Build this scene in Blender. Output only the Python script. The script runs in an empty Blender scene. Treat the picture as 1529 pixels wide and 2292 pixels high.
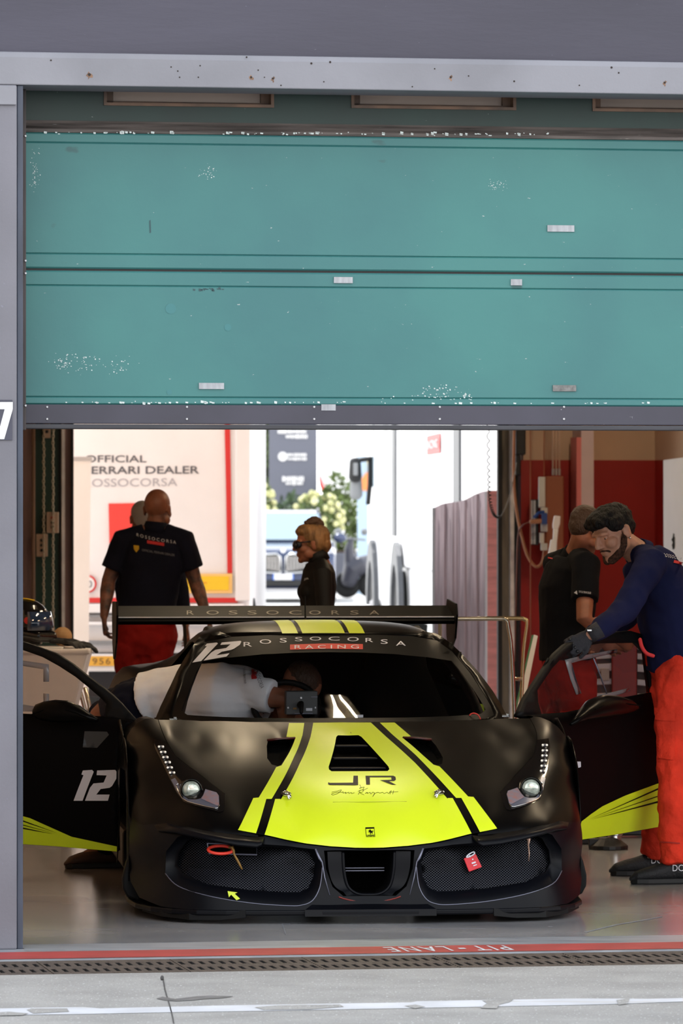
import bpy, math, random
import numpy as np
from mathutils import Vector, Matrix, Quaternion
from mathutils.geometry import delaunay_2d_cdt
random.seed(7)
SC = bpy.context.scene
COL = SC.collection
# ---------------------------------------------------------------- camera model (metres, camera 1.73 m above the ground)
FPX, CX, HY, EYE = 11600.0, 764.5, 1138.0, 1.73
def W(px, py, D):
    return Vector(((px - CX) / FPX * D, D, EYE - (py - HY) / FPX * D))
def G(px, py):
    return W(px, py, FPX * EYE / (py - HY))
# ---------------------------------------------------------------- materials
def lin(c):
    r = []
    for x in c[:3]:
        x = x / 255.0
        r.append(x / 12.92 if x <= .04045 else ((x + .055) / 1.055) ** 2.4)
    return tuple(r) + (1.0,)
MATS = {}
def pm(name, rgb, rough=.5, metal=0., var=0., vscale=4., bump=0., bscale=40., spec=.5, coat=0., rgb2=None,
       emit=0., stretch=None, specks=None, detail=4.):
    """procedural principled material; var mixes two tones with noise; specks=(rgb, scale, threshold)"""
    if name in MATS:
        return MATS[name]
    m = bpy.data.materials.new(name); m.use_nodes = True
    nt = m.node_tree; b = nt.nodes['Principled BSDF']
    b.inputs['Base Color'].default_value = lin(rgb)
    b.inputs['Roughness'].default_value = rough
    b.inputs['Metallic'].default_value = metal
    b.inputs['Specular IOR Level'].default_value = spec
    b.inputs['Coat Weight'].default_value = coat
    tc = nt.nodes.new('ShaderNodeTexCoord')
    src = tc.outputs['Object']
    if stretch:
        mp = nt.nodes.new('ShaderNodeMapping'); mp.inputs['Scale'].default_value = stretch
        nt.links.new(src, mp.inputs['Vector']); src = mp.outputs['Vector']
    last = None
    if var > 0:
        n = nt.nodes.new('ShaderNodeTexNoise'); n.inputs['Scale'].default_value = vscale; n.inputs['Detail'].default_value = detail
        nt.links.new(src, n.inputs['Vector'])
        mr = nt.nodes.new('ShaderNodeMapRange'); mr.inputs['From Min'].default_value = .35; mr.inputs['From Max'].default_value = .68
        nt.links.new(n.outputs['Fac'], mr.inputs['Value'])
        mx = nt.nodes.new('ShaderNodeMix'); mx.data_type = 'RGBA'
        c2 = rgb2 if rgb2 else tuple(max(0, x * (1 - var)) for x in rgb)
        mx.inputs['A'].default_value = lin(rgb); mx.inputs['B'].default_value = lin(c2)
        nt.links.new(mr.outputs['Result'], mx.inputs['Factor'])
        last = mx.outputs['Result']
    if specks:
        for (srgb, ssc, th, st) in specks:
            n = nt.nodes.new('ShaderNodeTexNoise'); n.inputs['Scale'].default_value = ssc; n.inputs['Detail'].default_value = 3
            mp = nt.nodes.new('ShaderNodeMapping'); mp.inputs['Scale'].default_value = st
            nt.links.new(tc.outputs['Object'], mp.inputs['Vector']); nt.links.new(mp.outputs['Vector'], n.inputs['Vector'])
            mr = nt.nodes.new('ShaderNodeMapRange'); mr.inputs['From Min'].default_value = th; mr.inputs['From Max'].default_value = th + .03
            nt.links.new(n.outputs['Fac'], mr.inputs['Value'])
            mx = nt.nodes.new('ShaderNodeMix'); mx.data_type = 'RGBA'
            mx.inputs['B'].default_value = lin(srgb)
            if last: nt.links.new(last, mx.inputs['A'])
            else: mx.inputs['A'].default_value = lin(rgb)
            nt.links.new(mr.outputs['Result'], mx.inputs['Factor'])
            last = mx.outputs['Result']
    if last: nt.links.new(last, b.inputs['Base Color'])
    if bump > 0:
        n = nt.nodes.new('ShaderNodeTexNoise'); n.inputs['Scale'].default_value = bscale; n.inputs['Detail'].default_value = 4
        nt.links.new(src, n.inputs['Vector'])
        bp = nt.nodes.new('ShaderNodeBump'); bp.inputs['Strength'].default_value = bump; bp.inputs['Distance'].default_value = .02
        nt.links.new(n.outputs['Fac'], bp.inputs['Height']); nt.links.new(bp.outputs['Normal'], b.inputs['Normal'])
    if emit > 0:
        b.inputs['Emission Color'].default_value = lin(rgb); b.inputs['Emission Strength'].default_value = emit
    MATS[name] = m
    return m
def glass(name, tint=(255, 255, 255), opacity=.15, refl=1.0, rough=.0, ior=1.45, base=(20, 20, 22)):
    """thin see-through sheet: tinted transparency plus fresnel reflection"""
    m = bpy.data.materials.new(name); m.use_nodes = True; nt = m.node_tree
    for n in list(nt.nodes): nt.nodes.remove(n)
    out = nt.nodes.new('ShaderNodeOutputMaterial')
    tr = nt.nodes.new('ShaderNodeBsdfTransparent'); tr.inputs['Color'].default_value = lin(tint)
    df = nt.nodes.new('ShaderNodeBsdfDiffuse'); df.inputs['Color'].default_value = lin(base)
    m1 = nt.nodes.new('ShaderNodeMixShader'); m1.inputs[0].default_value = opacity
    nt.links.new(tr.outputs[0], m1.inputs[1]); nt.links.new(df.outputs[0], m1.inputs[2])
    gl = nt.nodes.new('ShaderNodeBsdfGlossy'); gl.inputs['Roughness'].default_value = rough
    fr = nt.nodes.new('ShaderNodeFresnel'); fr.inputs['IOR'].default_value = ior
    mu = nt.nodes.new('ShaderNodeMath'); mu.operation = 'MULTIPLY'; mu.inputs[1].default_value = refl
    nt.links.new(fr.outputs[0], mu.inputs[0])
    m2 = nt.nodes.new('ShaderNodeMixShader')
    nt.links.new(mu.outputs[0], m2.inputs[0]); nt.links.new(m1.outputs[0], m2.inputs[1]); nt.links.new(gl.outputs[0], m2.inputs[2])
    nt.links.new(m2.outputs[0], out.inputs['Surface'])
    MATS[name] = m
    return m
# ---------------------------------------------------------------- objects
def tag(o, label=None, cat=None, group=None, kind=None):
    if label: o['label'] = label
    if cat: o['category'] = cat
    if group: o['group'] = group
    if kind: o['kind'] = kind
    return o
def thing(name, label, cat, loc=(0, 0, 0), group=None, rotz=0):
    o = bpy.data.objects.new(name, None); COL.objects.link(o)
    o.empty_display_size = .1
    o.location = loc; o.rotation_euler = (0, 0, rotz)
    return tag(o, label, cat, group)
def parent_to(o, p):
    o.parent = p
    # world matrix of the parent from its location/rotation chain (parents are never moved before their parts are built)
    M = Matrix.Identity(4); q = p
    while q is not None:
        M = ((q.matrix_parent_inverse @ q.matrix_basis) if q.parent else q.matrix_basis.copy()) @ M
        q = q.parent
    o.matrix_parent_inverse = M.inverted()
def link_mesh(name, verts, faces, mat=None, parent=None, smooth=False, bevel=0, solid=0, remesh=0, smoothit=0, angle=None, subsurf=0, disp=None):
    me = bpy.data.meshes.new(name)
    me.from_pydata([tuple(v) for v in verts], [], [tuple(f) for f in faces])
    me.validate(clean_customdata=False)
    if mat: me.materials.append(mat)
    if smooth:
        me.polygons.foreach_set('use_smooth', [True] * len(me.polygons))
    me.update()
    o = bpy.data.objects.new(name, me); COL.objects.link(o)
    if parent is not None: parent_to(o, parent)
    if remesh:
        md = o.modifiers.new('remesh', 'REMESH'); md.mode = 'VOXEL'; md.voxel_size = remesh; md.use_smooth_shade = True
    if smoothit:
        md = o.modifiers.new('smooth', 'SMOOTH'); md.factor = .5; md.iterations = smoothit
    if disp:
        tx = bpy.data.textures.new(name + '_folds', 'CLOUDS'); tx.noise_scale = disp[1]; tx.noise_depth = 1
        md = o.modifiers.new('folds', 'DISPLACE'); md.texture = tx; md.strength = disp[0]; md.mid_level = .5; md.texture_coords = 'GLOBAL'
    if solid:
        md = o.modifiers.new('solid', 'SOLIDIFY'); md.thickness = abs(solid); md.offset = -1 if solid > 0 else 1
    if bevel:
        md = o.modifiers.new('bevel', 'BEVEL'); md.width = bevel; md.segments = 2; md.limit_method = 'ANGLE'; md.angle_limit = math.radians(40)
        md.harden_normals = False
    if subsurf:
        md = o.modifiers.new('sub', 'SUBSURF'); md.levels = subsurf; md.render_levels = subsurf
    if angle is not None:
        me.set_sharp_from_angle(angle=math.radians(angle))
    return o
def frame(O, ex, ey, ez):
    M = Matrix.Identity(4)
    for i, a in enumerate((ex, ey, ez)):
        for k in range(3): M[k][i] = a[k]
    for k in range(3): M[k][3] = O[k]
    return M
class MB:
    def __init__(s): s.v = []; s.f = []
    def add(s, vs, fs, M=None):
        n = len(s.v)
        for v in vs:
            v = Vector(v); s.v.append(M @ v if M is not None else v)
        for f in fs: s.f.append([i + n for i in f])
        return s
    def box(s, c, d, M=None):
        x, y, z = [a / 2 for a in d]; c = Vector(c)
        vs = [c + Vector((i * x, j * y, k * z)) for i in (-1, 1) for j in (-1, 1) for k in (-1, 1)]
        fs = [(0, 1, 3, 2), (4, 6, 7, 5), (0, 4, 5, 1), (2, 3, 7, 6), (0, 2, 6, 4), (1, 5, 7, 3)]
        return s.add(vs, fs, M)
    def box2(s, a, b, M=None):
        a = Vector(a); b = Vector(b)
        return s.box((a + b) / 2, [abs(q) for q in (b - a)], M)
    def prism(s, poly, d0, d1, M=None):
        """poly in the local xy plane, extruded along local z"""
        n = len(poly)
        ar = sum(poly[i][0] * poly[(i + 1) % n][1] - poly[(i + 1) % n][0] * poly[i][1] for i in range(n))
        if ar < 0: poly = list(reversed(poly))
        vs = [(p[0], p[1], d0) for p in poly] + [(p[0], p[1], d1) for p in poly]
        fs = [tuple(range(n - 1, -1, -1)), tuple(range(n, 2 * n))]
        for i in range(n):
            j = (i + 1) % n; fs.append((i, j, n + j, n + i))
        if d1 < d0: fs = [tuple(reversed(f)) for f in fs]
        return s.add(vs, fs, M)
    def lathe(s, prof, n=24, M=None, cap=True):
        vs = []; fs = []
        for (r, z) in prof:
            for i in range(n):
                a = 2 * math.pi * i / n; vs.append((r * math.cos(a), r * math.sin(a), z))
        for k in range(len(prof) - 1):
            for i in range(n):
                j = (i + 1) % n; fs.append((k * n + i, k * n + j, (k + 1) * n + j, (k + 1) * n + i))
        if cap:
            fs.append(tuple(range(n - 1, -1, -1))); m = (len(prof) - 1) * n; fs.append(tuple(range(m, m + n)))
        return s.add(vs, fs, M)
    def ball(s, c, r, n=12, axes=None):
        """ellipsoid: r scalar or 3 radii along axes (3 unit vectors)"""
        if not hasattr(r, '__len__'): r = (r, r, r)
        ax = axes or (Vector((1, 0, 0)), Vector((0, 1, 0)), Vector((0, 0, 1)))
        c = Vector(c); vs = []; fs = []; m = n; k = max(4, n // 2)
        vs.append(c + ax[2] * r[2])
        for j in range(1, k):
            t = math.pi * j / k
            for i in range(m):
                p = 2 * math.pi * i / m
                vs.append(c + ax[0] * (r[0] * math.sin(t) * math.cos(p)) + ax[1] * (r[1] * math.sin(t) * math.sin(p)) + ax[2] * (r[2] * math.cos(t)))
        vs.append(c - ax[2] * r[2])
        for i in range(m): fs.append((0, 1 + i, 1 + (i + 1) % m))
        for j in range(k - 2):
            for i in range(m):
                a = 1 + j * m + i; b = 1 + j * m + (i + 1) % m
                fs.append((a, a + m, b + m, b))
        e = len(vs) - 1; o = 1 + (k - 2) * m
        for i in range(m): fs.append((o + i, e, o + (i + 1) % m))
        return s.add(vs, fs)
    def tube(s, pts, rad, n=10, side=None, caps=True, round_ends=False):
        """tube along pts; rad: scalar, list of scalars or list of (a,b): a along side, b across"""
        P = [Vector(p) for p in pts]; m = len(P)
        R = rad if hasattr(rad, '__len__') else [rad] * m
        R = [(x, x) if not hasattr(x, '__len__') else x for x in R]
        T = []
        for i in range(m):
            a = P[max(0, i - 1)]; b = P[min(m - 1, i + 1)]; t = (b - a)
            T.append(t.normalized() if t.length > 1e-9 else Vector((0, 0, 1)))
        if side is None:
            u = T[0].orthogonal().normalized()
        else:
            u = Vector(side)
        if round_ends:
            P2 = []; R2 = []; T2 = []
            for (kk, sgn) in ((0, -1), (m - 1, 1)):
                lst = []
                for q in (.95, .8, .5):
                    rr = max(R[kk]); h = math.sqrt(1 - q * q) if sgn > 0 else math.sqrt(1 - q * q)
                    lst.append((P[kk] + T[kk] * (sgn * rr * h), (R[kk][0] * q, R[kk][1] * q), T[kk]))
                if sgn < 0: lst.reverse(); pre = lst
                else: post = lst
            allp = pre + list(zip(P, R, T)) + post
            P = [a[0] for a in allp]; R = [a[1] for a in allp]; T = [a[2] for a in allp]; m = len(P)
        vs = []; fs = []
        for i in range(m):
            t = T[i]; u = (u - t * u.dot(t))
            if u.length < 1e-6: u = t.orthogonal()
            u.normalize(); w = t.cross(u)
            for k in range(n):
                a = 2 * math.pi * k / n
                vs.append(P[i] + u * (R[i][0] * math.cos(a)) + w * (R[i][1] * math.sin(a)))
        for i in range(m - 1):
            for k in range(n):
                j = (k + 1) % n
                fs.append((i * n + k, i * n + j, (i + 1) * n + j, (i + 1) * n + k))
        if caps:
            fs.append(tuple(range(n - 1, -1, -1))); o = (m - 1) * n; fs.append(tuple(range(o, o + n)))
        return s.add(vs, fs)
    def build(s, name, mat, parent=None, **k):
        return link_mesh(name, s.v, s.f, mat, parent, **k)
def spline(pts, n=8, closed=False):
    """Catmull-Rom through the points"""
    P = [Vector(p) for p in pts]; m = len(P); out = []
    rng = range(m) if closed else range(m - 1)
    for i in rng:
        if closed: a, b, c, d = P[(i - 1) % m], P[i], P[(i + 1) % m], P[(i + 2) % m]
        else: a, b, c, d = P[max(0, i - 1)], P[i], P[i + 1], P[min(m - 1, i + 2)]
        for k in range(n):
            t = k / n
            out.append(.5 * ((2 * b) + (c - a) * t + (2 * a - 5 * b + 4 * c - d) * t * t + (3 * b - a - 3 * c + d) * t ** 3))
    if not closed: out.append(P[-1])
    return out
def inpoly(x, y, poly):
    c = False; n = len(poly); j = n - 1
    for i in range(n):
        xi, yi = poly[i][0], poly[i][1]; xj, yj = poly[j][0], poly[j][1]
        if (yi > y) != (yj > y) and x < (xj - xi) * (y - yi) / (yj - yi) + xi: c = not c
        j = i
    return c
def subdiv_poly(poly, step):
    out = []; n = len(poly)
    for i in range(n):
        a = poly[i]; b = poly[(i + 1) % n]
        L = math.hypot(b[0] - a[0], b[1] - a[1]); k = max(1, int(math.ceil(L / step)))
        for q in range(k): out.append((a[0] + (b[0] - a[0]) * q / k, a[1] + (b[1] - a[1]) * q / k))
    return out
def trifill(poly, step, holes=()):
    """2-D polygon with holes -> points, triangles (grid of interior points)"""
    rings = [subdiv_poly(poly, step)] + [subdiv_poly(h, step) for h in holes]
    co = []; ed = []
    for r in rings:
        o = len(co); co += r
        ed += [(o + i, o + (i + 1) % len(r)) for i in range(len(r))]
    B = np.array(co)
    x0, y0 = B.min(0); x1, y1 = B.max(0)
    y = y0 + step * .5; row = 0
    while y < y1:
        x = x0 + step * (.5 if row % 2 else .0)
        while x < x1:
            if inpoly(x, y, rings[0]) and not any(inpoly(x, y, h) for h in rings[1:]):
                if np.min((B[:, 0] - x) ** 2 + (B[:, 1] - y) ** 2) > (.45 * step) ** 2: co.append((x, y))
            x += step
        y += step * .87; row += 1
    r = delaunay_2d_cdt([Vector(c) for c in co], ed, [], 0, 1e-6)
    vs = [(v[0], v[1]) for v in r[0]]; tr = []
    for f in r[2]:
        cx = sum(vs[i][0] for i in f) / len(f); cy = sum(vs[i][1] for i in f) / len(f)
        if inpoly(cx, cy, rings[0]) and not any(inpoly(cx, cy, h) for h in rings[1:]): tr.append(tuple(f))
    return vs, tr
def face_eye(vs, fs, eye=Vector((0, 0, EYE))):
    out = []
    for f in fs:
        a, b, c = vs[f[0]], vs[f[1]], vs[f[2]]
        out.append(tuple(f) if (b - a).cross(c - a).dot(eye - a) > 0 else tuple(reversed(f)))
    return out
# ---------------------------------------------------------------- lettering
def text2d(s, spacing=1.0, shear=0., res=3, bold=0.):
    """string -> 2-D points scaled into the unit square, faces, aspect"""
    cu = bpy.data.curves.new('lettering', 'FONT'); cu.body = s; cu.space_character = spacing; cu.shear = shear
    cu.resolution_u = res; cu.offset = bold
    o = bpy.data.objects.new('lettering', cu); COL.objects.link(o)
    bpy.context.view_layer.update()
    dg = bpy.context.evaluated_depsgraph_get(); ev = o.evaluated_get(dg); me = ev.to_mesh()
    vs = [(v.co.x, v.co.y) for v in me.vertices]; fs = [tuple(p.vertices) for p in me.polygons]
    ev.to_mesh_clear(); bpy.data.objects.remove(o); bpy.data.curves.remove(cu)
    xs = [v[0] for v in vs]; ys = [v[1] for v in vs]
    x0, x1, y0, y1 = min(xs), max(xs), min(ys), max(ys)
    return [((x - x0) / (x1 - x0), (y - y0) / (y1 - y0)) for x, y in vs], fs, (x1 - x0) / (y1 - y0)
def text_on(name, s, quad, mapper, mat, parent, spacing=1.0, shear=0., bold=0., arc=0.):
    """quad = TL, TR, BR, BL in the 2-D space of mapper(x, y) -> 3-D point"""
    vs, fs, _ = text2d(s, spacing, shear, bold=bold)
    TL, TR, BR, BL = [Vector((q[0], q[1])) for q in quad]
    out = []
    for (x, y) in vs:
        p = (BL.lerp(BR, x)).lerp(TL.lerp(TR, x), y)
        if arc: p = p + Vector((0, -arc * 4 * x * (1 - x)))
        out.append(mapper(p.x, p.y))
    return link_mesh(name, out, face_eye(out, fs), mat, parent)
# ---------------------------------------------------------------- building frame (facade turned 10.3 degrees to the lens)
FY = math.radians(10.3)
FE = Vector((math.cos(FY), math.sin(FY), 0)); FN = Vector((-math.sin(FY), math.cos(FY), 0)); UP = Vector((0, 0, 1))
FO = Vector(((38 - CX) / FPX * 20.33, 20.33, 0))
FM = frame(FO, FE, FN, UP)                       # local (s, t, z): along the facade, into the building, up
def fpix(px, py, t):
    """pixel -> (s, z) on the plane t of the building frame"""
    k = Vector(((px - CX) / FPX, 1, 0))
    D = (t + FN.dot(FO)) / FN.dot(k)
    p = W(px, py, D) - FO
    return p.dot(FE), p.z
def fground(px, py):
    p = G(px, py) - FO
    return p.dot(FE), p.dot(FN)
# ================================================================ materials of the place
M = {}
M['lintel'] = pm('lintel_paint', (129, 129, 136), .55, var=.10, vscale=2.2, bump=.05, bscale=60, specks=[((150, 132, 112), 9, .74, (1, 1, 1))])
M['pillar'] = pm('pillar_paint', (116, 115, 123), .6, var=.09, vscale=2.0, bump=.05, bscale=80, specks=[((120, 120, 132), 55, .72, (1, 1, 1))])
M['upper'] = pm('upper_wall_paint', (69, 67, 79), .7, var=.12, vscale=1.5, bump=.08, bscale=25, stretch=(.4, .4, 2), specks=[((110, 110, 122), 40, .76, (1, 1, 3))])
M['steel_blue'] = pm('door_guide_paint', (67, 74, 90), .5, var=.25, vscale=6, stretch=(3, 3, .5))
M['guide_brown'] = pm('guide_rail_weathered', (67, 58, 58), .6, var=.3, vscale=8, stretch=(2, 2, .4))
M['door_green'] = pm('door_panel_green', (58, 117, 114), .5, var=.13, vscale=1.6, detail=6, bump=.03, bscale=30, rgb2=(52, 106, 107),
                     specks=[((165, 172, 170), 34, .745, (1, 1, 2.2)), ((52, 92, 92), 5, .72, (1, 1, 2))])
M['door_shaded'] = pm('door_shaded_green', (5, 40, 34), .5, var=.25, vscale=3, specks=[((200, 205, 200), 30, .75, (1, 1, 2))])  # top green darkened to hold the shadow of the lintel
M['gasket'] = pm('rubber_gasket', (112, 104, 100), .55, var=.4, vscale=5, stretch=(.6, .6, 14), specks=[((190, 190, 185), 16, .72, (.5, .5, 10))])
M['rail_grey'] = pm('bottom_rail_grey', (63, 61, 73), .55, var=.12, vscale=3, specks=[((140, 140, 145), 42, .755, (1, 1, 1.5))])
M['seal'] = pm('rubber_seal', (53, 53, 59), .5, var=.2, vscale=10, stretch=(.5, .5, 4))
M['frame_brown'] = pm('slot_frame_brown', (104, 76, 56), .5, var=.4, vscale=8)
M['pane'] = pm('frosted_pane', (176, 158, 146), .35, var=.06, vscale=2)
M['sticker'] = pm('reflective_label', (165, 168, 173), .35, var=.15, vscale=60, stretch=(1, 1, .2))
M['sticker_old'] = pm('worn_label', (120, 120, 118), .5, var=.25, vscale=70)
M['screw'] = pm('zinc_screw', (190, 190, 192), .35, metal=.6)
M['hole'] = pm('rusty_hole', (40, 30, 26), .8)
M['rust'] = pm('rust_stain', (140, 108, 86), .8, var=.4, vscale=60)
M['sign_dark'] = pm('sign_plate_grey', (70, 70, 83), .6, var=.1, vscale=9)
M['white_paint'] = pm('white_paint', (236, 236, 236), .55, var=.05, vscale=12)
M['floor'] = pm('garage_floor', (158, 157, 158), .2, var=.35, vscale=1.1, detail=8, rgb2=(116, 117, 122), bump=.012, bscale=9,
                specks=[((176, 178, 182), 17, .735, (1, 1, 1)), ((150, 152, 160), 2.6, .69, (.5, 2.2, 1))])
M['threshold'] = pm('threshold_concrete', (150, 154, 160), .35, var=.3, vscale=3.5, detail=8, stretch=(1, 3, 1), rgb2=(120, 124, 132), specks=[((205, 207, 210), 12, .70, (.6, 3, 1))])
M['pit'] = pm('pit_lane_concrete', (162, 160, 157), .8, var=.12, vscale=3.2, detail=10, bump=.16, bscale=55, specks=[((140, 138, 136), 130, .60, (1, .35, 1)), ((196, 196, 196), 90, .64, (1, .4, 1)), ((120, 118, 116), 40, .72, (1, .5, 1))])
M['red_line'] = pm('red_floor_paint', (166, 54, 56), .6, var=.15, vscale=5, specks=[((150, 120, 120), 45, .71, (1, 1, 1))])
M['white_line'] = pm('worn_white_line', (210, 212, 218), .6, var=.1, vscale=4, specks=[((190, 189, 188), 2.3, .62, (.7, 3, 1))])
M['grate'] = pm('cast_iron_grate', (82, 71, 65), .7, var=.25, vscale=14, bump=.25, bscale=70)
M['channel'] = pm('drain_channel_dark', (22, 20, 20), .9)
M['crack'] = pm('crack_dark', (70, 68, 68), .9)
M['stain'] = pm('oil_stain', (116, 116, 118), .6, var=.2, vscale=14)
M['wall_beige'] = pm('wall_beige', (214, 184, 156), .75, var=.06, vscale=2)
M['wall_red'] = pm('wall_red', (166, 28, 20), .5, var=.1, vscale=1.4)
M['wall_pink'] = pm('pilaster_white', (226, 206, 208), .6, var=.05, vscale=3)
M['wall_brown'] = pm('back_wall_brown', (150, 120, 114), .75, var=.2, vscale=2.4, stretch=(2, 2, .6))
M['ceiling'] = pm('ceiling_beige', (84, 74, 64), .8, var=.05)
M['jamb_dark'] = pm('jamb_black', (20, 20, 21), .6)
M['jamb_tan'] = pm('jamb_olive', (136, 124, 108), .6, var=.3, vscale=5, stretch=(2, 2, .4))
M['jamb_white'] = pm('rail_galvanised', (244, 240, 238), .4, metal=0, var=.12, vscale=10)
M['green_panel'] = pm('folded_door_green', (30, 66, 54), .55, var=.25, vscale=2, stretch=(2, 2, .3))
M['paddock'] = pm('paddock_concrete', (196, 195, 192), .85, var=.06, vscale=.6)

def fbox(mb, s0, s1, t0, t1, z0, z1): return mb.box2((s0, t0, z0), (s1, t1, z1), FM)
def structure(o, label=None): return tag(o, label, None, None, 'structure')
S0, S1 = -6.0, 10.0
TB = 18.0                                            # inside depth of the garage
SR = 6.98                                            # right side wall
# ---- wall above, lintel and pillar
mb = MB(); fbox(mb, S0, S1, .05, .5, 3.50, 7.6)
structure(mb.build('wall_front', M['upper']))
mb = MB(); mb.prism([(.0, 3.392), (.0, 3.500), (.012, 3.522), (.05, 3.526), (.275, 3.526), (.275, 3.392)], S0, S1, frame(FO, FN, UP, FE))
lintel = structure(mb.build('trim_1', M['lintel'], bevel=.004))
for i, (px, py, r, rusty) in enumerate([(114, 135, 2.4, 0), (200, 167, 4, 1), (383, 150, 2, 0), (398, 159, 2, 0), (402, 173, 2, 0), (448, 147, 2, 0),
        (444, 173, 2, 0), (552, 128, 2.4, 0), (562, 173, 3, 1), (578, 157, 2, 0), (592, 173, 1.6, 0), (611, 176, 3, 1), (629, 191, 2, 0),
        (697, 142, 3, 0), (739, 139, 3, 0), (725, 183, 2, 0), (973, 154, 2, 0), (1009, 173, 3, 1), (1049, 170, 2, 0), (923, 194, 2, 0),
        (1151, 182, 2.6, 0), (1297, 191, 2, 0), (1369, 151, 3, 0), (1385, 163, 2.4, 0), (1488, 185, 3, 1)]):
    s, z = fpix(px, py, 0); r *= .0015
    if rusty:
        b2 = MB(); b2.prism([(s + r * (1.6 + .9 * math.sin(k * 2.3 + i)) * math.cos(k * .524), z - r * .6 + r * (2.2 + math.sin(k * 1.7 + i)) * math.sin(k * .524)) for k in range(12)], -.0006, 0, frame(FO, FE, UP, FN))
        b2.build('rust_stain', M['rust'], lintel)
    b2 = MB(); b2.prism([(s + r * math.cos(k * .785), z + r * math.sin(k * .785)) for k in range(8)], -.0012, 0, frame(FO, FE, UP, FN))
    b2.build('bolt_hole', M['hole'], lintel)
mb = MB(); fbox(mb, -2.2, 0, .0, .55, 0, 3.392)
pillar = structure(mb.build('wall_left', M['pillar'], bevel=.006))
mb = MB(); fbox(mb, -2.2, -.003, -.012, .0, 3.312, 3.386); mb.build('capital_band', M['lintel'], pillar, bevel=.003)
# number plate on the pillar
s0, z1 = fpix(-70, 897, 0); s1, z0 = fpix(27, 985, 0)
plate = thing('garage_number_sign', 'dark grey plate with a white 7 on the pillar', 'sign', FM @ Vector(((s0 + s1) / 2, 0, z0)))
mb = MB(); fbox(mb, s0, s1, -.006, -.0005, z0, z1 + .004); mb.build('plate', M['sign_dark'], plate)
def on_front(x, y, t=-.0075): s, z = fpix(x, y, 0); return FM @ Vector((s, t, z))
v7 = [(-26, 900), (28, 900), (28, 916), (9, 983), (-8, 983), (10, 916), (-26, 916)]
vs = [on_front(*p) for p in v7]
link_mesh('numeral', vs, [tuple(range(7))], M['white_paint'], plate)
# door guides beside the pillar
mb = MB(); fbox(mb, .002, .026, .015, .30, 0, 3.392); g = mb.build('trim_2', M['steel_blue'], bevel=.003); structure(g)
mb = MB(); fbox(mb, .028, .06, .20, .34, 2.04, 3.392); g = mb.build('trim_3', M['guide_brown'], bevel=.003); structure(g)
mb = MB(); fbox(mb, -.04, .06, .36, .52, 0, 3.4); g = mb.build('trim_4', M['jamb_dark']); structure(g)
# ---- sectional door, half raised
TD = .285
door = thing('door_1', 'raised green sectional garage door with grey bottom rail', None, FM @ Vector((3.4, TD, 2.05)))
structure(door)
dz = lambda y: fpix(60, y, TD)[1]
DS0, DS1 = .066, 6.93
PF = frame(FO, FN, UP, FE)
def panel(name, ya, yb, grooves, m):
    za, zb = dz(ya), dz(yb); pr = [(TD + .04, za), (TD + .006, za), (TD, za - .006)]
    for gy in grooves:
        zg = dz(gy); pr += [(TD, zg + .004), (TD + .005, zg), (TD, zg - .004)]
    pr += [(TD, zb + .006), (TD + .006, zb), (TD + .04, zb)]
    mb = MB(); mb.prism(pr, DS0, DS1, PF); return mb.build(name, m, door)
panel('panel', 296, 600, [318, 567], M['door_green'])
panel('panel', 605, 905, [638, 888], M['door_green'])
mb = MB(); fbox(mb, DS0, DS1, TD + .01, TD + .03, dz(607), dz(598)); mb.build('joint_strip', M['jamb_dark'], door)
mb = MB(); pr = [(TD + .04, dz(269)), (TD - .004, dz(269)), (TD + .008, dz(274)), (TD - .006, dz(279)), (TD + .010, dz(284)), (TD - .002, dz(288)), (TD + .006, dz(295)), (TD + .04, dz(295))]
mb.prism(pr, DS0 - .008, DS1, PF); mb.build('gasket_strip', M['gasket'], door)
# top panel with three slot windows
slots = []
for (xa, xb, yb) in ((232, 613, 236), (786, 1155, 242), (1326, 1700, 249)):
    sa, zb = fpix(xa, yb, TD); sb, _ = fpix(xb, yb, TD); slots.append((sa, sb, zb))
zt, zb = 3.52, dz(270)
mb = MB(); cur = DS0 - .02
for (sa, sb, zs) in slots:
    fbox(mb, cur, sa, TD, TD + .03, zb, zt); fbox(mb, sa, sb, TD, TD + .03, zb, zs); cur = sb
fbox(mb, cur, DS1, TD, TD + .03, zb, zt); mb.build('top_panel', M['door_shaded'], door)
for (sa, sb, zs) in slots:
    mb = MB(); fbox(mb, sa, sa + .012, TD - .006, TD + .09, zs, zt); fbox(mb, sb - .012, sb, TD - .006, TD + .09, zs, zt)
    fbox(mb, sa, sb, TD - .008, TD + .09, zs, zs + .012); fbox(mb, sa, sa + .045, TD + .045, TD + .09, zs, zt); fbox(mb, sb - .045, sb, TD + .045, TD + .09, zs, zt)
    fbox(mb, sa, sb, TD + .045, TD + .09, zs, zs + .022)
    fr = mb.build('window_frame', M['frame_brown'], door)
    mb = MB(); fbox(mb, sa + .02, sb - .02, TD + .07, TD + .076, zs + .02, zt); mb.build('window_pane', M['pane'], fr)
mb = MB(); fbox(mb, DS0, DS1, TD - .004, TD + .04, dz(948), dz(905)); mb.build('bottom_rail', M['rail_grey'], door, bevel=.003)
mb = MB(); fbox(mb, DS0 - .012, DS1, TD - .012, TD + .05, dz(960), dz(949)); mb.build('rubber_seal', M['seal'], door, bevel=.004)
for (xa, ya, xb, yb, m) in ((1225, 504, 1285, 519, 'sticker'), (747, 620, 789, 634, 'sticker'), (1143, 625, 1168, 639, 'sticker'), (445, 857, 501, 871, 'sticker'), (1237, 862, 1289, 876, 'sticker_old'), (719, 905, 751, 919, 'sticker')):
    a = fpix(xa, ya, TD); b = fpix(xb, yb, TD)
    mb = MB(); fbox(mb, a[0], b[0], TD - .0065, TD - .0005, b[1], a[1]); mb.build('label_sticker', M[m], door)
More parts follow.
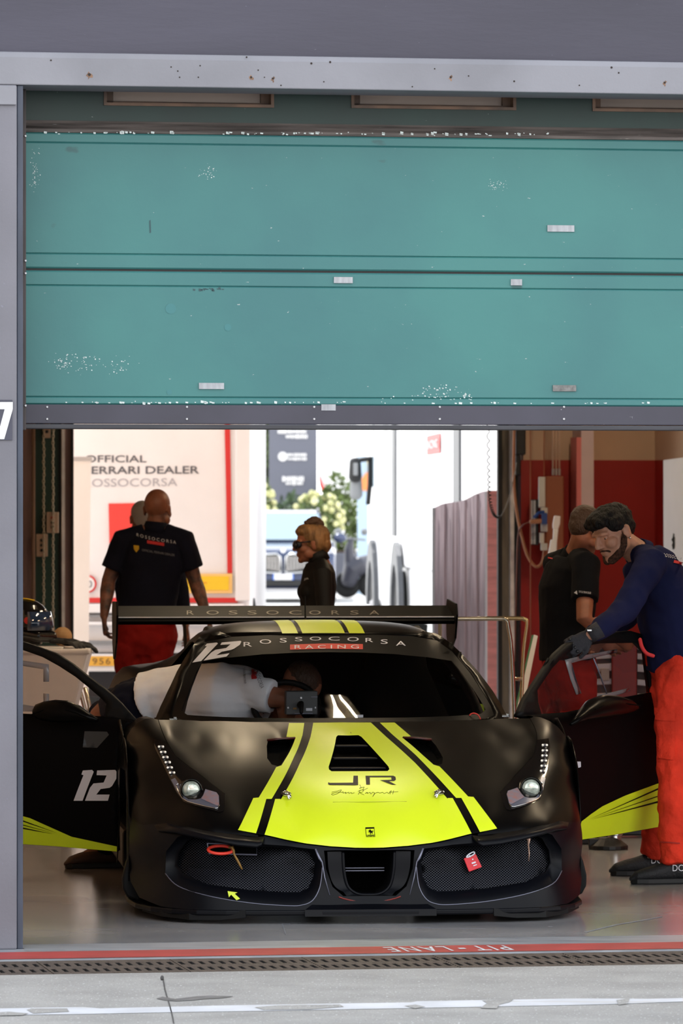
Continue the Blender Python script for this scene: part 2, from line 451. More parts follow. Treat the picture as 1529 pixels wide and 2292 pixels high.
for px in (105, 418, 703, 984, 1262):
    for py in (911, 938):
        s, z = fpix(px, py, TD); mb = MB(); mb.lathe([(.005, 0), (.005, .002), (.003, .004)], 10, frame(FM @ Vector((s, TD - .004, z)), FE, UP, -FN)); mb.build('screw', M['screw'], door)
for py in (305, 584, 612, 908):
    s, z = fpix(56, py, TD - .07); mb = MB(); mb.lathe([(.005, 0), (.005, .002), (.003, .004)], 10, frame(FM @ Vector((s, .198, z)), FE, UP, -FN)); mb.build('screw', M['screw'], door)
# scuffs scratched into the green paint
def door_xy(x, y, off=.0012): s, z = fpix(x, y, TD); return FM @ Vector((s, TD - off, z))
M['scuff'] = pm('paint_scuff', (196, 206, 204), .7)
M['scuff_dark'] = pm('rubber_scuff', (52, 78, 82), .7)
M['smudge'] = pm('grease_smudge', (60, 116, 118), .6)
rnd = random.Random(3)
def scuffs(name, cx, cy, w, h, n, m, lo=.5, hi=1.6, lean=0):
    vs, fs = [], []
    for _ in range(n):
        x = cx + rnd.gauss(0, w); y = cy + rnd.gauss(0, h); a = rnd.uniform(lo, hi); b = a * rnd.uniform(.35, 1.2)
        if not (66 < x < 1529 and 296 < y < 903): continue
        o = len(vs); vs += [door_xy(x - a + lean, y - b), door_xy(x + a + lean, y - b * .6), door_xy(x + a * .8, y + b), door_xy(x - a, y + b * .7)]; fs.append((o, o + 3, o + 2, o + 1))
    tag(link_mesh(name, vs, fs, M[m], door), kind='stuff')
for a in ((78, 390, 5, 24, 50, 'scuff', .4, 1.2), (465, 385, 10, 8, 34, 'scuff', .4, 1.3), (1113, 415, 14, 6, 40, 'scuff', .4, 1.1), (140, 815, 14, 10, 46, 'scuff', .5, 1.6),
          (190, 812, 16, 12, 36, 'scuff', .5, 1.6), (270, 822, 18, 12, 26, 'scuff', .5, 1.5), (690, 298, 90, 1.2, 34, 'scuff', 1, 4), (1050, 300, 120, 1.6, 30, 'scuff', 1, 4), (300, 297, 90, 1, 24, 'scuff', 1, 4),
          (980, 888, 40, 5, 30, 'scuff', .5, 1.8), (470, 901, 260, 1, 60, 'scuff', .8, 3.5), (1200, 903, 200, .8, 34, 'scuff', .8, 4), (470, 648, 14, 1.5, 24, 'scuff_dark', .8, 3), (990, 872, 22, 5, 40, 'scuff', .4, 1.8), (1044, 886, 5, 3, 18, 'scuff', .6, 2)):
    scuffs('paint_scuffs', *a)
vs = [door_xy(*p) for p in ((334, 494), (337, 492), (338, 520), (335, 522))]; link_mesh('scratch', vs, face_eye(vs, [(0, 1, 2, 3)]), M['scuff_dark'], door)
for (x, y, r) in ((382, 691, 12), (510, 733, 8), (379, 878, 6)):
    vs = [door_xy(x + r * math.cos(k * .52), y + r * math.sin(k * .52)) for k in range(12)]; link_mesh('grease_spot', vs, face_eye(vs, [tuple(range(12))]), M['smudge'], door)
# ---- ground: pit lane, painted lines, drain, garage floor, paddock
def flat(name, pts, z, m, kind='structure', parent=None, label=None):
    vs = [FM @ Vector((p[0], p[1], z)) for p in pts]
    o = link_mesh(name, vs, [tuple(range(len(vs)))], m, parent)
    if kind: tag(o, label, None, None, kind)
    return o
mb = MB(); fbox(mb, -14, 20, -22, -1.105, -.3, 0); structure(mb.build('ground', M['pit']))
mb = MB(); fbox(mb, -14, 20, -.46, .02, -.3, 0); structure(mb.build('floor_apron', M['threshold']))
mb = MB(); fbox(mb, -14, 20, .02, TB + .3, -.3, 0); structure(mb.build('floor', M['floor']))
mb = MB(); fbox(mb, -14, 20, -1.105, -.46, -.3, -.06); structure(mb.build('floor_channel', M['channel']))
mb = MB(); fbox(mb, -40, 50, TB + .3, 190, -.3, 0); structure(mb.build('ground_paddock', M['paddock']))
flat('floor_red_line', [(S0, -.445), (S1, -.445), (S1, -.135), (S0, -.135)], .0015, M['red_line'])
flat('floor_threshold', [(.03, -.135), (6.95, -.135), (6.95, .17), (.03, .21)], .001, M['threshold'])
# worn white line in pieces
flat('floor_white_line', [(S0, -2.39), (-.05, -2.39), (.0, -2.45), (.45, -2.42), (1.1, -2.43), (1.13, -2.39), (1.7, -2.39), (1.95, -2.45), (2.6, -2.40), (S1, -2.40), (S1, -2.64), (2.4, -2.63), (2.1, -2.56), (1.75, -2.62), (1.3, -2.63), (.65, -2.64), (.2, -2.63), (-.12, -2.64), (-.3, -2.63), (S0, -2.63)], .0015, M['white_line'])
# PIT - LANE painted to be read from inside
def redtext(s, xa, xb):
    def mp(x, y): return FM @ Vector((x, y, .003))
    a, _ = fground(xa, 2130); b, _ = fground(xb, 2130)
    t0_, t1_ = (-.32, -.27) if s == '-' else (-.40, -.19)
    o = text_on('floor_lettering', s, [(b, t0_), (a, t0_), (a, t1_), (b, t1_)], mp, M['white_line'], None, spacing=1.25, bold=.01); tag(o, kind='structure')
redtext('LANE', 874, 1018); redtext('-', 1040, 1056); redtext('PIT', 1075, 1158)
for wp in ([(60, 2262), (70, 2259), (150, 2259), (155, 2266), (75, 2270)], [(0, 2267), (20, 2266), (64, 2270), (50, 2274), (0, 2275)], [(570, 2256), (620, 2252), (760, 2250), (770, 2255), (690, 2261), (590, 2262)], [(905, 2253), (930, 2250), (952, 2255), (930, 2259)], [(1075, 2258), (1090, 2247), (1080, 2241), (1150, 2238), (1140, 2245), (1118, 2250), (1112, 2259)], [(1380, 2240), (1410, 2236), (1405, 2248), (1385, 2251)]):
    vs = [G(*p_) + Vector((0, 0, .003)) for p_ in wp]; structure(link_mesh('floor_wear', vs, [tuple(range(len(vs)))], M['pit']))
# joint, crack and stain in the concrete
cr = [(365, 2190), (369, 2215), (374, 2232), (380, 2252), (386, 2275), (389, 2292)]
vs = []
for (x, y) in cr:
    w = 1.5; a = G(x - w, y); b = G(x + w, y); vs += [a + Vector((0, 0, .0015)), b + Vector((0, 0, .0015))]
structure(link_mesh('ground_joint', vs, [(2 * i, 2 * i + 1, 2 * i + 3, 2 * i + 2) for i in range(len(cr) - 1)], M['crack']))
def gpoly(name, pts, m, z=.002):
    vs = [G(*p) + Vector((0, 0, z)) for p in pts]; return structure(link_mesh(name, vs, [tuple(range(len(vs)))], m))
gpoly('ground_stain', [(350, 2236), (364, 2232), (392, 2237), (440, 2231), (470, 2229), (523, 2231), (500, 2235), (460, 2237), (430, 2240), (395, 2242), (368, 2240)], M['stain'])
pebb = MB(); pebb.ball(G(363, 2194) + Vector((0, 0, .008)), (.007, .012, .01), 10); pebb.build('ground_pebble', M['crack']); structure(bpy.data.objects['ground_pebble'])
# lighter scratches on the garage floor
for i, pl in enumerate(([(628, 2084), (640, 2092), (632, 2068), (650, 2069)], [(1310, 2087), (1380, 2070), (1440, 2060), (1482, 2052)])):
    vs = []
    for (x, y) in pl:
        a = G(x - 1.5, y - .8); b = G(x + 1.5, y + .8); vs += [a + Vector((0, 0, .001)), b + Vector((0, 0, .001))]
    structure(link_mesh('floor_scratch', vs, [(2 * k, 2 * k + 1, 2 * k + 3, 2 * k + 2) for k in range(len(pl) - 1)], M['threshold']))
# ---- drain grates: one built, the rest copied
def make_grate():
    L, Wd, n = .512, .625, 13
    xs = [0]; p = L / n
    for i in range(n): xs += [p * i + p * .29, p * i + p * .71]
    xs.append(L)
    ys = [0, .15, .27, .385, .505, Wd]
    bm = MB(); sl = MB(); holes = set((2 * i + 1, j) for i in range(n) for j in (1, 3))
    for i in range(len(xs) - 1):
        for j in range(len(ys) - 1):
            a, b, c, d = xs[i], xs[i + 1], ys[j], ys[j + 1]
            if (i, j) in holes:
                q = [(a, c), (b, c), (b, d), (a, d)]
                sl.add([(x, y, -.0005) for x, y in q] + [(x, y, -.05) for x, y in q], [(k, (k + 1) % 4, 4 + (k + 1) % 4, 4 + k) for k in range(4)] + [(4, 5, 6, 7)])
            else: bm.add([(a, c, 0), (b, c, 0), (b, d, 0), (a, d, 0)], [(0, 1, 2, 3)])
    for i in range(n + 1):                               # low slanted anti-slip ribs between the slots
        for j in range(14):
            y = .02 + j * .043; x = p * i
            a, b = max(0, x - p * .22), min(L, x + p * .22)
            bm.add([(a, y, .0002), (b, y + .012, .0002), (b, y + .026, .0018), (a, y + .014, .0018), (b, y + .030, .0002), (a, y + .018, .0002)], [(0, 1, 2, 3), (3, 2, 4, 5)])
    bm.box((L / 2, -.002, -.03), (L, .006, .06)); bm.box((L / 2, Wd + .002, -.03), (L, .006, .06))
    nf = len(bm.f); bm.add(sl.v, sl.f)
    o = bm.build('drain_grate', M['grate']); o.data.materials.append(M['channel'])
    for p_ in list(o.data.polygons)[nf:]: p_.material_index = 1
    return o
g0 = make_grate(); L = .516
sA = fground(105, 2165)[0]; k0 = -1
words_g = ['by the pillar foot', 'below the left front wheel', 'below the yellow arrow on the bumper', 'below the car nose', 'below the painted words', 'below the right front wheel', 'at the right edge of the photo', 'past the right edge']
for i in range(8):
    o = g0 if i == 0 else g0.copy()
    if i:
        COL.objects.link(o)
    p = FM @ Vector((sA + (i - 1) * L, -1.095, -.006)); o.location = p; o.rotation_euler = (0, 0, FY)
    tag(o, 'rusty slotted drain grate section ' + words_g[i], 'drain grate', 'drain grates along the garage front')
# ---- garage shell
def bs(px): return fpix(px, 1100, TB)[0]
mb = MB(); fbox(mb, S0, S1, .50, TB, 4.05, 4.25); structure(mb.build('ceiling', M['ceiling']))
mb = MB(); fbox(mb, S0, S1, .5, TB + .35, 7.3, 7.6); structure(mb.build('roof', M['upper']))
mb = MB(); fbox(mb, -.45, -.15, .55, TB, 0, 4.05); structure(mb.build('wall_inner', M['wall_beige']))
BL, BR, BH = 2.52, 5.76, 3.1                        # rear doorway
ZR = 2.095
mb = MB(); fbox(mb, S0, bs(134), TB, TB + .3, 0, 7.3); fbox(mb, bs(134), BR + .2, TB, TB + .3, BH, 7.3); fbox(mb, BR + .2, S1, TB, TB + .3, ZR, 7.3)
structure(mb.build('wall_back', M['wall_beige']))
mb = MB(); fbox(mb, BR + .18, S1, TB - .004, TB + .3, 0, ZR); structure(mb.build('wall_back_red', M['wall_red']))
mb = MB(); fbox(mb, S0, bs(134), TB - .006, TB, 0, 4.05); structure(mb.build('wall_back_brown', M['wall_brown']))
mb = MB(); fbox(mb, SR, SR + .3, .55, TB, ZR, 4.05); structure(mb.build('wall_right', M['wall_beige']))
mb = MB(); fbox(mb, SR, SR + .3, .55, TB, 0, ZR); structure(mb.build('wall_right_red', M['wall_red']))
# pilaster
mb = MB(); fbox(mb, bs(1281), bs(1309), TB - .30, TB, 0, 4.05); pil = structure(mb.build('trim_5', M['wall_pink']))
mb = MB(); fbox(mb, bs(1281) - .035, bs(1281) + .001, TB - .302, TB - .1, 0, fpix(1275, 980, TB)[1]); mb.build('lit_side_strip', pm('lit_side_pink', (228, 130, 128), .5), pil)  # pink strip painted as the lit side of the pilaster
# rear doorway jambs
for n, (a, b, t0, t1, m) in enumerate(((1112, 1121, -.05, .0, 'jamb_dark'), (1121, 1138, -.02, .01, 'jamb_tan'), (1138, 1146, -.08, -.02, 'jamb_white'), (1146, 1158, -.03, .31, 'jamb_dark'),
                        (158, 163, -.05, .3, 'jamb_dark'), (143, 158, -.02, .3, 'wall_brown'), (136, 143, -.06, 0, 'jamb_white'), (130, 136, -.03, .1, 'jamb_dark'))):
    mb = MB(); fbox(mb, bs(a), bs(b), TB + t0, TB + t1, 0, BH); structure(mb.build('trim_%d' % (6 + n), M[m]))
gp = MB(); fbox(gp, bs(78), bs(131), TB - .02, TB + .05, 0, BH); structure(gp.build('trim_20', M['green_panel']))
# ================================================================ the race car
CA = math.radians(5.3)
CN = Vector((.118, 21.6, 0)); CR = Vector((math.cos(CA), math.sin(CA), 0)); CB = Vector((-math.sin(CA), math.cos(CA), 0))
CM = frame(CN, CR, CB, UP)                          # car frame: u to the photo's right, v towards the tail, z up
def C(u, v, z): return CN + CR * u + CB * v + UP * z
def ray_v(px, py, v):
    """pixel at car depth v -> (u, z)"""
    kx = (px - CX) / FPX; D = (v + CN.dot(CB)) / (kx * CB.x + CB.y)
    p = W(px, py, D) - CN
    return p.dot(CR), p.z
def cpx(px, py, v): u, z = ray_v(px, py, v); return C(u, v, z)
class Sheet:
    """smooth sheet v = f(|u|, z) through control points (thin-plate spline)"""
    def __init__(s, pts, lam=1e-4):
        A = np.array([(abs(p[0]), p[1]) for p in pts]); A = np.vstack([A, [(-a[0], a[1]) for a in A if a[0] > .02]])
        y = np.array([p[2] for p in pts] + [p[2] for p in pts if abs(p[0]) > .02])
        n = len(A); d2 = ((A[:, None, :] - A[None]) ** 2).sum(-1)
        K = np.where(d2 > 0, .5 * d2 * np.log(d2 + 1e-12), 0) + lam * np.eye(n)
        Pm = np.hstack([np.ones((n, 1)), A]); L = np.zeros((n + 3, n + 3)); L[:n, :n] = K; L[:n, n:] = Pm; L[n:, :n] = Pm.T
        s.w = np.linalg.solve(L, np.concatenate([y, np.zeros(3)])); s.A = A
    def __call__(s, u, z):
        d2 = (s.A[:, 0] - u) ** 2 + (s.A[:, 1] - z) ** 2
        return float((s.w[:-3] * (.5 * d2 * np.log(d2 + 1e-12))).sum() + s.w[-3] + s.w[-2] * u + s.w[-1] * z)
    def uz(s, px, py):
        v = .6
        for _ in range(25):
            u, z = ray_v(px, py, v); v = v + .6 * (max(-.2, min(3.5, s(u, z))) - v)
        return u, z
    def at(s, u, z, dv=0): return C(u, s(u, z) + dv, z)
    def patch(s, name, poly, m, parent, step=.022, holes=(), dv=0, mirror=False, solid=0, kind=None):
        """poly in (u, z)"""
        sg = -1 if mirror else 1
        p2, tr = trifill(poly, step, holes)
        vs = [s.at(u * sg, z, dv) for u, z in p2]
        o = link_mesh(name, vs, face_eye(vs, tr), m, parent, smooth=True, solid=0 if s is not GS_ else solid)
        h = 1e-3; ns = []
        for u, z in p2:
            u *= sg; du = (s(u + h, z) - s(u - h, z)) / (2 * h); dz_ = (s(u, z + h) - s(u, z - h)) / (2 * h)
            ns.append((CR * du - CB + UP * dz_).normalized())
        if len(o.data.vertices) == len(ns) and not solid_only(name): o.data.normals_split_custom_set_from_vertices(ns)
        return o
GS_ = None
def solid_only(n): return n == 'windscreen_pillar'
def mir(poly): return [(-u, z) for u, z in reversed(poly)]
# ---- finishes
B = {}
B['body'] = pm('satin_black_paint', (8, 7, 7), .31, spec=.075, var=.1, vscale=3)
B['door'] = pm('door_satin_black', (9, 8, 9), .5, spec=.05)
B['bumper'] = pm('satin_black_bumper', (8, 9, 14), .36, spec=.13)
B['dark'] = pm('matt_black_plastic', (9, 9, 10), .6, spec=.18)
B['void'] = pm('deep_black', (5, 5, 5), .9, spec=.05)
B['yellow'] = pm('fluorescent_yellow_vinyl', (212, 231, 32), .36, spec=.5, var=.02, vscale=3)
B['black_vinyl'] = pm('black_vinyl', (10, 10, 11), .42, spec=.10)
B['white_vinyl'] = pm('white_vinyl', (214, 214, 222), .45)
B['red_vinyl'] = pm('red_vinyl', (206, 48, 36), .45)
B['silver'] = pm('satin_silver', (112, 114, 130), .32, metal=.5)
B['chrome'] = pm('bright_metal', (215, 215, 215), .18, metal=1)
B['led'] = pm('led_glint', (240, 232, 218), .15, emit=.12)  # faint glow stands in for reflections; the LEDs are off
B['lens'] = pm('lamp_lens', (120, 132, 120), .06, metal=.35, var=.5, vscale=30, rgb2=(214, 220, 205), coat=1)
B['gloss_black'] = pm('gloss_black_housing', (16, 15, 15), .12, coat=.3)
B['amber'] = pm('indicator_lens', (120, 114, 124), .25, var=.3, vscale=40, rgb2=(140, 104, 98))
B['glass'] = glass('windscreen_glass', (250, 251, 252), .01, .55, 0, 1.3)
B['poly'] = glass('polycarbonate_window', (206, 196, 196), .04, .7, .02, 1.3, base=(120, 110, 110))
B['poly_clear'] = glass('polycarbonate_clear', (240, 236, 236), .03, .6, .02, 1.3, base=(120, 110, 110))
B['poly_frame'] = glass('clear_window_stiffener', (170, 166, 166), .30, 1.3, .12, 1.45, base=(205, 200, 204))
B['tow_red'] = pm('tow_strap_red', (232, 62, 44), .5)
B['tag_red'] = pm('tag_red', (206, 44, 54), .5)
B['rope'] = pm('safety_pin_brass', (158, 118, 52), .45, metal=.3, var=.3, vscale=80)
B['rubber'] = pm('tyre_rubber', (20, 20, 20), .8)
B['rim'] = pm('wheel_rim', (40, 40, 44), .35, metal=.7)
B['carbon'] = pm('wing_carbon', (10, 9, 9), .45, spec=.10)
B['grey_patch'] = pm('grey_number_panel', (50, 52, 54), .5)
def grille_mat():
    m = bpy.data.materials.new('wire_grille'); m.use_nodes = True; nt = m.node_tree; b = nt.nodes['Principled BSDF']
    b.inputs['Base Color'].default_value = lin((44, 46, 54)); b.inputs['Roughness'].default_value = .4; b.inputs['Metallic'].default_value = .6
    tc = nt.nodes.new('ShaderNodeTexCoord'); sp = nt.nodes.new('ShaderNodeSeparateXYZ')
    # rotate into car axes, then two families of slanted wires
    mp = nt.nodes.new('ShaderNodeMapping'); mp.inputs['Rotation'].default_value = (0, 0, -CA)
    nt.links.new(tc.outputs['Object'], mp.inputs['Vector']); nt.links.new(mp.outputs['Vector'], sp.inputs['Vector'])
    res = []
    for sg in (1, -1):
        a = nt.nodes.new('ShaderNodeMath'); a.operation = 'MULTIPLY'; a.inputs[1].default_value = 78 * sg; nt.links.new(sp.outputs['X'], a.inputs[0])
        c = nt.nodes.new('ShaderNodeMath'); c.operation = 'MULTIPLY_ADD'; c.inputs[1].default_value = 96; nt.links.new(sp.outputs['Z'], c.inputs[0]); nt.links.new(a.outputs[0], c.inputs[2])
        f = nt.nodes.new('ShaderNodeMath'); f.operation = 'FRACT'; nt.links.new(c.outputs[0], f.inputs[0])
        l = nt.nodes.new('ShaderNodeMath'); l.operation = 'LESS_THAN'; l.inputs[1].default_value = .18; nt.links.new(f.outputs[0], l.inputs[0]); res.append(l)
    mx = nt.nodes.new('ShaderNodeMath'); mx.operation = 'MAXIMUM'; nt.links.new(res[0].outputs[0], mx.inputs[0]); nt.links.new(res[1].outputs[0], mx.inputs[1])
    nt.links.new(mx.outputs[0], b.inputs['Alpha'])
    return m
B['grille'] = grille_mat()
car = thing('race_car', 'black race car with fluorescent yellow bonnet stripes and both doors open', 'car', C(0, 2.2, 0))
# ---- front sheet: bonnet, wings and bumper
FS = Sheet([(0, .30, 0), (0, .37, .06), (0, .47, .17), (0, .58, .35), (0, .66, .59), (0, .74, .92), (0, .79, 1.3), (.3, .33, .02), (.3, .40, .10), (.3, .50, .23), (.3, .59, .40), (.3, .67, .65), (.3, .74, .94), (.3, .787, 1.3),
    (.52, .385, .08), (.52, .46, .19), (.52, .56, .38), (.52, .66, .68), (.52, .73, .98), (.52, .785, 1.32), (.65, .40, .12), (.65, .47, .22), (.65, .56, .38), (.65, .66, .64), (.65, .74, .93), (.65, .80, 1.32),
    (.78, .40, .2), (.78, .48, .33), (.78, .58, .47), (.78, .70, .7), (.78, .775, .95), (.78, .812, 1.2), (.87, .40, .32), (.87, .5, .46), (.87, .6, .58), (.87, .7, .75), (.87, .78, 1.0), (.87, .808, 1.16),
    (.95, .4, .5), (.95, .5, .62), (.95, .6, .72), (.95, .7, .9), (.95, .75, 1.05), (.977, .4, .66), (.977, .55, .8), (.977, .65, .93),
    (0, .2, .03), (0, .08, .0), (.3, .22, .03), (.3, .08, .0), (.52, .3, .06), (.52, .1, .03), (.65, .3, .1), (.65, .1, .06), (.78, .3, .17), (.78, .1, .13), (.87, .3, .28), (.87, .1, .24), (.95, .3, .48), (.95, .1, .45), (.972, .2, .62)])
def fz(pts): return [FS.uz(*p) for p in pts]
def left_to_whole(left):
    """left-half outline given from the top centre round to the bottom centre -> closed symmetric outline"""
    return left + [(-u, z) for u, z in reversed(left) if abs(u) > 1e-4]
vent_c = fz([(763, 1647), (735, 1716), (735, 1722), (740, 1726)])
vc = [(-abs(vent_c[0][0] + .0) if False else vent_c[0][0], vent_c[0][1])] + vent_c[1:]
# the centre vent is symmetric about u = 0
half_vent = [(-.045, FS.uz(785, 1646)[1]), (-.055, FS.uz(785, 1650)[1]), (-.128, FS.uz(800, 1716)[1]), (-.129, FS.uz(800, 1722)[1]), (-.12, FS.uz(800, 1726)[1])]
vent_c = half_vent + mir(half_vent)
scoop = fz([(600, 1657), (661, 1652), (655, 1668), (644, 1690), (630, 1712), (622, 1715), (608, 1711), (598, 1697), (597, 1670)])
hood_edge = fz([(354, 1611), (362, 1634), (372, 1657), (393, 1692), (415, 1710), (444, 1731), (503, 1777), (506, 1800), (533, 1859), (573, 1866), (592, 1869), (640, 1880), (687, 1889), (740, 1895)])
hood_tail = fz([(640, 1616), (560, 1616), (450, 1614), (400, 1611)])
zt = FS.uz(764, 1616)[1]; zl = .312
left = [(0, zt)] + hood_tail + hood_edge + [(-.06, zl + .001), (0, zl)]
hood_poly = left_to_whole(left)
FS.patch('bonnet', hood_poly, B['body'], car, .015, [vent_c, scoop, mir(scoop)], solid=.006)
def recess(name, poly, depth, m, parent, shrink=.85, floor=None, mirror=False, dz=0, sheet=None):
    sh = sheet or FS
    ring = subdiv_poly(poly, .03); cu = sum(p[0] for p in ring) / len(ring); cz = sum(p[1] for p in ring) / len(ring)
    sg = -1 if mirror else 1
    inner = [(cu + (u - cu) * shrink, cz + (z - cz) * shrink + dz) for u, z in ring]
    n = len(ring); vs = [sh.at(u * sg, z) for u, z in ring] + [C(p[0] * sg, sh(q[0], q[1]) + depth, p[1]) for p, q in zip(inner, ring)]
    fs = [(i, (i + 1) % n, n + (i + 1) % n, n + i) for i in range(n)]
    fs.append(tuple(range(n, 2 * n)))
    return link_mesh(name, vs, fs, m, parent)
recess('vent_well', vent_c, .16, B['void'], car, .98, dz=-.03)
for k, (y, hw) in enumerate(((1664, .07), (1692, .095), (1714, .118))):
    z = FS.uz(800, y)[1]; mb = MB(); v = FS(0, z)
    mb.box((0, v + .045, z - .012), (2 * hw, .085, .006), CM @ Matrix.Translation((0, 0, 0)))
    mb.build('vent_slat', B['dark'] if k < 2 else B['bumper'], car, bevel=.002)
for mr in (False, True):
    recess('bonnet_scoop', scoop, .10, B['void'], car, .8, mirror=mr, dz=-.02)
    sg = -1 if mr else 1
    pts = [FS.at(u * sg, z, -.003) for u, z in fz([(598, 1657), (625, 1654), (660, 1652)])]
    mb = MB(); mb.tube(pts, .006, 6); mb.build('scoop_lip', pm('scoop_lip_red', (64, 18, 16), .4), car, smooth=True)
# fenders
fender = fz([(354, 1611), (362, 1634), (372, 1657), (393, 1692), (415, 1710), (444, 1731), (503, 1777), (506, 1800), (533, 1859), (578, 1869), (578, 1878), (480, 1862), (372, 1842), (320, 1846)])
fend_out = [(-.966, .40), (-.977, .46), (-.979, .52), (-.979, .60), (-.977, .66), (-.971, .70), (-.957, .742), (-.935, .772), (-.905, .795), (-.872, .809), (-.845, .813)]
fender = fender + fend_out
bump_top = fz([(320, 1846), (372, 1842), (480, 1862), (578, 1878), (592, 1871), (640, 1882), (687, 1891), (740, 1897)])
rim_l = fz([(398, 1873), (430, 1864), (500, 1876), (578, 1889), (640, 1893), (705, 1901), (722, 1940), (716, 1985), (700, 2015), (675, 2026), (640, 2027), (560, 2021), (470, 2006), (400, 1984), (370, 1955), (372, 1905)])
mesh_l = fz([(420, 1884), (440, 1874), (500, 1884), (578, 1897), (640, 1900), (694, 1907), (708, 1935), (704, 1965), (692, 1990), (672, 1999), (640, 1999), (560, 1994), (465, 1981), (412, 1958), (400, 1938), (403, 1910)])
centre_l = [(-.145, FS.uz(745, 1903)[1]), (-.19, FS.uz(722, 1904)[1]), (-.182, FS.uz(730, 1945)[1]), (-.155, FS.uz(745, 1985)[1]), (-.11, FS.uz(775, 2006)[1])]
centre = centre_l + mir(centre_l)
bl = [(0, zl - .004), (-.06, zl - .003)] + [(u, z) for u, z in reversed(bump_top)] + [(-.966, .40), (-.974, .33), (-.974, .22), (-.968, .14), (-.94, .085), (-.86, .062), (-.7, .055), (-.45, .055), (-.2, .06), (0, .06)]
bump_poly = left_to_whole(bl)
FS.patch('front_bumper', bump_poly, B['bumper'], car, .022, [rim_l, mir(rim_l), centre], solid=.006)
for mr in (False, True):
    sg = -1 if mr else 1; sd = 'right' if mr else 'left'
    FS.patch('fender', fender, B['body'], car, .013, mirror=mr, solid=.006)
    # flank with the wheel arch
    arch = [(1.0 + .40 * math.cos(a), .335 + .40 * math.sin(a)) for a in [math.pi * (1.0 - k / 14) for k in range(15)]]
    flank = [(.60, .14)] + arch + [(1.62, .14), (1.62, .78), (1.35, .80), (1.15, .76), (1.0, .70), (.9, .62), (.78, .5), (.66, .40)]
    p2, tr = trifill(flank, .05)
    vs = [C(sg * -.972, v, z) for v, z in p2]; link_mesh('fender_flank', vs, tr, B['body'], car, smooth=True, solid=.004)
    n = 18; vs = []                                   # shoulder closing the fender crest back to the flank
    top = [(-.979, .60, .93), (-.977, .66, 1.0), (-.971, .70, 1.05), (-.957, .742, 1.1), (-.935, .772, 1.14), (-.905, .795, 1.18), (-.872, .809, 1.2), (-.845, .813, 1.22)]
    for (u, z, v) in top: vs += [C(sg * u, max(FS(abs(u), z), .6), z), C(sg * u, 1.62, z - .01)]
    link_mesh('fender_shoulder', vs, [(2 * i, 2 * i + 1, 2 * i + 3, 2 * i + 2) for i in range(len(top) - 1)], B['body'], car, smooth=True)
    # intake: chamfer, wire grille, dark duct
    rr, mm = rim_l, mesh_l
    vs = []; fs = []; K = len(rr)
    for (u, z), (u2, z2) in zip(rr, mm): vs += [C(sg * u, FS(abs(u), z), z), C(sg * (u * .25 + u2 * .75), FS(abs(u), z) + .025, z * .25 + z2 * .75), C(sg * u2, FS(abs(u2), z2) + .055, z2)]
    for i in range(K):
        j = (i + 1) % K
        fs += [(3 * i, 3 * j, 3 * j + 1, 3 * i + 1), (3 * i + 1, 3 * j + 1, 3 * j + 2, 3 * i + 2)]
    ifr = link_mesh('intake_frame', vs, fs, B['bumper'], car, smooth=True)
    mb = MB(); lo = [C(sg * u, FS(abs(u), z) - .001, z) for u, z in rr[6:15]]; mb.tube(spline(lo, 5), .0022, 6); mb.build('intake_edge', B['silver'], ifr, smooth=True)
    p2, tr = trifill(mm, .03)
    def gv(u, z): return FS(abs(u), z) + .055 + max(0, (z - .17)) * .25
    vs = [C(sg * u, gv(u, z), z) for u, z in p2]; link_mesh('intake_grille', vs, face_eye(vs, tr), B['grille'], ifr, smooth=True)
    mb = MB(); ring = subdiv_poly(mm, .05); q = len(ring)
    mb.add([C(sg * u, FS(abs(u), z) + .058, z) for u, z in ring] + [C(sg * u, FS(abs(u), z) + .30, z) for u, z in ring], [(i, (i + 1) % q, q + (i + 1) % q, q + i) for i in range(q)] + [tuple(range(q, 2 * q))])
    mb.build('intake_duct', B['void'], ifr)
    zs = [z for u, z in mm]; lowp = [(u, z) for u, z in mm if z < min(zs) + .1]
    vs = []; nled = 9
    lt_ = fz([(345, 1846), (372, 1842), (425, 1852), (480, 1862), (530, 1868), (578, 1873), (592, 1872)]); lb_ = fz([(352, 1858), (388, 1857), (430, 1865), (482, 1877), (530, 1886), (572, 1890), (582, 1884)])
    for k, ((u, z), (u2, z2)) in enumerate(zip(lt_, lb_)):
        vs += [C(sg * u, FS(abs(u), z) - .003, z), C(sg * u2, FS(abs(u2), z2) - .075 * (.25 if k in (0,) else .7 if k == 1 else 1), z2)]
    link_mesh('bumper_ledge', vs, face_eye(vs, [(2 * i, 2 * i + 1, 2 * i + 3, 2 * i + 2) for i in range(6)]), B['bumper'], car, smooth=True, solid=.012)
    mb = MB(); us = [-.74, -.62, -.5, -.35, -.20]
    mb.add([C(sg * u, FS(abs(u), .2) + .07 + a * .12, .115 + abs(u + .3) * .06 + a * .075) for u in us for a in (0, 1)], [(2 * i, 2 * i + 2, 2 * i + 3, 2 * i + 1) for i in range(4)]); mb.build('duct_ramp', B['bumper'], ifr)
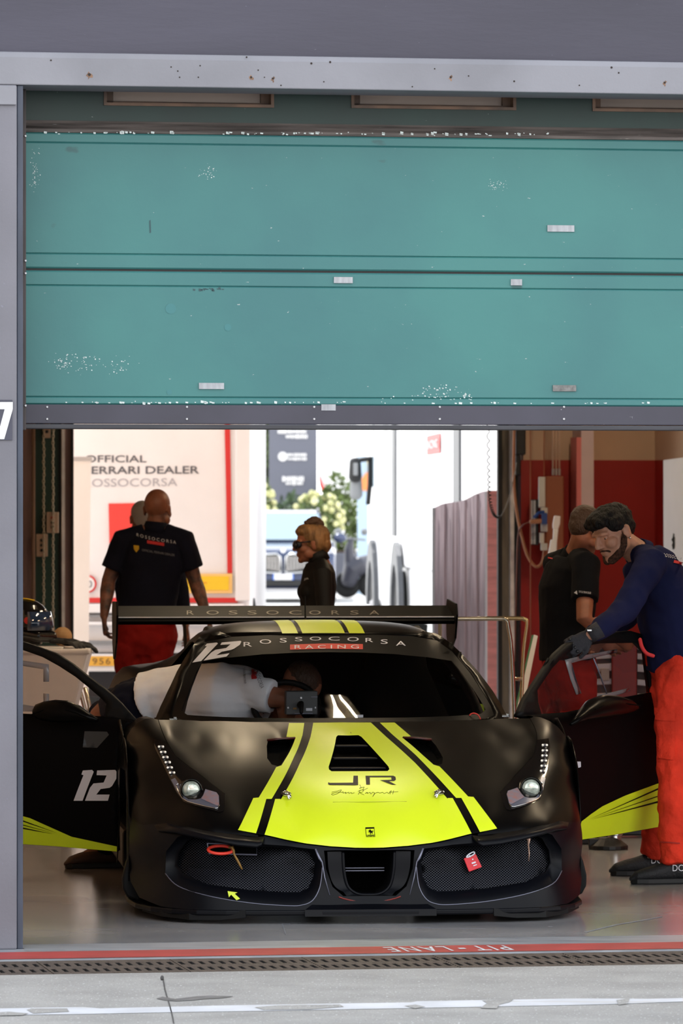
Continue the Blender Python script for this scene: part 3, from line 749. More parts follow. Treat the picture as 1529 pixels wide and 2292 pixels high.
# centre intake
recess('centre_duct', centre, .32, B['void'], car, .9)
ur = [(-.108, 1907), (-.104, 1950), (-.088, 1984), (-.05, 2001), (0, 2004)]
pts = []
for (u, y) in ur + [(-a, b) for a, b in reversed(ur[:-1])]:
    z = FS.uz(828, y)[1]; pts.append(C(u, FS(u, z) + .03, z))
mb = MB(); mb.tube(spline(pts, 5), [.007] * (5 * (len(pts) - 1) + 1), 8); mb.build('intake_rim', B['bumper'], car, smooth=True)
vs = []; sp_ = spline(pts, 5)
for p in sp_: vs += [p, p + CB * .26]
link_mesh('intake_tub', vs, [(2 * i, 2 * i + 2, 2 * i + 3, 2 * i + 1) for i in range(len(sp_) - 1)], B['dark'], car, smooth=True)
vs = []; n = len(sp_)
for i, p in enumerate(sp_):
    q = cpx(728 + (930 - 728) * 0, 1905, .05); c = p - CN; u = c.dot(CR); z = c.z
    o = C(u * 1.62, FS(abs(u * 1.62), z) + .012, z - (.012 if abs(u) < .06 else .0)); vs += [p, o]
link_mesh('intake_cheek', vs, [(2 * i, 2 * i + 2, 2 * i + 3, 2 * i + 1) for i in range(n - 1)], B['bumper'], car, smooth=True)
mb = MB()
for y in (1949, 1955): z = FS.uz(828, y)[1]; mb.box((-.005, .2, z), (.17, .012, .004), CM)
mb.build('duct_bar', B['silver'], car)
pts = [C(u, FS(u, .115) - .004, z) for u, z in ((-.13, .112), (-.105, .103), (-.06, .094), (0, .092), (.06, .094), (.105, .103), (.13, .112))]
mb = MB(); mb.tube(spline(pts, 5), .003, 6); mb.build('red_trim', pm('red_trim_dark', (120, 34, 26), .5), car, smooth=True)
for sg in (-1, 1):                                     # bright edges of the nose pillars
    a = fz([(706, 1900), (715, 1921), (721, 1930), (727, 1965), (738, 2004)]); pts = [FS.at(abs(u) * sg, z, -.003) for u, z in a]
    mb = MB(); mb.tube(pts, [.004, .006, .003, .0025, .002], 6); mb.build('nose_edge', B['silver'], car, smooth=True)
vs = [C(-.20, .05, .104), C(.20, .05, .104), C(.275, -.042, .062), C(-.275, -.042, .062), C(-.275, -.046, .034), C(.275, -.046, .034)]
link_mesh('splitter_centre', vs, face_eye(vs, [(0, 1, 2, 3), (3, 2, 5, 4)]), B['bumper'], car, solid=.006)
# splitter and end fins
plan = [(0, -.045), (.2, -.045), (.27, -.02), (.45, -.015), (.6, .01), (.72, .05), (.82, .13), (.90, .26), (.955, .45), (.975, .7), (.975, .95), (.6, .95)]
plan = plan + [(-u, v) for u, v in reversed(plan) if u > 0]
mb = MB(); mb.prism([(u, v) for u, v in plan], .036, .058, CM); mb.build('splitter', B['bumper'], car, bevel=.006)
for sg in (-1, 1):                                     # low flaps hanging at both ends
    mb = MB(); pl = [(.52, .04, .03), (.62, .07, .018), (.75, .12, .016), (.86, .24, .022), (.93, .42, .03)]
    vs = []
    for (u, v, z) in pl: vs += [C(sg * u, v - .045, z + .03), C(sg * u, v - .055, z)]
    link_mesh('splitter_flap', vs, face_eye(vs, [(2 * i, 2 * i + 1, 2 * i + 3, 2 * i + 2) for i in range(4)]), B['dark'], car, solid=.008)
    f = [(.925, .16), (.945, .27), (.96, .275), (.985, .21), (1.0, .15), (.998, .105), (.98, .072), (.925, .05)]
    mb = MB(); mb.prism([(sg * u, z) for u, z in f], 0, .10, frame(C(0, .62, 0), CR, UP, CB)); mb.build('splitter_fin', B['dark'], car, bevel=.012)
    f = [(.958, .22), (.972, .13), (.955, .125)]; vs = [C(sg * u, .612, z) for u, z in f]
# ---- vinyls on the bonnet
Y = B['yellow']
centre_y = fz([(701, 1617.5), (695, 1649), (684, 1680), (671, 1708), (628, 1790)])
lower_y = fz([(616, 1788), (592, 1868), (640, 1879), (687, 1888), (740, 1894)])
zz = zl + .0035
def band(name, left, holes=(), m=None): return FS.patch(name, left_to_whole(left), m or Y, car, .024, holes, dv=-.0045)
band('yellow_stripe', [(0, zt - .001)] + centre_y + [(centre_y[-1][0], lower_y[0][1])] + lower_y + [(-.06, zz), (0, zz)], [vent_c])
outer_y = fz([(681, 1618), (647, 1618), (641, 1649), (661.5, 1651), (655, 1668), (644, 1690), (630, 1713), (618, 1717), (579, 1785), (567, 1786), (532.5, 1857.5), (573, 1865), (596, 1788), (608, 1788), (632, 1747), (659, 1692), (677, 1645)])
for mr in (False, True): FS.patch('yellow_side_stripe', outer_y, Y, car, .02, dv=-.0045, mirror=mr)
def on_hood(px, py, dv=-.0065):
    u, z = FS.uz(px, py); return FS.at(u, z, dv)
def decal(name, polys, m, parent=car, mapper=on_hood):
    vs = []; fs = []
    for p in polys:
        q, tr = trifill(p, 9); o = len(vs); vs += [mapper(*a) for a in q]; fs += [tuple(i + o for i in t) for t in tr]
    return link_mesh(name, vs, face_eye(vs, fs), m, parent)
decal('bonnet_lettering', [[(791, 1736), (801, 1736), (801.5, 1757), (795, 1757.5), (738, 1757), (734, 1755), (734.5, 1750.5), (738, 1752), (790, 1751.5)],
      [(818, 1736), (880, 1736), (885, 1738.5), (886, 1745), (882, 1748), (871, 1748.5), (887, 1756.5), (878, 1756.5), (850, 1746), (876, 1745), (875.5, 1739.5), (827.5, 1739.5), (828, 1756), (819.5, 1756)]], B['black_vinyl'])
sig = [[(742, 1773), (752, 1771), (764, 1768), (757, 1775), (746, 1779), (742, 1777), (754, 1773), (765, 1773), (768, 1772), (768, 1775), (774, 1773), (773, 1776), (780, 1773), (781, 1776), (786, 1773.5), (787, 1776), (793, 1774)],
       [(801, 1771), (808, 1768), (814, 1769), (810, 1773), (805, 1774), (815, 1779)], [(806, 1769), (802, 1778)],
       [(817, 1776), (822, 1773), (822, 1776), (828, 1773), (830, 1777), (834, 1773), (838, 1775), (834, 1783), (839, 1776), (846, 1773), (850, 1775), (856, 1773), (860, 1776), (866, 1773), (870, 1776), (874, 1770)],
       [(876, 1769), (873, 1777)], [(881, 1769), (879, 1777)], [(871, 1773), (891, 1772)], [(805, 1756), (808, 1763), (804, 1764), (812, 1762), (815, 1762), (812, 1768), (823, 1764)]]
mb = MB()
for st in sig: mb.tube(spline([on_hood(x, y, -.0055) for x, y in st], 4), .0009, 4)
mb.build('bonnet_signature', B['black_vinyl'], car)
mb = MB(); mb.tube([on_hood(x, y, -.005) for x, y in ((745, 1795), (800, 1795), (860, 1794.6), (910, 1794))], .0011, 4); mb.build('seam_line', pm('seam_grey', (120, 120, 40), .6), car)
decal('nose_badge', [[(817.5, 1851.5), (837.5, 1851), (839.5, 1872.5), (819.5, 1873)]], B['black_vinyl'])
decal('badge_field', [[(819, 1855), (836.6, 1854.5), (837.8, 1868), (820.2, 1868.5)]], Y, car, lambda x, y: on_hood(x, y, -.009))
decal('badge_horse', [[(826, 1857), (828.5, 1855.8), (829.5, 1858), (832, 1859.5), (834.5, 1858.3), (835.5, 1861), (834.5, 1861.2), (833.8, 1860.2), (833, 1862), (834, 1864), (832.5, 1866.5), (832, 1864.2), (830, 1863), (829.3, 1866.8), (827.6, 1867.6), (828.3, 1864), (826.5, 1861.8), (823.8, 1863), (824.4, 1861.2), (826.4, 1860.2), (823.6, 1859.4), (824, 1858.3), (826.4, 1858.6)]], B['black_vinyl'], car, lambda x, y: on_hood(x, y, -.012))
text_on('badge_lettering', 'Ferrari', [(820.5, 1869.3), (838, 1869), (838.4, 1872), (821, 1872.3)], lambda x, y: on_hood(x, y, -.009), Y, car)
for (x, y, d) in ((640, 1777, 1), (983, 1774, -1)):      # bonnet latches
    o = on_hood(x, y, -.006); nrm = Vector((0, -.32, .95)).normalized(); e = CR; g = nrm.cross(e).normalized()
    mb = MB(); mb.lathe([(.022, 0), (.022, .004), (.016, .007), (.010, .007), (.010, .012), (0.003, .013)], 16, frame(o, e, g, nrm)); pin = mb.build('bonnet_pin', B['chrome'], car, smooth=True, angle=40)
    mb = MB(); a = o + Vector((0, -.01, .012)); mb.tube(spline([a, a + e * (.012 * d) + Vector((0, -.015, -.006)), a + e * (.02 * d) + Vector((0, -.03, -.024)), a + e * (.008 * d) + Vector((0, -.03, -.014)), a + e * (.014 * d) + Vector((0, -.035, -.032))], 4), .0045, 6); mb.build('pin_clip', B['chrome'], pin, smooth=True)
for sg in (-1, 1):                                     # shut line between bonnet and fender
    mb = MB(); mb.tube(spline([FS.at(sg * u, z, -.001) for u, z in hood_edge[:7]], 4), .0016, 5); mb.build('shut_line', B['void'], car)
# ---- headlights
hl = lambda pts: [(330 + x * .1308, 1620 + y * .1308) for x, y in pts]
hl_out = fz(hl([(95, 275), (335, 300), (480, 540), (870, 850), (1320, 1190), (1325, 1400), (1300, 1490), (1230, 1510), (830, 1400), (620, 1330), (500, 1180), (390, 960), (240, 640), (130, 420)]))
hl_tray = fz(hl([(400, 955), (500, 1150), (590, 1280), (690, 1340), (900, 1390), (1150, 1450), (1210, 1440), (1228, 1390), (1222, 1230), (1180, 1170), (990, 1115), (950, 1220), (910, 1275), (820, 1295), (700, 1290), (600, 1220), (550, 1120), (530, 1020), (470, 925)]))
hl_amb = fz(hl([(990, 1120), (1180, 1172), (1215, 1232), (1220, 1390), (1190, 1400), (920, 1280), (955, 1215)]))
hl_lip = fz(hl([(530, 1018), (490, 1060), (530, 1160), (600, 1270), (700, 1330), (900, 1385), (1150, 1440), (1205, 1425), (1226, 1390)]))
for mr in (False, True):
    sg = -1 if mr else 1
    h = FS.patch('headlight', hl_out, B['gloss_black'], car, .02, dv=-.004, mirror=mr)
    FS.patch('lamp_tray', hl_tray, B['silver'], h, .015, dv=-.008, mirror=mr)
    FS.patch('indicator', hl_amb, B['amber'], h, .015, dv=-.011, mirror=mr)
    mb = MB(); mb.tube(spline([FS.at(u * sg, z, -.010) for u, z in hl_lip], 4), .0022, 6); mb.build('tray_edge', B['chrome'], h, smooth=True)
    u, z = fz(hl([(745, 1130)]))[0]; o = FS.at(u * sg, z, -.012)
    Fr = frame(o, CR, UP, -CB)
    mb = MB(); mb.lathe([(.050, -.03), (.050, .012), (.046, .016), (.043, .012), (.043, -.03)], 28, Fr, cap=False); mb.build('lamp_ring', B['gloss_black'], h, smooth=True, angle=40)
    mb = MB(); mb.lathe([(.041, .0), (.037, .010), (.028, .018), (.015, .023), (.002, .025)], 24, Fr); mb.build('projector_lens', B['lens'], h, smooth=True)
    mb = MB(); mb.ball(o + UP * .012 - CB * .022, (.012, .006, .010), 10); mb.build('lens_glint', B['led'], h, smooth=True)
    for k, (x, y) in enumerate(((195, 388), (232, 480), (270, 568), (310, 655), (345, 745), (385, 832))):
        u, z = fz(hl([(x + 34, y + 2)]))[0]; o = FS.at(u * sg, z, -.007)
        mb = MB(); mb.tube([o - CR * .008, o + CR * .008], .0062, 8, round_ends=True); hs = mb.build('led_housing', pm('led_housing_grey', (96, 92, 92), .25), h, smooth=True)
        for d in (-1, 1):
            mb = MB(); mb.ball(o + CR * (.009 * d) - CB * .005, .0052, 8); mb.build('led', B['led'], hs, smooth=True)
# ---- windscreen, pillars, roof
GS = Sheet([(0, .77, 1.36), (.3, .77, 1.38), (.55, .77, 1.47), (.70, .77, 1.60), (.797, .785, 1.74), (0, .9, 1.57), (.3, .9, 1.59), (.5, .9, 1.65), (.62, .9, 1.72), (.738, .904, 1.82),
    (0, 1.03, 1.84), (.3, 1.03, 1.86), (.45, 1.03, 1.91), (.55, 1.03, 1.97), (.657, 1.03, 2.05), (.595, 1.106, 2.2), (0, 1.15, 2.15), (.3, 1.15, 2.17), (.42, 1.145, 2.2), (.5, 1.143, 2.25), (.557, 1.140, 2.33)])
GS_ = GS
gl_l = [(0, .778), (-.3, .778), (-.5, .781), (-.68, .786), (-.725, .80), (-.715, .84), (-.645, .985), (-.585, 1.075), (-.53, 1.122), (-.42, 1.142), (-.2, 1.153), (0, 1.156)]
glass_poly = left_to_whole(list(reversed(gl_l)))
ws = GS.patch('windscreen', glass_poly, B['glass'], car, .05)
frit_in = [(0, .80), (-.3, .80), (-.5, .803), (-.66, .808), (-.685, .825), (-.67, .86), (-.605, .985), (-.57, 1.035), (-.46, 1.052), (-.3, 1.068), (-.15, 1.075), (0, 1.077)]
GS.patch('windscreen_band', glass_poly, B['black_vinyl'], ws, .03, [left_to_whole(list(reversed(frit_in)))], dv=-.003)
for sg in (-1, 1):
    ap = [(-.80, .772), (-.797, .785), (-.772, .84), (-.738, .904), (-.685, .992), (-.632, 1.063), (-.595, 1.106), (-.562, 1.138), (-.535, 1.152), (-.47, 1.165), (-.42, 1.142), (-.53, 1.122), (-.585, 1.075), (-.645, .985), (-.715, .84), (-.725, .80), (-.68, .786), (-.70, .772)]
    GS.patch('windscreen_pillar', ap, B['body'], car, .03, dv=-.004, mirror=sg > 0, solid=.03)
GS.patch('cowl', left_to_whole([(0, .795), (-.5, .800), (-.7, .81), (-.80, .79), (-.80, .765), (-.4, .755), (0, .75)]), B['dark'], car, .04, dv=.012)
vs = []; nu, nv = 29, 14
def roof_z(u, v): return 1.207 - .012 * (abs(u) / .4) ** 2 - .062 * abs(u / .57) ** 8 - .20 * (v - 2.66) ** 2
for j in range(nv):
    v0 = j / (nv - 1)
    for i in range(nu):
        u = -.575 + 1.15 * i / (nu - 1); va = 2.145 + .19 * abs(u / .575) ** 3; v = va + (3.15 - va) * v0
        vs.append(C(u, v, roof_z(u, v)))
link_mesh('roof', vs, [(j * nu + i, j * nu + i + 1, (j + 1) * nu + i + 1, (j + 1) * nu + i) for j in range(nv - 1) for i in range(nu - 1)], B['body'], car, smooth=True, solid=.02)
for (ua, ub) in ((-.190, -.118), (-.098, .098), (.118, .190)):
    vs = []; n = 8
    for j in range(n):
        for k in range(5):
            u = ua + (ub - ua) * k / 4; va = 2.16 + .19 * abs(u / .575) ** 3; v = va + (3.1 - va) * j / (n - 1); vs.append(C(u, v, roof_z(u, v) + .002))
    link_mesh('roof_stripe', vs, [(j * 5 + k, j * 5 + k + 1, (j + 1) * 5 + k + 1, (j + 1) * 5 + k) for j in range(n - 1) for k in range(4)], Y, car, smooth=True)
mb = MB(); mb.tube([C(-.02, 2.9, 1.19), C(-.02, 2.92, 1.235), C(-.02, 2.93, 1.315)], [.006, .0035, .003], 8); mb.build('aerial', B['dark'], car)
# windscreen lettering
def on_glass(px, py, dv=-.006):
    u, z = GS.uz(px, py); return GS.at(u, z, dv)
for i, (ch, x0, x1, yt, yb) in enumerate((('R', 545, 564, 1437, 1447), ('O', 581, 607, 1431, 1441), ('S', 626, 642, 1428, 1438), ('S', 660, 677, 1426, 1435), ('O', 693, 719, 1425, 1433.5), ('C', 735, 760, 1425, 1433.5),
        ('O', 777, 803, 1426, 1435), ('R', 818, 835, 1428, 1437), ('S', 852, 868, 1431, 1441), ('A', 886, 908, 1435, 1445))):
    text_on('visor_letter', ch, [(x0, yt), (x1, yt), (x1, yb), (x0, yb)], on_glass, B['white_vinyl'], ws)
decal('visor_panel', [[(649, 1442.5), (730, 1440), (812, 1441.5), (812, 1453), (730, 1452), (649, 1454)]], B['red_vinyl'], ws, on_glass)
text_on('visor_panel_lettering', 'RACING', [(659, 1443.8), (803, 1443), (803, 1451), (659, 1452)], lambda x, y: on_glass(x, y, -.010), B['white_vinyl'], ws, spacing=1.55)
ONE = [(.20, .02), (.42, 0), (.46, .06), (.21, 1), (0, 1), (.22, .17), (.17, .15)]
TWO = [(.54, .02), (.97, 0), (1, .06), (1, .28), (.90, .52), (.84, .58), (.63, .62), (.53, .80), (.84, .80), (.80, 1), (.265, 1), (.38, .58), (.46, .44), (.70, .41), (.77, .18), (.53, .17)]
def number(name, quad, mapper, m, parent):
    TL, TR, BR, BL_ = [Vector(q) for q in quad]; out = []
    for poly in (ONE, TWO): out.append([tuple((TL.lerp(TR, x)).lerp(BL_.lerp(BR, x), y)) for x, y in poly])
    return decal(name, out, m, parent, mapper)
number('windscreen_number', [(444, 1441), (541, 1434), (526, 1466), (430, 1483)], on_glass, B['white_vinyl'], ws)
# ---- cabin
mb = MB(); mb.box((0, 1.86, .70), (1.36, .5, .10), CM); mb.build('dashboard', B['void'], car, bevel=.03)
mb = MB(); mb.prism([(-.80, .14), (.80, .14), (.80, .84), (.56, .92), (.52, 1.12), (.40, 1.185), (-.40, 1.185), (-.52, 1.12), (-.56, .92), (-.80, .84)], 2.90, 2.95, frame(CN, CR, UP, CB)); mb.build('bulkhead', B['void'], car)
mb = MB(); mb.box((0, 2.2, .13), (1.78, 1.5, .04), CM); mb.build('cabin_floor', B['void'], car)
a = cpx(640, 1547, 2.12); b = cpx(712, 1600, 2.12)
mb = MB(); mb.box2((ray_v(640, 1547, 2.12)[0], 2.12, ray_v(640, 1600, 2.12)[1]), (ray_v(711, 1547, 2.12)[0], 2.2, ray_v(640, 1547, 2.12)[1]), CM); dsp = mb.build('switch_panel', pm('switch_panel_grey', (58, 60, 62), .4), car, bevel=.004)
for (x, y, w, h, m) in ((692, 1588, 14, 6, 'white_vinyl'), (660, 1586, 8, 4, 'rope'), (674, 1562, 4, 4, 'chrome'), (645, 1584, 4, 4, 'chrome'), (706, 1584, 3, 4, 'chrome'), (704, 1560, 14, 1.2, 'silver'), (680, 1597, 40, 1.5, 'silver')):
    p = cpx(x, y, 2.117); mb = MB(); mb.box((0, 0, 0), (w * .00205, .006, h * .00205), Matrix.Translation(p) @ Matrix.Rotation(CA, 4, 'Z')); mb.build('panel_switch', B[m], dsp)
p = cpx(672, 1578, 2.10); mb = MB(); mb.tube([p, p - CB * .05 + UP * .01, p - CB * .06 - UP * .03], [.016, .013, .009], 8, round_ends=True); mb.build('shift_knob', B['dark'], car, smooth=True)
p = cpx(640, 1580, 2.30)                              # steering wheel
mb = MB(); ring = [p + CR * (.15 * math.cos(t)) + (UP * .9 + CB * .4) * (.12 * math.sin(t)) for t in [k * math.pi / 12 for k in range(25)]]; mb.tube(ring, .015, 8, caps=False); mb.tube([p - CR * .14, p + CR * .14], .012, 6); mb.build('steering_wheel', B['dark'], car, smooth=True)
for sg in (-1, 1):                                     # roll cage
    mb = MB(); pts = [(sg * .70, 1.75, .45), (sg * .68, 1.86, .80), (sg * .56, 2.25, 1.06), (sg * .50, 2.5, 1.12), (sg * .50, 2.85, 1.12), (sg * .60, 2.87, .6), (sg * .62, 2.87, .15)]
    mb.tube(spline([C(*q) for q in pts], 5), .022, 8); mb.build('cage_tube', B['dark'], car, smooth=True)
mb = MB(); mb.tube([C(-.5, 2.56, 1.12), C(.5, 2.56, 1.12)], .02, 8); mb.tube([C(-.5, 2.86, 1.10), C(.55, 2.87, .5)], .02, 8); mb.build('cage_cross', B['dark'], car, smooth=True)
for s_, lab in ((-.38, 0), (.40, 0)):
    mb = MB(); mb.tube([C(s_, 2.35, .28), C(s_, 2.55, .27), C(s_, 2.74, .45), C(s_, 2.80, .75), C(s_, 2.82, .98)], [(.24, .05), (.25, .07), (.24, .07), (.25, .06), (.15, .05)], 14, side=CR, round_ends=True); mb.build('race_seat', B['void'], car, smooth=True)
p = cpx(806, 1603, 1.62); mb = MB(); mb.box((0, 0, 0), (.028, .004, .012), Matrix.Translation(p) @ Matrix.Rotation(CA, 4, 'Z')); mb.build('dash_label', B['white_vinyl'], car)
pts = [cpx(x, y, 1.55) for x, y in ((1050, 1609), (1052, 1600), (1060, 1596.5), (1070, 1600), (1076, 1610))]; mb = MB(); mb.tube(spline(pts, 5), .003, 6); mb.build('red_cable', B['red_vinyl'], car, smooth=True)
for (x, y) in ((388, 1610), (1132, 1603)):
    p = cpx(x, y, 1.5); mb = MB(); mb.box((0, 0, 0), (.035, .03, .010), Matrix.Translation(p)); mb.box((.008, -.01, .006), (.014, .02, .012), Matrix.Translation(p)); mb.build('cowl_latch', B['chrome'], car, bevel=.002)
# ---- rear body
secs = []
for (v, ztop, zh, w) in ((2.86, 1.19, .90, .865), (3.0, 1.17, .93, .885), (3.3, 1.10, .965, .915), (3.6, 1.04, .972, .935), (3.9, .99, .96, .935), (4.2, .955, .94, .92), (4.5, .935, .92, .89)):
    f = max(.05, (ztop - zh) / .29); zz_ = lambda z: zh + (z - .90) * f
    pr = [(w - .05, .14), (w - .01, .30), (w, .5), (w - .002, .68), (w - .02, .82), (w - .06, zh - .05), (w - .10, zh - .008), (w - .14, zh), (.70, zz_(.945)), (.64, zz_(1.01)), (.57, zz_(1.09)), (.47, zz_(1.145)), (.2, zz_(1.175)), (0, zz_(1.18))]
    secs.append((v, pr))
vs = []; n = len(secs[0][1])
for v, pr in secs:
    for (u, z) in pr: vs.append(C(-u, v, z))
    for (u, z) in reversed(pr[:-1]): vs.append(C(u, v, z))
R_ = 2 * n - 1
link_mesh('rear_body', vs, [(j * R_ + i, j * R_ + i + 1, (j + 1) * R_ + i + 1, (j + 1) * R_ + i) for j in range(len(secs) - 1) for i in range(R_ - 1)] + [tuple(range((len(secs) - 1) * R_, len(secs) * R_))], B['body'], car, smooth=True, angle=60)
for sg in (-1, 1):
    # rear intake lip behind the door, with its yellow cheek
    v = 2.86; lip = [(.83, .16), (.85, .45), (.857, .66), (.845, .80), (.815, .865), (.765, .90), (.72, .91), (.66, .93)]
    mb = MB(); mb.tube(spline([C(sg * u, v, z) for u, z in lip], 4), .022, 8); mb.build('intake_lip', B['body'], car, smooth=True)
    vs = [C(sg * u, 2.98, z) for u, z in ((.85, .18), (.86, .70), (.81, .86), (.6, .88), (.6, .18))]; q = link_mesh('side_intake', vs, [(0, 1, 2, 3, 4)], B['void'], car)
    vs = [C(sg * u, vv, z) for u, vv, z in ((.84, 2.88, .50), (.84, 2.88, .80), (.70, 2.93, .82), (.70, 2.93, .50))]; link_mesh('yellow_intake_panel', vs, [(0, 1, 2, 3)], Y, car, solid=.004)
    mb = MB(); mb.box2((sg * .95, 1.6, .12), (sg * .80, 2.9, .30), CM); mb.build('sill', B['body'], car, bevel=.02)
    for (vw, nm) in ((1.0, 'front'), (3.65, 'rear')):
        Wm = frame(C(sg * (.80 if vw < 2 else .74), vw, .335), CB, UP, CR * sg)
        mb = MB(); mb.lathe([(.23, -.13), (.30, -.15), (.328, -.135), (.335, -.10), (.335, .10), (.328, .135), (.30, .15), (.23, .13)], 40, Wm, cap=False); wh = mb.build('wheel', B['rubber'], car, smooth=True, angle=50)
        mb = MB(); mb.lathe([(.235, -.12), (.22, -.10), (.22, .08), (.235, .12)], 40, Wm, cap=False)
        for k in range(10):
            a = k * math.pi / 5; mb.tube([Wm @ Vector((.03 * math.cos(a), .03 * math.sin(a), .09)), Wm @ Vector((.225 * math.cos(a + .1), .225 * math.sin(a + .1), .10))], [.022, .014], 6)
        mb.lathe([(.05, .05), (.05, .11), (.03, .12)], 16, Wm); mb.build('rim', B['rim'], wh, smooth=True, angle=40)
# ---- rear wing
prof = [(4.245, 1.152), (4.232, 1.168), (4.245, 1.186), (4.262, 1.1865), (4.40, 1.212), (4.56, 1.240), (4.562, 1.234), (4.42, 1.198), (4.30, 1.156)]
MW = frame(CN, CB, UP, CR)
mb = MB(); mb.prism(prof, -.842, .842, MW); wing = mb.build('rear_wing', B['carbon'], car, bevel=.002)
mb = MB(); mb.tube([C(-.84, 4.238, 1.188), C(.84, 4.238, 1.188)], .0032, 6); mb.build('wing_highlight', B['white_vinyl'], wing)  # white strip painted as the highlight along the leading edge
for sg in (-1, 1):
    ep = [(4.16, 1.20), (4.20, 1.268), (4.60, 1.262), (4.63, 1.22), (4.60, 1.06), (4.50, .975), (4.44, .975), (4.24, 1.06)] if sg < 0 else [(4.16, 1.20), (4.20, 1.255), (4.58, 1.272), (4.63, 1.23), (4.60, 1.08), (4.50, 1.02), (4.42, 1.02), (4.24, 1.08)]
    mb = MB(); mb.prism(ep, sg * .842, sg * .852, MW); mb.build('wing_endplate', B['carbon'], wing, bevel=.002)
    mb = MB(); mb.tube([C(sg * .5, 4.42, 1.18), C(sg * .5, 4.36, 1.10), C(sg * .5, 4.2, .93)], [(.008, .05)] * 3, 8, side=CR); mb.build('wing_mount', B['dark'], wing)
def on_wing(px, py):
    v = 4.4
    for _ in range(12):
        u, z = ray_v(px, py, v); v = 4.262 + (z - 1.1865) / (1.240 - 1.1865) * .298
    return C(u, v - .001, z + .0025)
for ch, xa, xb in (('R', 418, 434), ('O', 462, 490), ('S', 512, 532), ('S', 554, 575), ('O', 596, 624), ('C', 647, 675), ('O', 692, 718), ('R', 742, 760), ('S', 784, 803), ('A', 827, 849)):
    text_on('wing_letter', ch, [(xa, 1367.5), (xb, 1367.5), (xb, 1376.5), (xa, 1376.5)], on_wing, pm('wing_letter_grey', (150, 142, 132), .4), wing)
# ---- things fixed to the bumper
u, z = FS.uz(496, 1902); bx = fz([(466, 1889), (577, 1893), (577, 1915), (470, 1912)])
fr = [C(u, FS(u, z) + .05, z) for u, z in bx]; mb = MB(); mb.tube(fr + [fr[0]], .0035, 6); mb.build('tow_box', B['silver'], car)
mb = MB(); n = len(fr); mb.add(fr + [p + CB * .015 for p in fr], [(4, 5, 6, 7)]); mb.build('tow_box_back', B['void'], car)
o = C(FS.uz(494, 1902)[0], FS(*FS.uz(494, 1902)) + .0, FS.uz(494, 1902)[1])
loop = [o + CR * (.052 * math.cos(t)) + UP * (.0145 * math.sin(t)) + CB * (.03 * math.sin(t)) for t in [k * math.pi / 14 for k in range(29)]]
mb = MB(); mb.tube(loop, .0068, 8, caps=False); tow = mb.build('tow_loop', B['tow_red'], car, smooth=True)
pts = [FS.at(*FS.uz(x, y), .0) for x, y in ((512, 1897), (520, 1896), (523, 1905), (524, 1912), (534, 1930), (542, 1946))]; mb = MB(); mb.tube(pts, [.006, .007, .006, .0045, .0055, .0035], 8); mb.build('tow_tether', B['rope'], tow, smooth=True)
decal('tow_arrow', [[(509, 1994), (531, 1997), (525, 2000), (537, 2011), (529, 2014.5), (517, 2002), (512, 2008)]], Y, car, lambda x, y: FS.at(*FS.uz(x, y), -.012))
# red tag hanging on the right grille
tq = [FS.at(*FS.uz(x, y), .03) for x, y in ((1040, 1923), (1067, 1912), (1081, 1942), (1052, 1953))]
rt = thing('hanging_tag', 'small red tag clipped to the right grille of the car', 'tag', tq[0])
mb = MB(); mb.add(tq + [p + CB * .012 for p in tq], [(0, 1, 2, 3), (4, 7, 6, 5), (0, 4, 5, 1), (1, 5, 6, 2), (2, 6, 7, 3), (3, 7, 4, 0)]); mb.build('tag_body', B['tag_red'], rt, bevel=.003)
mb = MB(); mb.tube(spline([FS.at(*FS.uz(x, y), .03) for x, y in ((1056, 1918), (1046, 1920), (1052, 1913), (1062, 1908), (1064, 1912), (1056, 1917), (1052, 1916))], 4), .003, 6); mb.build('tag_clip', B['white_vinyl'], rt, smooth=True)
tg = lambda x, y: FS.at(*FS.uz(x, y), .027)
decal('tag_print', [[(1057, 1932), (1066, 1929), (1067.5, 1932), (1058.5, 1935)], [(1061, 1938), (1069, 1935), (1069.6, 1937), (1061.6, 1940)], [(1058, 1923.5), (1061, 1922.5), (1062, 1925), (1059, 1926)]], B['white_vinyl'], rt, tg)
mb = MB(); mb.tube([FS.at(*FS.uz(x, y), .035) for x, y in ((1179, 1877), (1186, 1879), (1185, 1892), (1187, 1912), (1186, 1929))], [.003, .010, .004, .003, .002], 8); mb.build('grille_pin', pm('pin_copper', (170, 140, 122), .35, metal=.6), car, smooth=True)
# ---- open doors
class Door:
    def __init__(s, sg, ang=65):
        a = math.radians(ang); s.sg = sg; s.o = C(sg * .93, 1.56, 0); s.d = (CR * (sg * math.sin(a)) + CB * math.cos(a)); s.n = s.d.cross(UP)
        if s.n.y > 0: s.n = -s.n
    def at(s, px, py, off=0):
        k = Vector(((px - CX) / FPX, 1, -(py - HY) / FPX)); E = Vector((0, 0, EYE))
        t = (s.o - E).dot(s.n) / k.dot(s.n); p = E + k * t
        b = .045 * max(0, 1 - ((p.z - .50) / .36) ** 2)
        return p + s.n * (b + off)
    def patch(s, name, poly, m, parent, off=0, step=16, holes=(), solid=0):
        q, tr = trifill(poly, step, holes); vs = [s.at(x, y, off) for x, y in q]
        return link_mesh(name, vs, face_eye(vs, tr), m, parent, smooth=True, solid=solid)
    def bar(s, name, pts, r, m, parent, off=0):
        mb = MB(); mb.tube([s.at(x, y, off) for x, y in pts], r, 8, side=s.n); return mb.build(name, m, parent, smooth=True)
LD, RD = Door(-1), Door(1, 35)
dl = LD.patch('door', [(276, 1655), (290, 1622), (312, 1612), (262, 1606), (237, 1603), (140, 1600), (52, 1597), (-60, 1590), (-130, 1610), (-140, 1700), (-120, 1830), (-60, 1880), (52, 1889), (130, 1894), (210, 1901), (266, 1906)], B['door'], car, solid=.03)
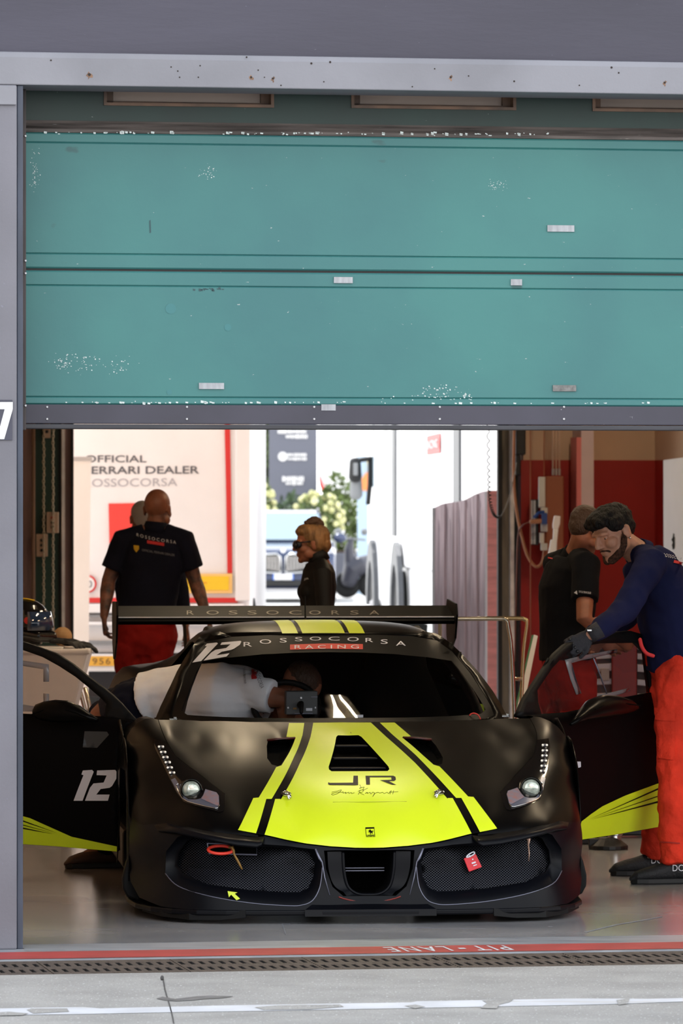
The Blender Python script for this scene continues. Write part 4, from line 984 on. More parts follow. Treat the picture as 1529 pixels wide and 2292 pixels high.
arc_o = [(-60, 1425), (0, 1428), (54, 1438), (87, 1449), (123, 1462), (160, 1486), (196, 1515), (233, 1542), (270, 1573), (312, 1616)]
arc_i = [(237, 1604), (238, 1575), (224, 1561), (196, 1537), (169, 1515), (132, 1491), (96, 1471), (54, 1456), (0, 1444), (-50, 1442)]
LD.patch('door_window_frame', arc_o + arc_i, B['dark'], dl, .0, solid=.03)
LD.patch('door_window', [(237, 1604), (238, 1575), (224, 1561), (196, 1537), (169, 1515), (132, 1491), (96, 1471), (54, 1456), (0, 1444), (-50, 1442), (-60, 1592), (54, 1598)], B['poly_clear'], dl, -.01, 40)
LD.patch('window_stiffener', [(-20, 1471), (54, 1479), (109, 1487), (109, 1526), (97, 1526), (97, 1498), (54, 1491), (-20, 1484)], B['poly_frame'], dl, .0, 30, solid=.004)
LD.patch('window_stiffener', [(-20, 1568), (54, 1577), (97, 1584), (97, 1552), (109, 1553), (109, 1592), (54, 1592), (-20, 1586)], B['poly_frame'], dl, .0, 30, solid=.004)
LD.patch('yellow_door_stripe', [(266, 1894), (166, 1872), (75, 1830), (52, 1824), (-60, 1790), (-118, 1830), (-60, 1879), (52, 1888.5), (130, 1893.5), (210, 1900.5), (265, 1905.5)], Y, dl, .004)
for a, b, w in (((50, 1833), (136, 1864), 1.6), ((50, 1843), (131, 1865), 1.0), ((50, 1851), (126, 1866), 1.8)):
    LD.patch('pinstripe', [(a[0], a[1] - w), b, (a[0], a[1] + w)], B['black_vinyl'], dl, .006)
LD.patch('grey_door_panel', [(195, 1636), (245, 1637), (250, 1644), (225, 1673), (193, 1672)], B['grey_patch'], dl, .004)
number('door_number', [(176, 1722), (270, 1722), (270, 1791), (174, 1791)], lambda x, y: LD.at(x, y, .005), B['white_vinyl'], dl)
def mirror_pod(D, path, rad, parent):
    o = [D.at(x, y, .10) for x, y in path]; mb = MB()
    mb.tube(o, [(r * .0021, r * .0021 * 1.15) for r in rad], 16, side=UP); pod = mb.build('door_mirror', B['body'], parent, smooth=True)
    return pod
pod = mirror_pod(LD, [(96, 1592), (104, 1591), (120, 1590), (145, 1590), (170, 1591), (195, 1595), (218, 1603), (240, 1610)], [6, 16, 21, 24.5, 24, 18, 10, 5], dl)
mb = MB(); mb.tube([LD.at(x, y, .152) for x, y in ((103, 1596), (130, 1586), (165, 1584), (200, 1592), (232, 1606))], .0025, 6); mb.build('mirror_seam', B['void'], pod)
dr = RD.patch('door', [(1240, 1660), (1215, 1622), (1157, 1601), (1200, 1598), (1260, 1594), (1320, 1582), (1369, 1565), (1450, 1551), (1466, 1549), (1470, 1600), (1470, 1800), (1466, 1851), (1455, 1853), (1370, 1868), (1280, 1881), (1250, 1885)], B['door'], car, solid=.03)
RD.patch('door_window_frame', [(1157, 1601), (1194, 1542), (1228, 1491), (1247, 1465), (1270, 1444), (1292, 1432), (1345, 1419), (1412, 1412), (1440, 1420), (1458, 1450), (1468, 1549), (1460, 1550), (1449, 1460), (1428, 1439), (1344, 1440), (1300, 1448), (1281, 1455), (1259, 1471), (1236, 1496), (1203, 1545), (1207, 1599)], B['dark'], dr, 0, solid=.03)
RD.patch('door_window', [(1206, 1598), (1202, 1545), (1236, 1496), (1259, 1471), (1281, 1454), (1344, 1440), (1428, 1439), (1449, 1460), (1460, 1550), (1369, 1566), (1300, 1588)], B['poly'], dr, -.01, 40)
RD.patch('window_stiffener', [(1266, 1477), (1300, 1468), (1382, 1453), (1382, 1461), (1302, 1478), (1280, 1484), (1290, 1520), (1302, 1552), (1291, 1555), (1278, 1520)], B['poly_frame'], dr, 0, 30, solid=.004)
RD.patch('window_stiffener', [(1340, 1556), (1372, 1549), (1408, 1540), (1411, 1547), (1376, 1558), (1342, 1563)], B['poly_frame'], dr, 0, 30, solid=.004)
RD.bar('window_strut', [(1329, 1474), (1345, 1515), (1358, 1552)], .0035, B['silver'], dr)
RD.patch('yellow_door_stripe', [(1286, 1838), (1305, 1822), (1330, 1804), (1380, 1780), (1455, 1752), (1469, 1747), (1468, 1800), (1466, 1850), (1455, 1852), (1370, 1867), (1279, 1881)], Y, dr, .004)
for a, b, w in (((1300, 1834), (1466, 1759), 2.2), ((1302, 1834), (1466, 1777), 1.4), ((1306, 1834), (1466, 1791), 2.4)):
    RD.patch('pinstripe', [a, (b[0], b[1] - w), (b[0], b[1] + w)], B['black_vinyl'], dr, .006)
pod = mirror_pod(RD, [(1224, 1620), (1245, 1606), (1262, 1595), (1280, 1586), (1305, 1580), (1335, 1579), (1360, 1580), (1376, 1582)], [3, 8, 15, 22, 25, 22, 15, 6], dr)
mb = MB(); mb.tube([RD.at(x, y, .152) for x, y in ((1262, 1586), (1290, 1575), (1330, 1573), (1366, 1578))], .0025, 6); mb.build('mirror_seam', B['void'], pod)
RD.patch('door_catch', [(1269, 1704), (1277, 1704), (1277, 1716), (1271, 1718)], B['white_vinyl'], dr, .01)
# ================================================================ people
K = {}
K['skin'] = pm('skin_light', (196, 142, 116), .5, var=.12, vscale=14, bump=.04, bscale=120)
K['skin_tan'] = pm('skin_tanned', (158, 98, 72), .5, var=.14, vscale=14, bump=.04, bscale=120)
K['skin_tattoo'] = pm('skin_tattooed', (150, 98, 78), .5, var=.6, vscale=16, rgb2=(58, 46, 46), bump=.04, bscale=100)
K['navy'] = pm('navy_cotton', (22, 24, 40), .85, spec=.15, var=.15, vscale=5, bump=.25, bscale=9)
K['navy_fleece'] = pm('navy_sweatshirt', (27, 31, 66), .9, spec=.12, var=.14, vscale=5, bump=.3, bscale=8)
K['black_polo'] = pm('black_polo_cotton', (14, 15, 20), .85, spec=.15, var=.15, vscale=5, bump=.25, bscale=9)
K['black_top'] = pm('black_stretch_top', (13, 13, 15), .6, spec=.25, bump=.12, bscale=8)
K['white_tee'] = pm('white_tshirt_cotton', (248, 249, 255), .85, spec=.15, bump=.5, bscale=7)
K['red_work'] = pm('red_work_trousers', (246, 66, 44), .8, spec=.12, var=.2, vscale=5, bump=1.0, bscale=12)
K['red_shaded'] = pm('shaded_red_trousers', (150, 26, 22), .8, spec=.15, var=.15, vscale=6, bump=.4, bscale=7)  # deeper red with the shade on the rear figures' trousers painted in
K['navy_trousers'] = pm('navy_trousers_cotton', (20, 22, 36), .85, spec=.12, bump=.3, bscale=8)
K['hair_dark'] = pm('dark_hair', (15, 12, 11), .55, spec=.2, bump=.6, bscale=120, stretch=(1, 1, .4))
K['hair_brown'] = pm('brown_hair', (66, 44, 30), .55, bump=.6, bscale=110, stretch=(1, 1, .4))
K['hair_blond'] = pm('blond_hair', (160, 116, 70), .5, var=.35, vscale=30, stretch=(1, 1, .25), bump=.6, bscale=70)
K['hair_bun'] = pm('bun_hair', (84, 58, 40), .55, bump=.6, bscale=80)
K['hair_grey'] = pm('grey_hair', (170, 162, 156), .6, bump=.4, bscale=110)
K['beard'] = pm('dark_beard', (48, 32, 25), .75, spec=.2, var=.4, vscale=90, rgb2=(92, 62, 48), bump=.6, bscale=160)
K['shoe'] = pm('black_mesh_shoe', (22, 22, 25), .7, bump=.3, bscale=90)
K['sole'] = pm('black_shoe_sole', (16, 16, 17), .6)
K['brown_shoe'] = pm('brown_shoe_leather', (78, 54, 42), .55, var=.2, vscale=12)
K['glove'] = pm('grey_work_glove', (40, 40, 46), .8, bump=.3, bscale=90)
K['glove_pad'] = pm('black_knuckle_pad', (20, 20, 22), .4)
K['eye'] = pm('eye_white', (224, 216, 210), .3)
K['iris'] = pm('eye_iris', (42, 28, 20), .2)
K['shade'] = pm('sunglass_lens', (12, 16, 24), .12)
K['print_w'] = pm('print_white', (210, 210, 216), .7)
K['print_g'] = pm('print_grey', (120, 122, 132), .7)
K['print_r'] = pm('print_red', (206, 44, 48), .7)
K['print_y'] = pm('print_yellow', (206, 166, 30), .7)
def V(*a): return Vector(a)
def head(mb, c, R, F, U, k=1.0):
    ax = (R, F, U); b = lambda r, f, u, rad, n=16: mb.ball(c + R * (r * k) + F * (f * k) + U * (u * k), [q * k for q in (rad if hasattr(rad, '__len__') else (rad,) * 3)], n, ax)
    p = lambda r, f, u: c + R * (r * k) + F * (f * k) + U * (u * k)
    b(0, -.010, .030, (.075, .097, .088), 24); b(0, .028, -.036, (.060, .068, .082), 20); b(0, .042, -.078, (.047, .048, .038)); b(0, .076, -.098, .022, 10)
    for s in (-1, 1):
        b(s * .036, .060, -.028, .031, 12); b(s * .050, .020, -.065, (.02, .04, .03), 12)
        b(s * .077, -.010, -.012, (.009, .022, .032), 12); b(s * .080, -.016, .002, (.008, .016, .018), 10)
        b(s * .011, .104, -.031, .009, 8)
    mb.tube([p(-.052, .066, .016), p(-.03, .086, .022), p(0, .090, .020), p(.03, .086, .022), p(.052, .066, .016)], [.010 * k, .011 * k, .010 * k, .011 * k, .010 * k], 8)
    mb.tube([p(0, .090, .016), p(0, .103, -.008), p(0, .114, -.027)], [.008 * k, .010 * k, .012 * k], 10, round_ends=True)
    b(0, .091, -.060, (.025, .012, .006), 10); b(0, .089, -.071, (.021, .012, .007), 10); b(0, .085, -.052, (.026, .012, .010), 10)
def hand(mb, w, d, n, thumb, curl=.35, k=1.0, r=.0086, spread=.021):
    """w wrist, d towards the fingers, n out of the palm, thumb = +1/-1 side along d x n"""
    d = d.normalized(); n = (n - d * n.dot(d)).normalized(); s = d.cross(n) * thumb
    mb.tube([w - d * .02, w + d * (.035 * k), w + d * (.092 * k)], [(.026 * k, .020 * k), (.036 * k, .016 * k), (.041 * k, .013 * k)], 12, side=s, round_ends=True)
    for i, (off, L) in enumerate(((1.5, .072), (.5, .080), (-.5, .074), (-1.5, .058))):
        b = w + d * ((.092 - .004 * abs(off)) * k) + s * (off * spread * k); pts = [b - d * .012]; cur = b; a = 0
        pts.append(cur)
        for j, fr in enumerate((.45, .30, .25)):
            a += curl * (1.0 + .25 * j) + .06 * (i - 1) * (1 if i > 1 else 0)
            cur = cur + (d * math.cos(a) + n * math.sin(a) + s * (off * .05)) * (L * fr * k); pts.append(cur)
        mb.tube(pts, [r * 1.12 * k, r * 1.12 * k, r * k, r * .95 * k, r * .8 * k], 8, round_ends=True)
    t0 = w + d * (.022 * k) + s * (.022 * k); t1 = w + d * (.055 * k) + s * (.050 * k) + n * (.012 * k); t2 = w + d * (.088 * k) + s * (.058 * k) + n * (.028 * k)
    mb.tube([t0, t1, t2], [.014 * k, .0115 * k, .0095 * k], 8, round_ends=True)
def shoe(name, an, d, mat, parent, k=1.0, z0=0):
    """an ankle point, d horizontal toe direction"""
    d = Vector((d.x, d.y, 0)).normalized(); s = UP.cross(d); b = Vector((an.x, an.y, z0))
    mb = MB()
    P = [(-.075, .030), (-.06, .052), (-.02, .060), (.03, .056), (.09, .045), (.14, .038), (.185, .030), (.205, .020)]
    Rr = [(.022, .026), (.034, .050), (.037, .056), (.037, .050), (.043, .040), (.045, .034), (.036, .026), (.018, .014)]
    mb.tube([b + d * (x * k) + UP * (z * k + .006) for x, z in P], [(a * k, h * k * .92) for a, h in Rr], 14, side=s, round_ends=True)
    mb.tube([b + UP * .06 - d * .02, an + UP * .01 - d * .01], [.044, .046], 12, round_ends=True)
    o = mb.build(name, mat, parent, remesh=.006, smoothit=3)
    mb = MB(); out = [(-.085, .022), (-.06, .036), (0, .038), (.08, .043), (.14, .046), (.19, .034), (.212, .012)]
    poly = [(x * k, y * k) for x, y in out] + [(x * k, -y * k) for x, y in reversed(out)]
    mb.prism(poly, .0, .026 * k, frame(Vector((b.x, b.y, z0)), d, s, UP)); mb.build('sole', K['sole'], o, bevel=.006)
    return o
def person(name, label, loc, j, f, hf, hu, skin, top, top_m, sleeve, trous_m, shoe_m, k=1.0, girth=1.0, voxel=.006, group=None, cloth_disp=.012, headk=1.0, tuck=False, hands=('r', 'l'), curl=.35, lower=True, arm_m=None, collar=None, pant_w=1.0):
    """j: joints; f: body facing direction; hf, hu: head facing / up"""
    root = thing(name, label, 'person', loc, group)
    f = Vector(f).normalized(); lat = f.cross(UP).normalized()          # person's right
    if 'lat' in j: lat = j['lat'].normalized()
    hf = Vector(hf).normalized(); hu = Vector(hu); hu = (hu - hf * hu.dot(hf)).normalized(); hr = hf.cross(hu)
    g = girth; mb = MB()
    sp = [j['pelvis'] + (j['pelvis'] - j['waist']).normalized() * .09, j['pelvis'], j['waist'], j['chest'], j['chest'].lerp(j['neck'], .55), j['chest'].lerp(j['neck'], .86), j['neck']]
    rb = [(.12, .09), (.162, .112), (.142, .102), (.165, .115), (.160, .100), (.105, .075), (.056, .056)]
    mb.tube(sp, [(a * g, b * g) for a, b in rb], 20, side=lat, round_ends=True)
    top_neck = j['head'] - hu * .05 - hf * .015
    mb.tube([j['neck'] - (j['head'] - j['neck']).normalized() * .05, j['neck'].lerp(top_neck, .5), top_neck], [.064 * g, .057, .058], 14, round_ends=True)
    head(mb, j['head'], hr, hf, hu, headk)
    for S in ('r', 'l'):
        sh, el, wr = j[S + 'sh'], j[S + 'el'], j[S + 'wr']
        mb.tube([j['neck'].lerp(sh, .35), sh, sh.lerp(el, .4), el, el.lerp(wr, .3), wr], [.05 * g, .056 * g, .048 * g, .040 * g, .042 * g, .027], 12, round_ends=True)
        d = j.get(S + 'hd', (wr - el)).normalized(); n = j.get(S + 'hn', -lat if S == 'r' else lat)
        if S in hands: hand(mb, wr, d, n, j.get(S + 'th', 1 if S == 'r' else -1), j.get(S + 'cu', curl))
        if lower:
            h, kn, an = j[S + 'hip'], j[S + 'kn'], j[S + 'an']
            mb.tube([h.lerp(j['pelvis'], .3), h, h.lerp(kn, .5), kn, kn.lerp(an, .3), an], [.085 * g, .085 * g, .072 * g, .054, .055, .038], 12, round_ends=True)
            fd = j.get(S + 'ft', f); mb.tube([an, an + fd * .05 - UP * .03, an + fd * .13 - UP * .05], [.036, .034, .026], 10, round_ends=True)
    mb.build('body', skin, root, remesh=voxel, smoothit=3)
    # upper garment
    if top:
        mb = MB(); e = .012
        lowr = j['pelvis'].lerp(j['waist'], tuck if tuck else -.05)
        q = [lowr] + sp[2:6] + [j['neck'] - (j['neck'] - j['chest']).normalized() * .015]
        rr = [(.170, .122), (.152, .114), (.172, .124), (.166, .108), (.112, .084), (.066, .066)]
        mb.tube(q, [(a * g + e, b * g + e) for a, b in rr], 22, side=lat, round_ends=False)
        for S in ('r', 'l'):
            sh, el, wr = j[S + 'sh'], j[S + 'el'], j[S + 'wr']
            if sleeve == 'long': pts = [j['neck'].lerp(sh, .3), sh, sh.lerp(el, .5), el, el.lerp(wr, .5), el.lerp(wr, .95)]; rad = [.060 * g, .075 * g, .066 * g, .062 * g, .055 * g, .043]
            else: pts = [j['neck'].lerp(sh, .3), sh, sh.lerp(el, .45), sh.lerp(el, sleeve)]; rad = [.060 * g, .074 * g, .070 * g, .070 * g]
            mb.tube(pts, rad, 14)
        if 'bust' in j: 
            for s in (-1, 1): mb.ball(j['bust'] + lat * (.065 * s), .062, 14)
        shirt = mb.build(top, top_m, root, remesh=.008, smoothit=5, disp=(cloth_disp, .11))
        if collar:
            a = (top_neck - j['neck']).normalized(); mb = MB(); q = [j['neck'] - a * .02, j['neck'] + a * collar]
            mb.tube(q, [.076 * g, .068], 20, caps=False); mb.build('collar', top_m, shirt, smooth=True, solid=.006)
    else: shirt = None
    tr = None
    if lower:
        mb = MB(); w = pant_w
        mb.tube([j['pelvis'].lerp(j['waist'], .6), j['pelvis'], j['pelvis'] + (j['pelvis'] - j['waist']).normalized() * .10], [(.162 * g, .118 * g), (.178 * g, .130 * g), (.14 * g, .11 * g)], 20, side=lat, round_ends=False)
        for S in ('r', 'l'):
            h, kn, an = j[S + 'hip'], j[S + 'kn'], j[S + 'an']
            mb.tube([h.lerp(j['pelvis'], .25), h, h.lerp(kn, .5), kn, kn.lerp(an, .5), an.lerp(kn, .02)], [.098 * g, .103 * g, .092 * w, .078 * w, .074 * w, .068 * w], 16, round_ends=False)
        mb.tube([j['rhip'].lerp(j['rkn'], .12), j['pelvis'] + (j['pelvis'] - j['waist']).normalized() * .13, j['lhip'].lerp(j['lkn'], .12)], [.092, .11, .092], 14, round_ends=True)
        tr = mb.build('trousers', trous_m, root, remesh=.009, smoothit=5, disp=(.034, .085))
        for S in ('r', 'l'):
            an = j[S + 'an']; shoe('shoe', an, j.get(S + 'ft', f), shoe_m, root)
    for s in (-1, 1):
        mb = MB(); mb.ball(j['head'] + hr * (.031 * s) + hf * .072 + hu * .000, .0130, 10); e_ = mb.build('eye', K['eye'], root, smooth=True)
        mb = MB(); mb.ball(j['head'] + hr * (.031 * s) + hf * .0815 - hu * .004, .0055, 8); mb.build('iris', K['iris'], e_, smooth=True)
        mb = MB(); mb.ball(j['head'] + hr * (.031 * s) + hf * .0735 + hu * .0045, (.0145, .0135, .0105), 10, (hr, hf, hu)); mb.build('eyelid', skin, e_, smooth=True)
        mb = MB(); c = j['head']; mb.tube([c + hr * (s * .016) + hf * .097 + hu * .018, c + hr * (s * .034) + hf * .094 + hu * .025, c + hr * (s * .050) + hf * .080 + hu * .020], [.004, .0045, .003], 6); mb.build('eyebrow', K['hair_brown'], root, smooth=True)
    return root, shirt, tr, (hr, hf, hu)
def wrap(o, target, off=.003):
    m = o.modifiers.new('wrap', 'SHRINKWRAP'); m.target = target; m.wrap_method = 'PROJECT'; m.use_project_x = False; m.use_project_z = False; m.use_project_y = True; m.use_positive_direction = True; m.use_negative_direction = False; m.wrap_mode = 'ABOVE_SURFACE'; m.offset = off
    return o
def cloth_print(name, polys, D, m, garment, off=.004):
    vs = []; fs = []
    for p in polys:
        q, t = trifill(p, 4); o = len(vs); vs += [W(x, y, D) for x, y in q]; fs += [tuple(i + o for i in tt) for tt in t]
    return wrap(link_mesh(name, vs, face_eye(vs, fs), m, garment), garment, off)
def cloth_text(name, s, quad, D, m, garment, spacing=1.0, off=.004, arc=0):
    return wrap(text_on(name, s, quad, lambda x, y: W(x, y, D), m, garment, spacing, arc=arc), garment, off)
def hair(c, ax, blobs, m, parent, name='hair', vox=.006, disp=(.012, .035), sm=2):
    R, F, U = ax; mb = MB()
    for (r, f, u, rad) in blobs: mb.ball(c + R * r + F * f + U * u, rad, 18, ax)
    return mb.build(name, m, parent, remesh=vox, smoothit=sm, disp=disp)
# ---- man leaning over the open door (right)
D4 = 24.35
j = dict(pelvis=W(1514, 1486, 24.15), waist=W(1500, 1415, 24.13), chest=W(1482, 1318, 24.10), neck=W(1430, 1238, 24.10), head=W(1374, 1190, 24.02),
         lsh=W(1460, 1260, 23.90), lel=W(1397, 1368, 23.72), lwr=W(1323, 1421, 23.52), rsh=W(1452, 1256, 24.30), rel=W(1412, 1372, 24.42), rwr=W(1352, 1425, 24.30),
         lhip=W(1520, 1520, 24.02), lkn=W(1512, 1725, 23.92), lan=W(1512, 1938, 23.90), rhip=W(1502, 1520, 24.25), rkn=W(1488, 1725, 24.27), ran=W(1466, 1916, 24.42),
         lhd=V(-.82, -.05, -.5), lhn=V(-.3, .9, -.3), lth=1, lcu=.55, rft=V(-1, -.12, 0), lft=V(-1, -.2, 0))
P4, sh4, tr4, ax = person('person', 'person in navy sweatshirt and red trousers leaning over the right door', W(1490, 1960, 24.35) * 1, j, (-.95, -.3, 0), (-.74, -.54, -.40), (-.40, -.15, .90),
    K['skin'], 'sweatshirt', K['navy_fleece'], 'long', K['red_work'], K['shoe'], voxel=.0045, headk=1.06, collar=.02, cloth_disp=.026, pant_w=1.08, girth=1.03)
c = j['head']; R_, F_, U_ = ax
hair(c, ax, [(0, .005, .074, (.080, .092, .060)), (0, -.035, .045, (.084, .082, .082)), (0, .058, .088, (.066, .050, .036)), (.035, .088, .074, (.030, .026, .026)), (-.035, .086, .076, (.032, .028, .028)), (0, .098, .066, (.026, .020, .022)), (-.064, .010, .045, (.024, .060, .040)), (.064, .010, .045, (.024, .060, .040)), (-.066, -.03, .01, (.022, .045, .04)), (.066, -.03, .01, (.022, .045, .04)), (0, -.075, .0, (.060, .038, .055))], K['hair_dark'], P4, disp=(.013, .024))
mb = MB(); p = lambda r, f, u: c + (R_ * r + F_ * f + U_ * u) * 1.06
for s in (-1, 1): mb.tube([p(s * .069, .002, -.02), p(s * .062, .022, -.058), p(s * .046, .052, -.088), p(s * .018, .080, -.104)], [.013, .019, .022, .020], 10, round_ends=True)
mb.ball(p(0, .074, -.100), [.032, .024, .021], 12, ax); mb.tube([p(-.032, .078, -.066), p(-.026, .088, -.056), p(0, .098, -.051), p(.026, .088, -.056), p(.032, .078, -.066)], [.006, .006, .0055, .006, .006], 8)
mb.build('beard', K['beard'], P4, remesh=.004, smoothit=3)
mb = MB(); mb.ball(p(-.085, -.006, -.042), .005, 8); mb.build('earring', B['chrome'], P4, smooth=True)
mb = MB(); hand(mb, j['lwr'], j['lhd'], j['lhn'], 1, .55, 1.04, .0105, .0215); gl = mb.build('glove', K['glove'], P4, remesh=.004, smoothit=2)
mb = MB(); mb.tube([j['lwr'] - j['lhd'].normalized() * .05, j['lwr'] + j['lhd'].normalized() * .01], [.040, .036], 16, caps=False); mb.build('glove_cuff', K['glove'], gl, smooth=True, solid=.004)
d = j['lhd'].normalized(); n_ = (j['lhn'] - d * j['lhn'].dot(d)).normalized(); s_ = d.cross(n_)
for off, L in ((1.5, .072), (.5, .080), (-.5, .074), (-1.5, .058)):
    for t in (.0, .38, .68):
        a = .35 * (1 + t * 2); q = j['lwr'] + d * .092 + s_ * (off * .0215) + (d * math.cos(a) + n_ * math.sin(a)) * (L * t)
        mb = MB(); mb.ball(q - n_ * .010 * (1 - t * .3) - d * (.008 * t), [.008, .009, .006], 8, (s_, d, n_)); mb.build('knuckle_pad', K['glove_pad'], gl, smooth=True)
mb = MB(); mb.box(j['lwr'] + V(-.01, -.05, .022), (.022, .012, .010)); mb.build('glove_buckle', B['chrome'], gl, bevel=.002)
cloth_print('sleeve_print', [[(1411, 1289), (1426, 1288), (1426, 1292.5), (1411, 1293)]], 23.8, K['print_r'], sh4)
cloth_text('sleeve_lettering', 'ROSSOCORSA', [(1415, 1281.5), (1438, 1283), (1438, 1286), (1415, 1284.5)], 23.8, K['print_r'], sh4, 1.3)
cloth_text('sleeve_lettering', 'OFFICIAL FERRARI', [(1410, 1294), (1437, 1295), (1437, 1298.5), (1410, 1297.5)], 23.8, K['print_w'], sh4)
cloth_text('sleeve_lettering', 'DEALER', [(1417, 1299), (1435, 1299.5), (1435, 1303), (1417, 1302)], 23.8, K['print_w'], sh4)
cloth_text('back_lettering', 'ROSSOCORSA', [(1490, 1240), (1538, 1250), (1536, 1257), (1488, 1247)], 23.85, K['print_w'], sh4, 1.3)
cloth_print('back_print', [[(1512, 1255), (1532, 1260), (1530, 1266), (1510, 1261)]], 23.85, K['print_r'], sh4)
mb = MB(); mb.tube(spline([W(1433, 1432, 23.85), W(1437, 1448, 23.83), W(1447, 1462, 23.83), W(1462, 1468, 23.83)], 4), .009, 8, round_ends=True); mb.build('red_lining', K['print_r'], sh4, smooth=True)
cloth_print('thigh_pocket', [[(1490, 1601), (1524, 1604), (1526, 1712), (1490, 1708)]], 23.4, K['red_work'], tr4, .010)
cloth_print('pocket_flap', [[(1488, 1596), (1526, 1598), (1526, 1626), (1488, 1623)]], 23.4, K['red_work'], tr4, .016)
cloth_print('trouser_hem', [[(1495, 1897), (1535, 1900), (1535, 1903), (1495, 1900)]], 23.4, pm('red_stitch', (170, 40, 28), .8), tr4, .006)
for sgn, an, ft in ((1, j['lan'], j['lft']), (-1, j['ran'], j['rft'])):
    ft = ft.normalized(); s = UP.cross(ft); side = s if s.y < 0 else -s
    q = Vector((an.x, an.y, .075)) + side * .045 + ft * .0
    vs, fs, _ = text2d('DC'); out = [q - ft * ((x - .5) * .05) + UP * ((y - .5) * .03) for x, y in vs]
    link_mesh('shoe_lettering', out, face_eye(out, fs), K['print_w'], P4)
# ---- man in a black polo with his back turned (right, behind)
j = dict(pelvis=W(1272, 1500, 26.8), waist=W(1268, 1418, 26.8), chest=W(1270, 1318, 26.8), neck=W(1288, 1246, 26.8), head=W(1312, 1184, 26.75),
         rsh=W(1312, 1262, 26.62), rel=W(1308, 1386, 26.48), rwr=W(1378, 1425, 26.6), lsh=W(1246, 1260, 26.98), lel=W(1262, 1380, 27.1), lwr=W(1340, 1430, 27.1),
         rhip=W(1292, 1520, 26.7), rkn=W(1294, 1710, 26.65), ran=W(1290, 1856, 26.7), lhip=W(1252, 1520, 26.9), lkn=W(1255, 1710, 26.95), lan=W(1250, 1852, 27.0))
P3, sh3, tr3, ax = person('person', 'person in black polo shirt standing behind the right door, back turned', W(1270, 1880, 26.8), j, (.90, .43, 0), (.62, .72, -.28), (.3, .3, .9),
    K['skin_tan'], 'polo_shirt', K['black_polo'], .66, K['red_shaded'], K['shoe'], voxel=.005, collar=.035, girth=1.04, tuck=.28)
hair(j['head'], ax, [(0, -.018, .046, (.078, .095, .076)), (0, -.055, .008, (.068, .052, .066))], K['hair_brown'], P3, disp=(.004, .03))
cloth_text('sleeve_lettering', 'OFFICIAL FERRARI DEALER', [(1298, 1323), (1324, 1326), (1324, 1330), (1298, 1327)], 26.4, K['print_w'], sh3)
cloth_print('sleeve_print', [[(1288, 1328), (1294, 1323), (1295, 1331)]], 26.4, K['print_w'], sh3)
cloth_print('shoulder_print', [[(1236, 1249), (1244, 1251), (1243, 1254), (1235, 1252)]], 26.5, K['print_r'], sh3)
# ---- bald man walking away (left)
j = dict(pelvis=W(325, 1432, 33), waist=W(330, 1352, 33), chest=W(338, 1262, 33), neck=W(348, 1186, 33), head=W(353, 1139, 33.02),
         lsh=W(276, 1212, 33), lel=W(243, 1300, 33.0), lwr=W(233, 1378, 32.9), rsh=W(410, 1212, 32.98), rel=W(436, 1298, 33), rwr=W(462, 1374, 32.9),
         lhip=W(294, 1448, 33), lkn=W(292, 1608, 33.0), lan=W(290, 1735, 33.05), rhip=W(353, 1448, 33), rkn=W(352, 1606, 32.95), ran=W(352, 1720, 32.8), lhn=V(.9, .2, 0), rhn=V(-.9, .2, 0), lhd=V(.05, -.05, -1), lth=-1)
P1, sh1, tr1, ax = person('person', 'bald person in dark polo shirt and red trousers walking away from the camera', W(325, 1740, 33), j, (.12, .99, 0), (.30, .95, -.05), (0, 0, 1),
    K['skin_tattoo'], 'polo_shirt', K['navy'], .72, K['red_shaded'], K['shoe'], voxel=.005, collar=.05, girth=1.14, headk=1.06, tuck=.5)
mb = MB(); head(mb, j['head'], ax[0], ax[1], ax[2], 1.075); mb.build('shaved_head', K['skin_tan'], P1, remesh=.006, smoothit=3)
cloth_text('back_lettering', 'ROSSOCORSA', [(303, 1194), (392, 1211), (392, 1218), (303, 1201)], 32.7, K['print_w'], sh1, 1.5, arc=-2)
cloth_print('back_print', [[(327, 1210), (365, 1216), (365, 1223), (327, 1217)]], 32.7, K['print_r'], sh1)
cloth_print('back_shield', [[(297, 1221), (309, 1222), (309, 1230), (303, 1237), (298, 1230)]], 32.7, K['print_y'], sh1)
cloth_text('back_lettering', 'OFFICIAL FERRARI DEALER', [(316, 1229), (388, 1241), (388, 1246), (316, 1234)], 32.7, K['print_g'], sh1)
# ---- person hidden behind him
j = dict(pelvis=W(325, 1440, 35.2), waist=W(326, 1370, 35.2), chest=W(324, 1285, 35.2), neck=W(320, 1206, 35.2), head=W(318, 1160, 35.2),
         lsh=W(268, 1226, 35.2), lel=W(275, 1310, 35.1), lwr=W(285, 1395, 35.0), rsh=W(378, 1226, 35.2), rel=W(402, 1318, 35.2), rwr=W(416, 1398, 35.1),
         lhip=W(298, 1455, 35.2), lkn=W(298, 1600, 35.2), lan=W(298, 1680, 35.3), rhip=W(350, 1455, 35.2), rkn=W(350, 1600, 35.2), ran=W(350, 1680, 35.1))
P6, sh6, tr6, ax = person('person', 'grey haired person mostly hidden behind the bald person in dark polo shirt', W(322, 1700, 35.2), j, (-.1, .99, 0), (-.15, .98, 0), (0, 0, 1),
    K['skin_tan'], 'sweatshirt', K['navy'], 'long', K['red_shaded'], K['shoe'], voxel=.006, collar=.02)
hair(j['head'], ax, [(0, -.014, .040, (.079, .100, .082)), (0, -.05, .0, (.068, .055, .062))], K['hair_grey'], P6, disp=(.003, .03))
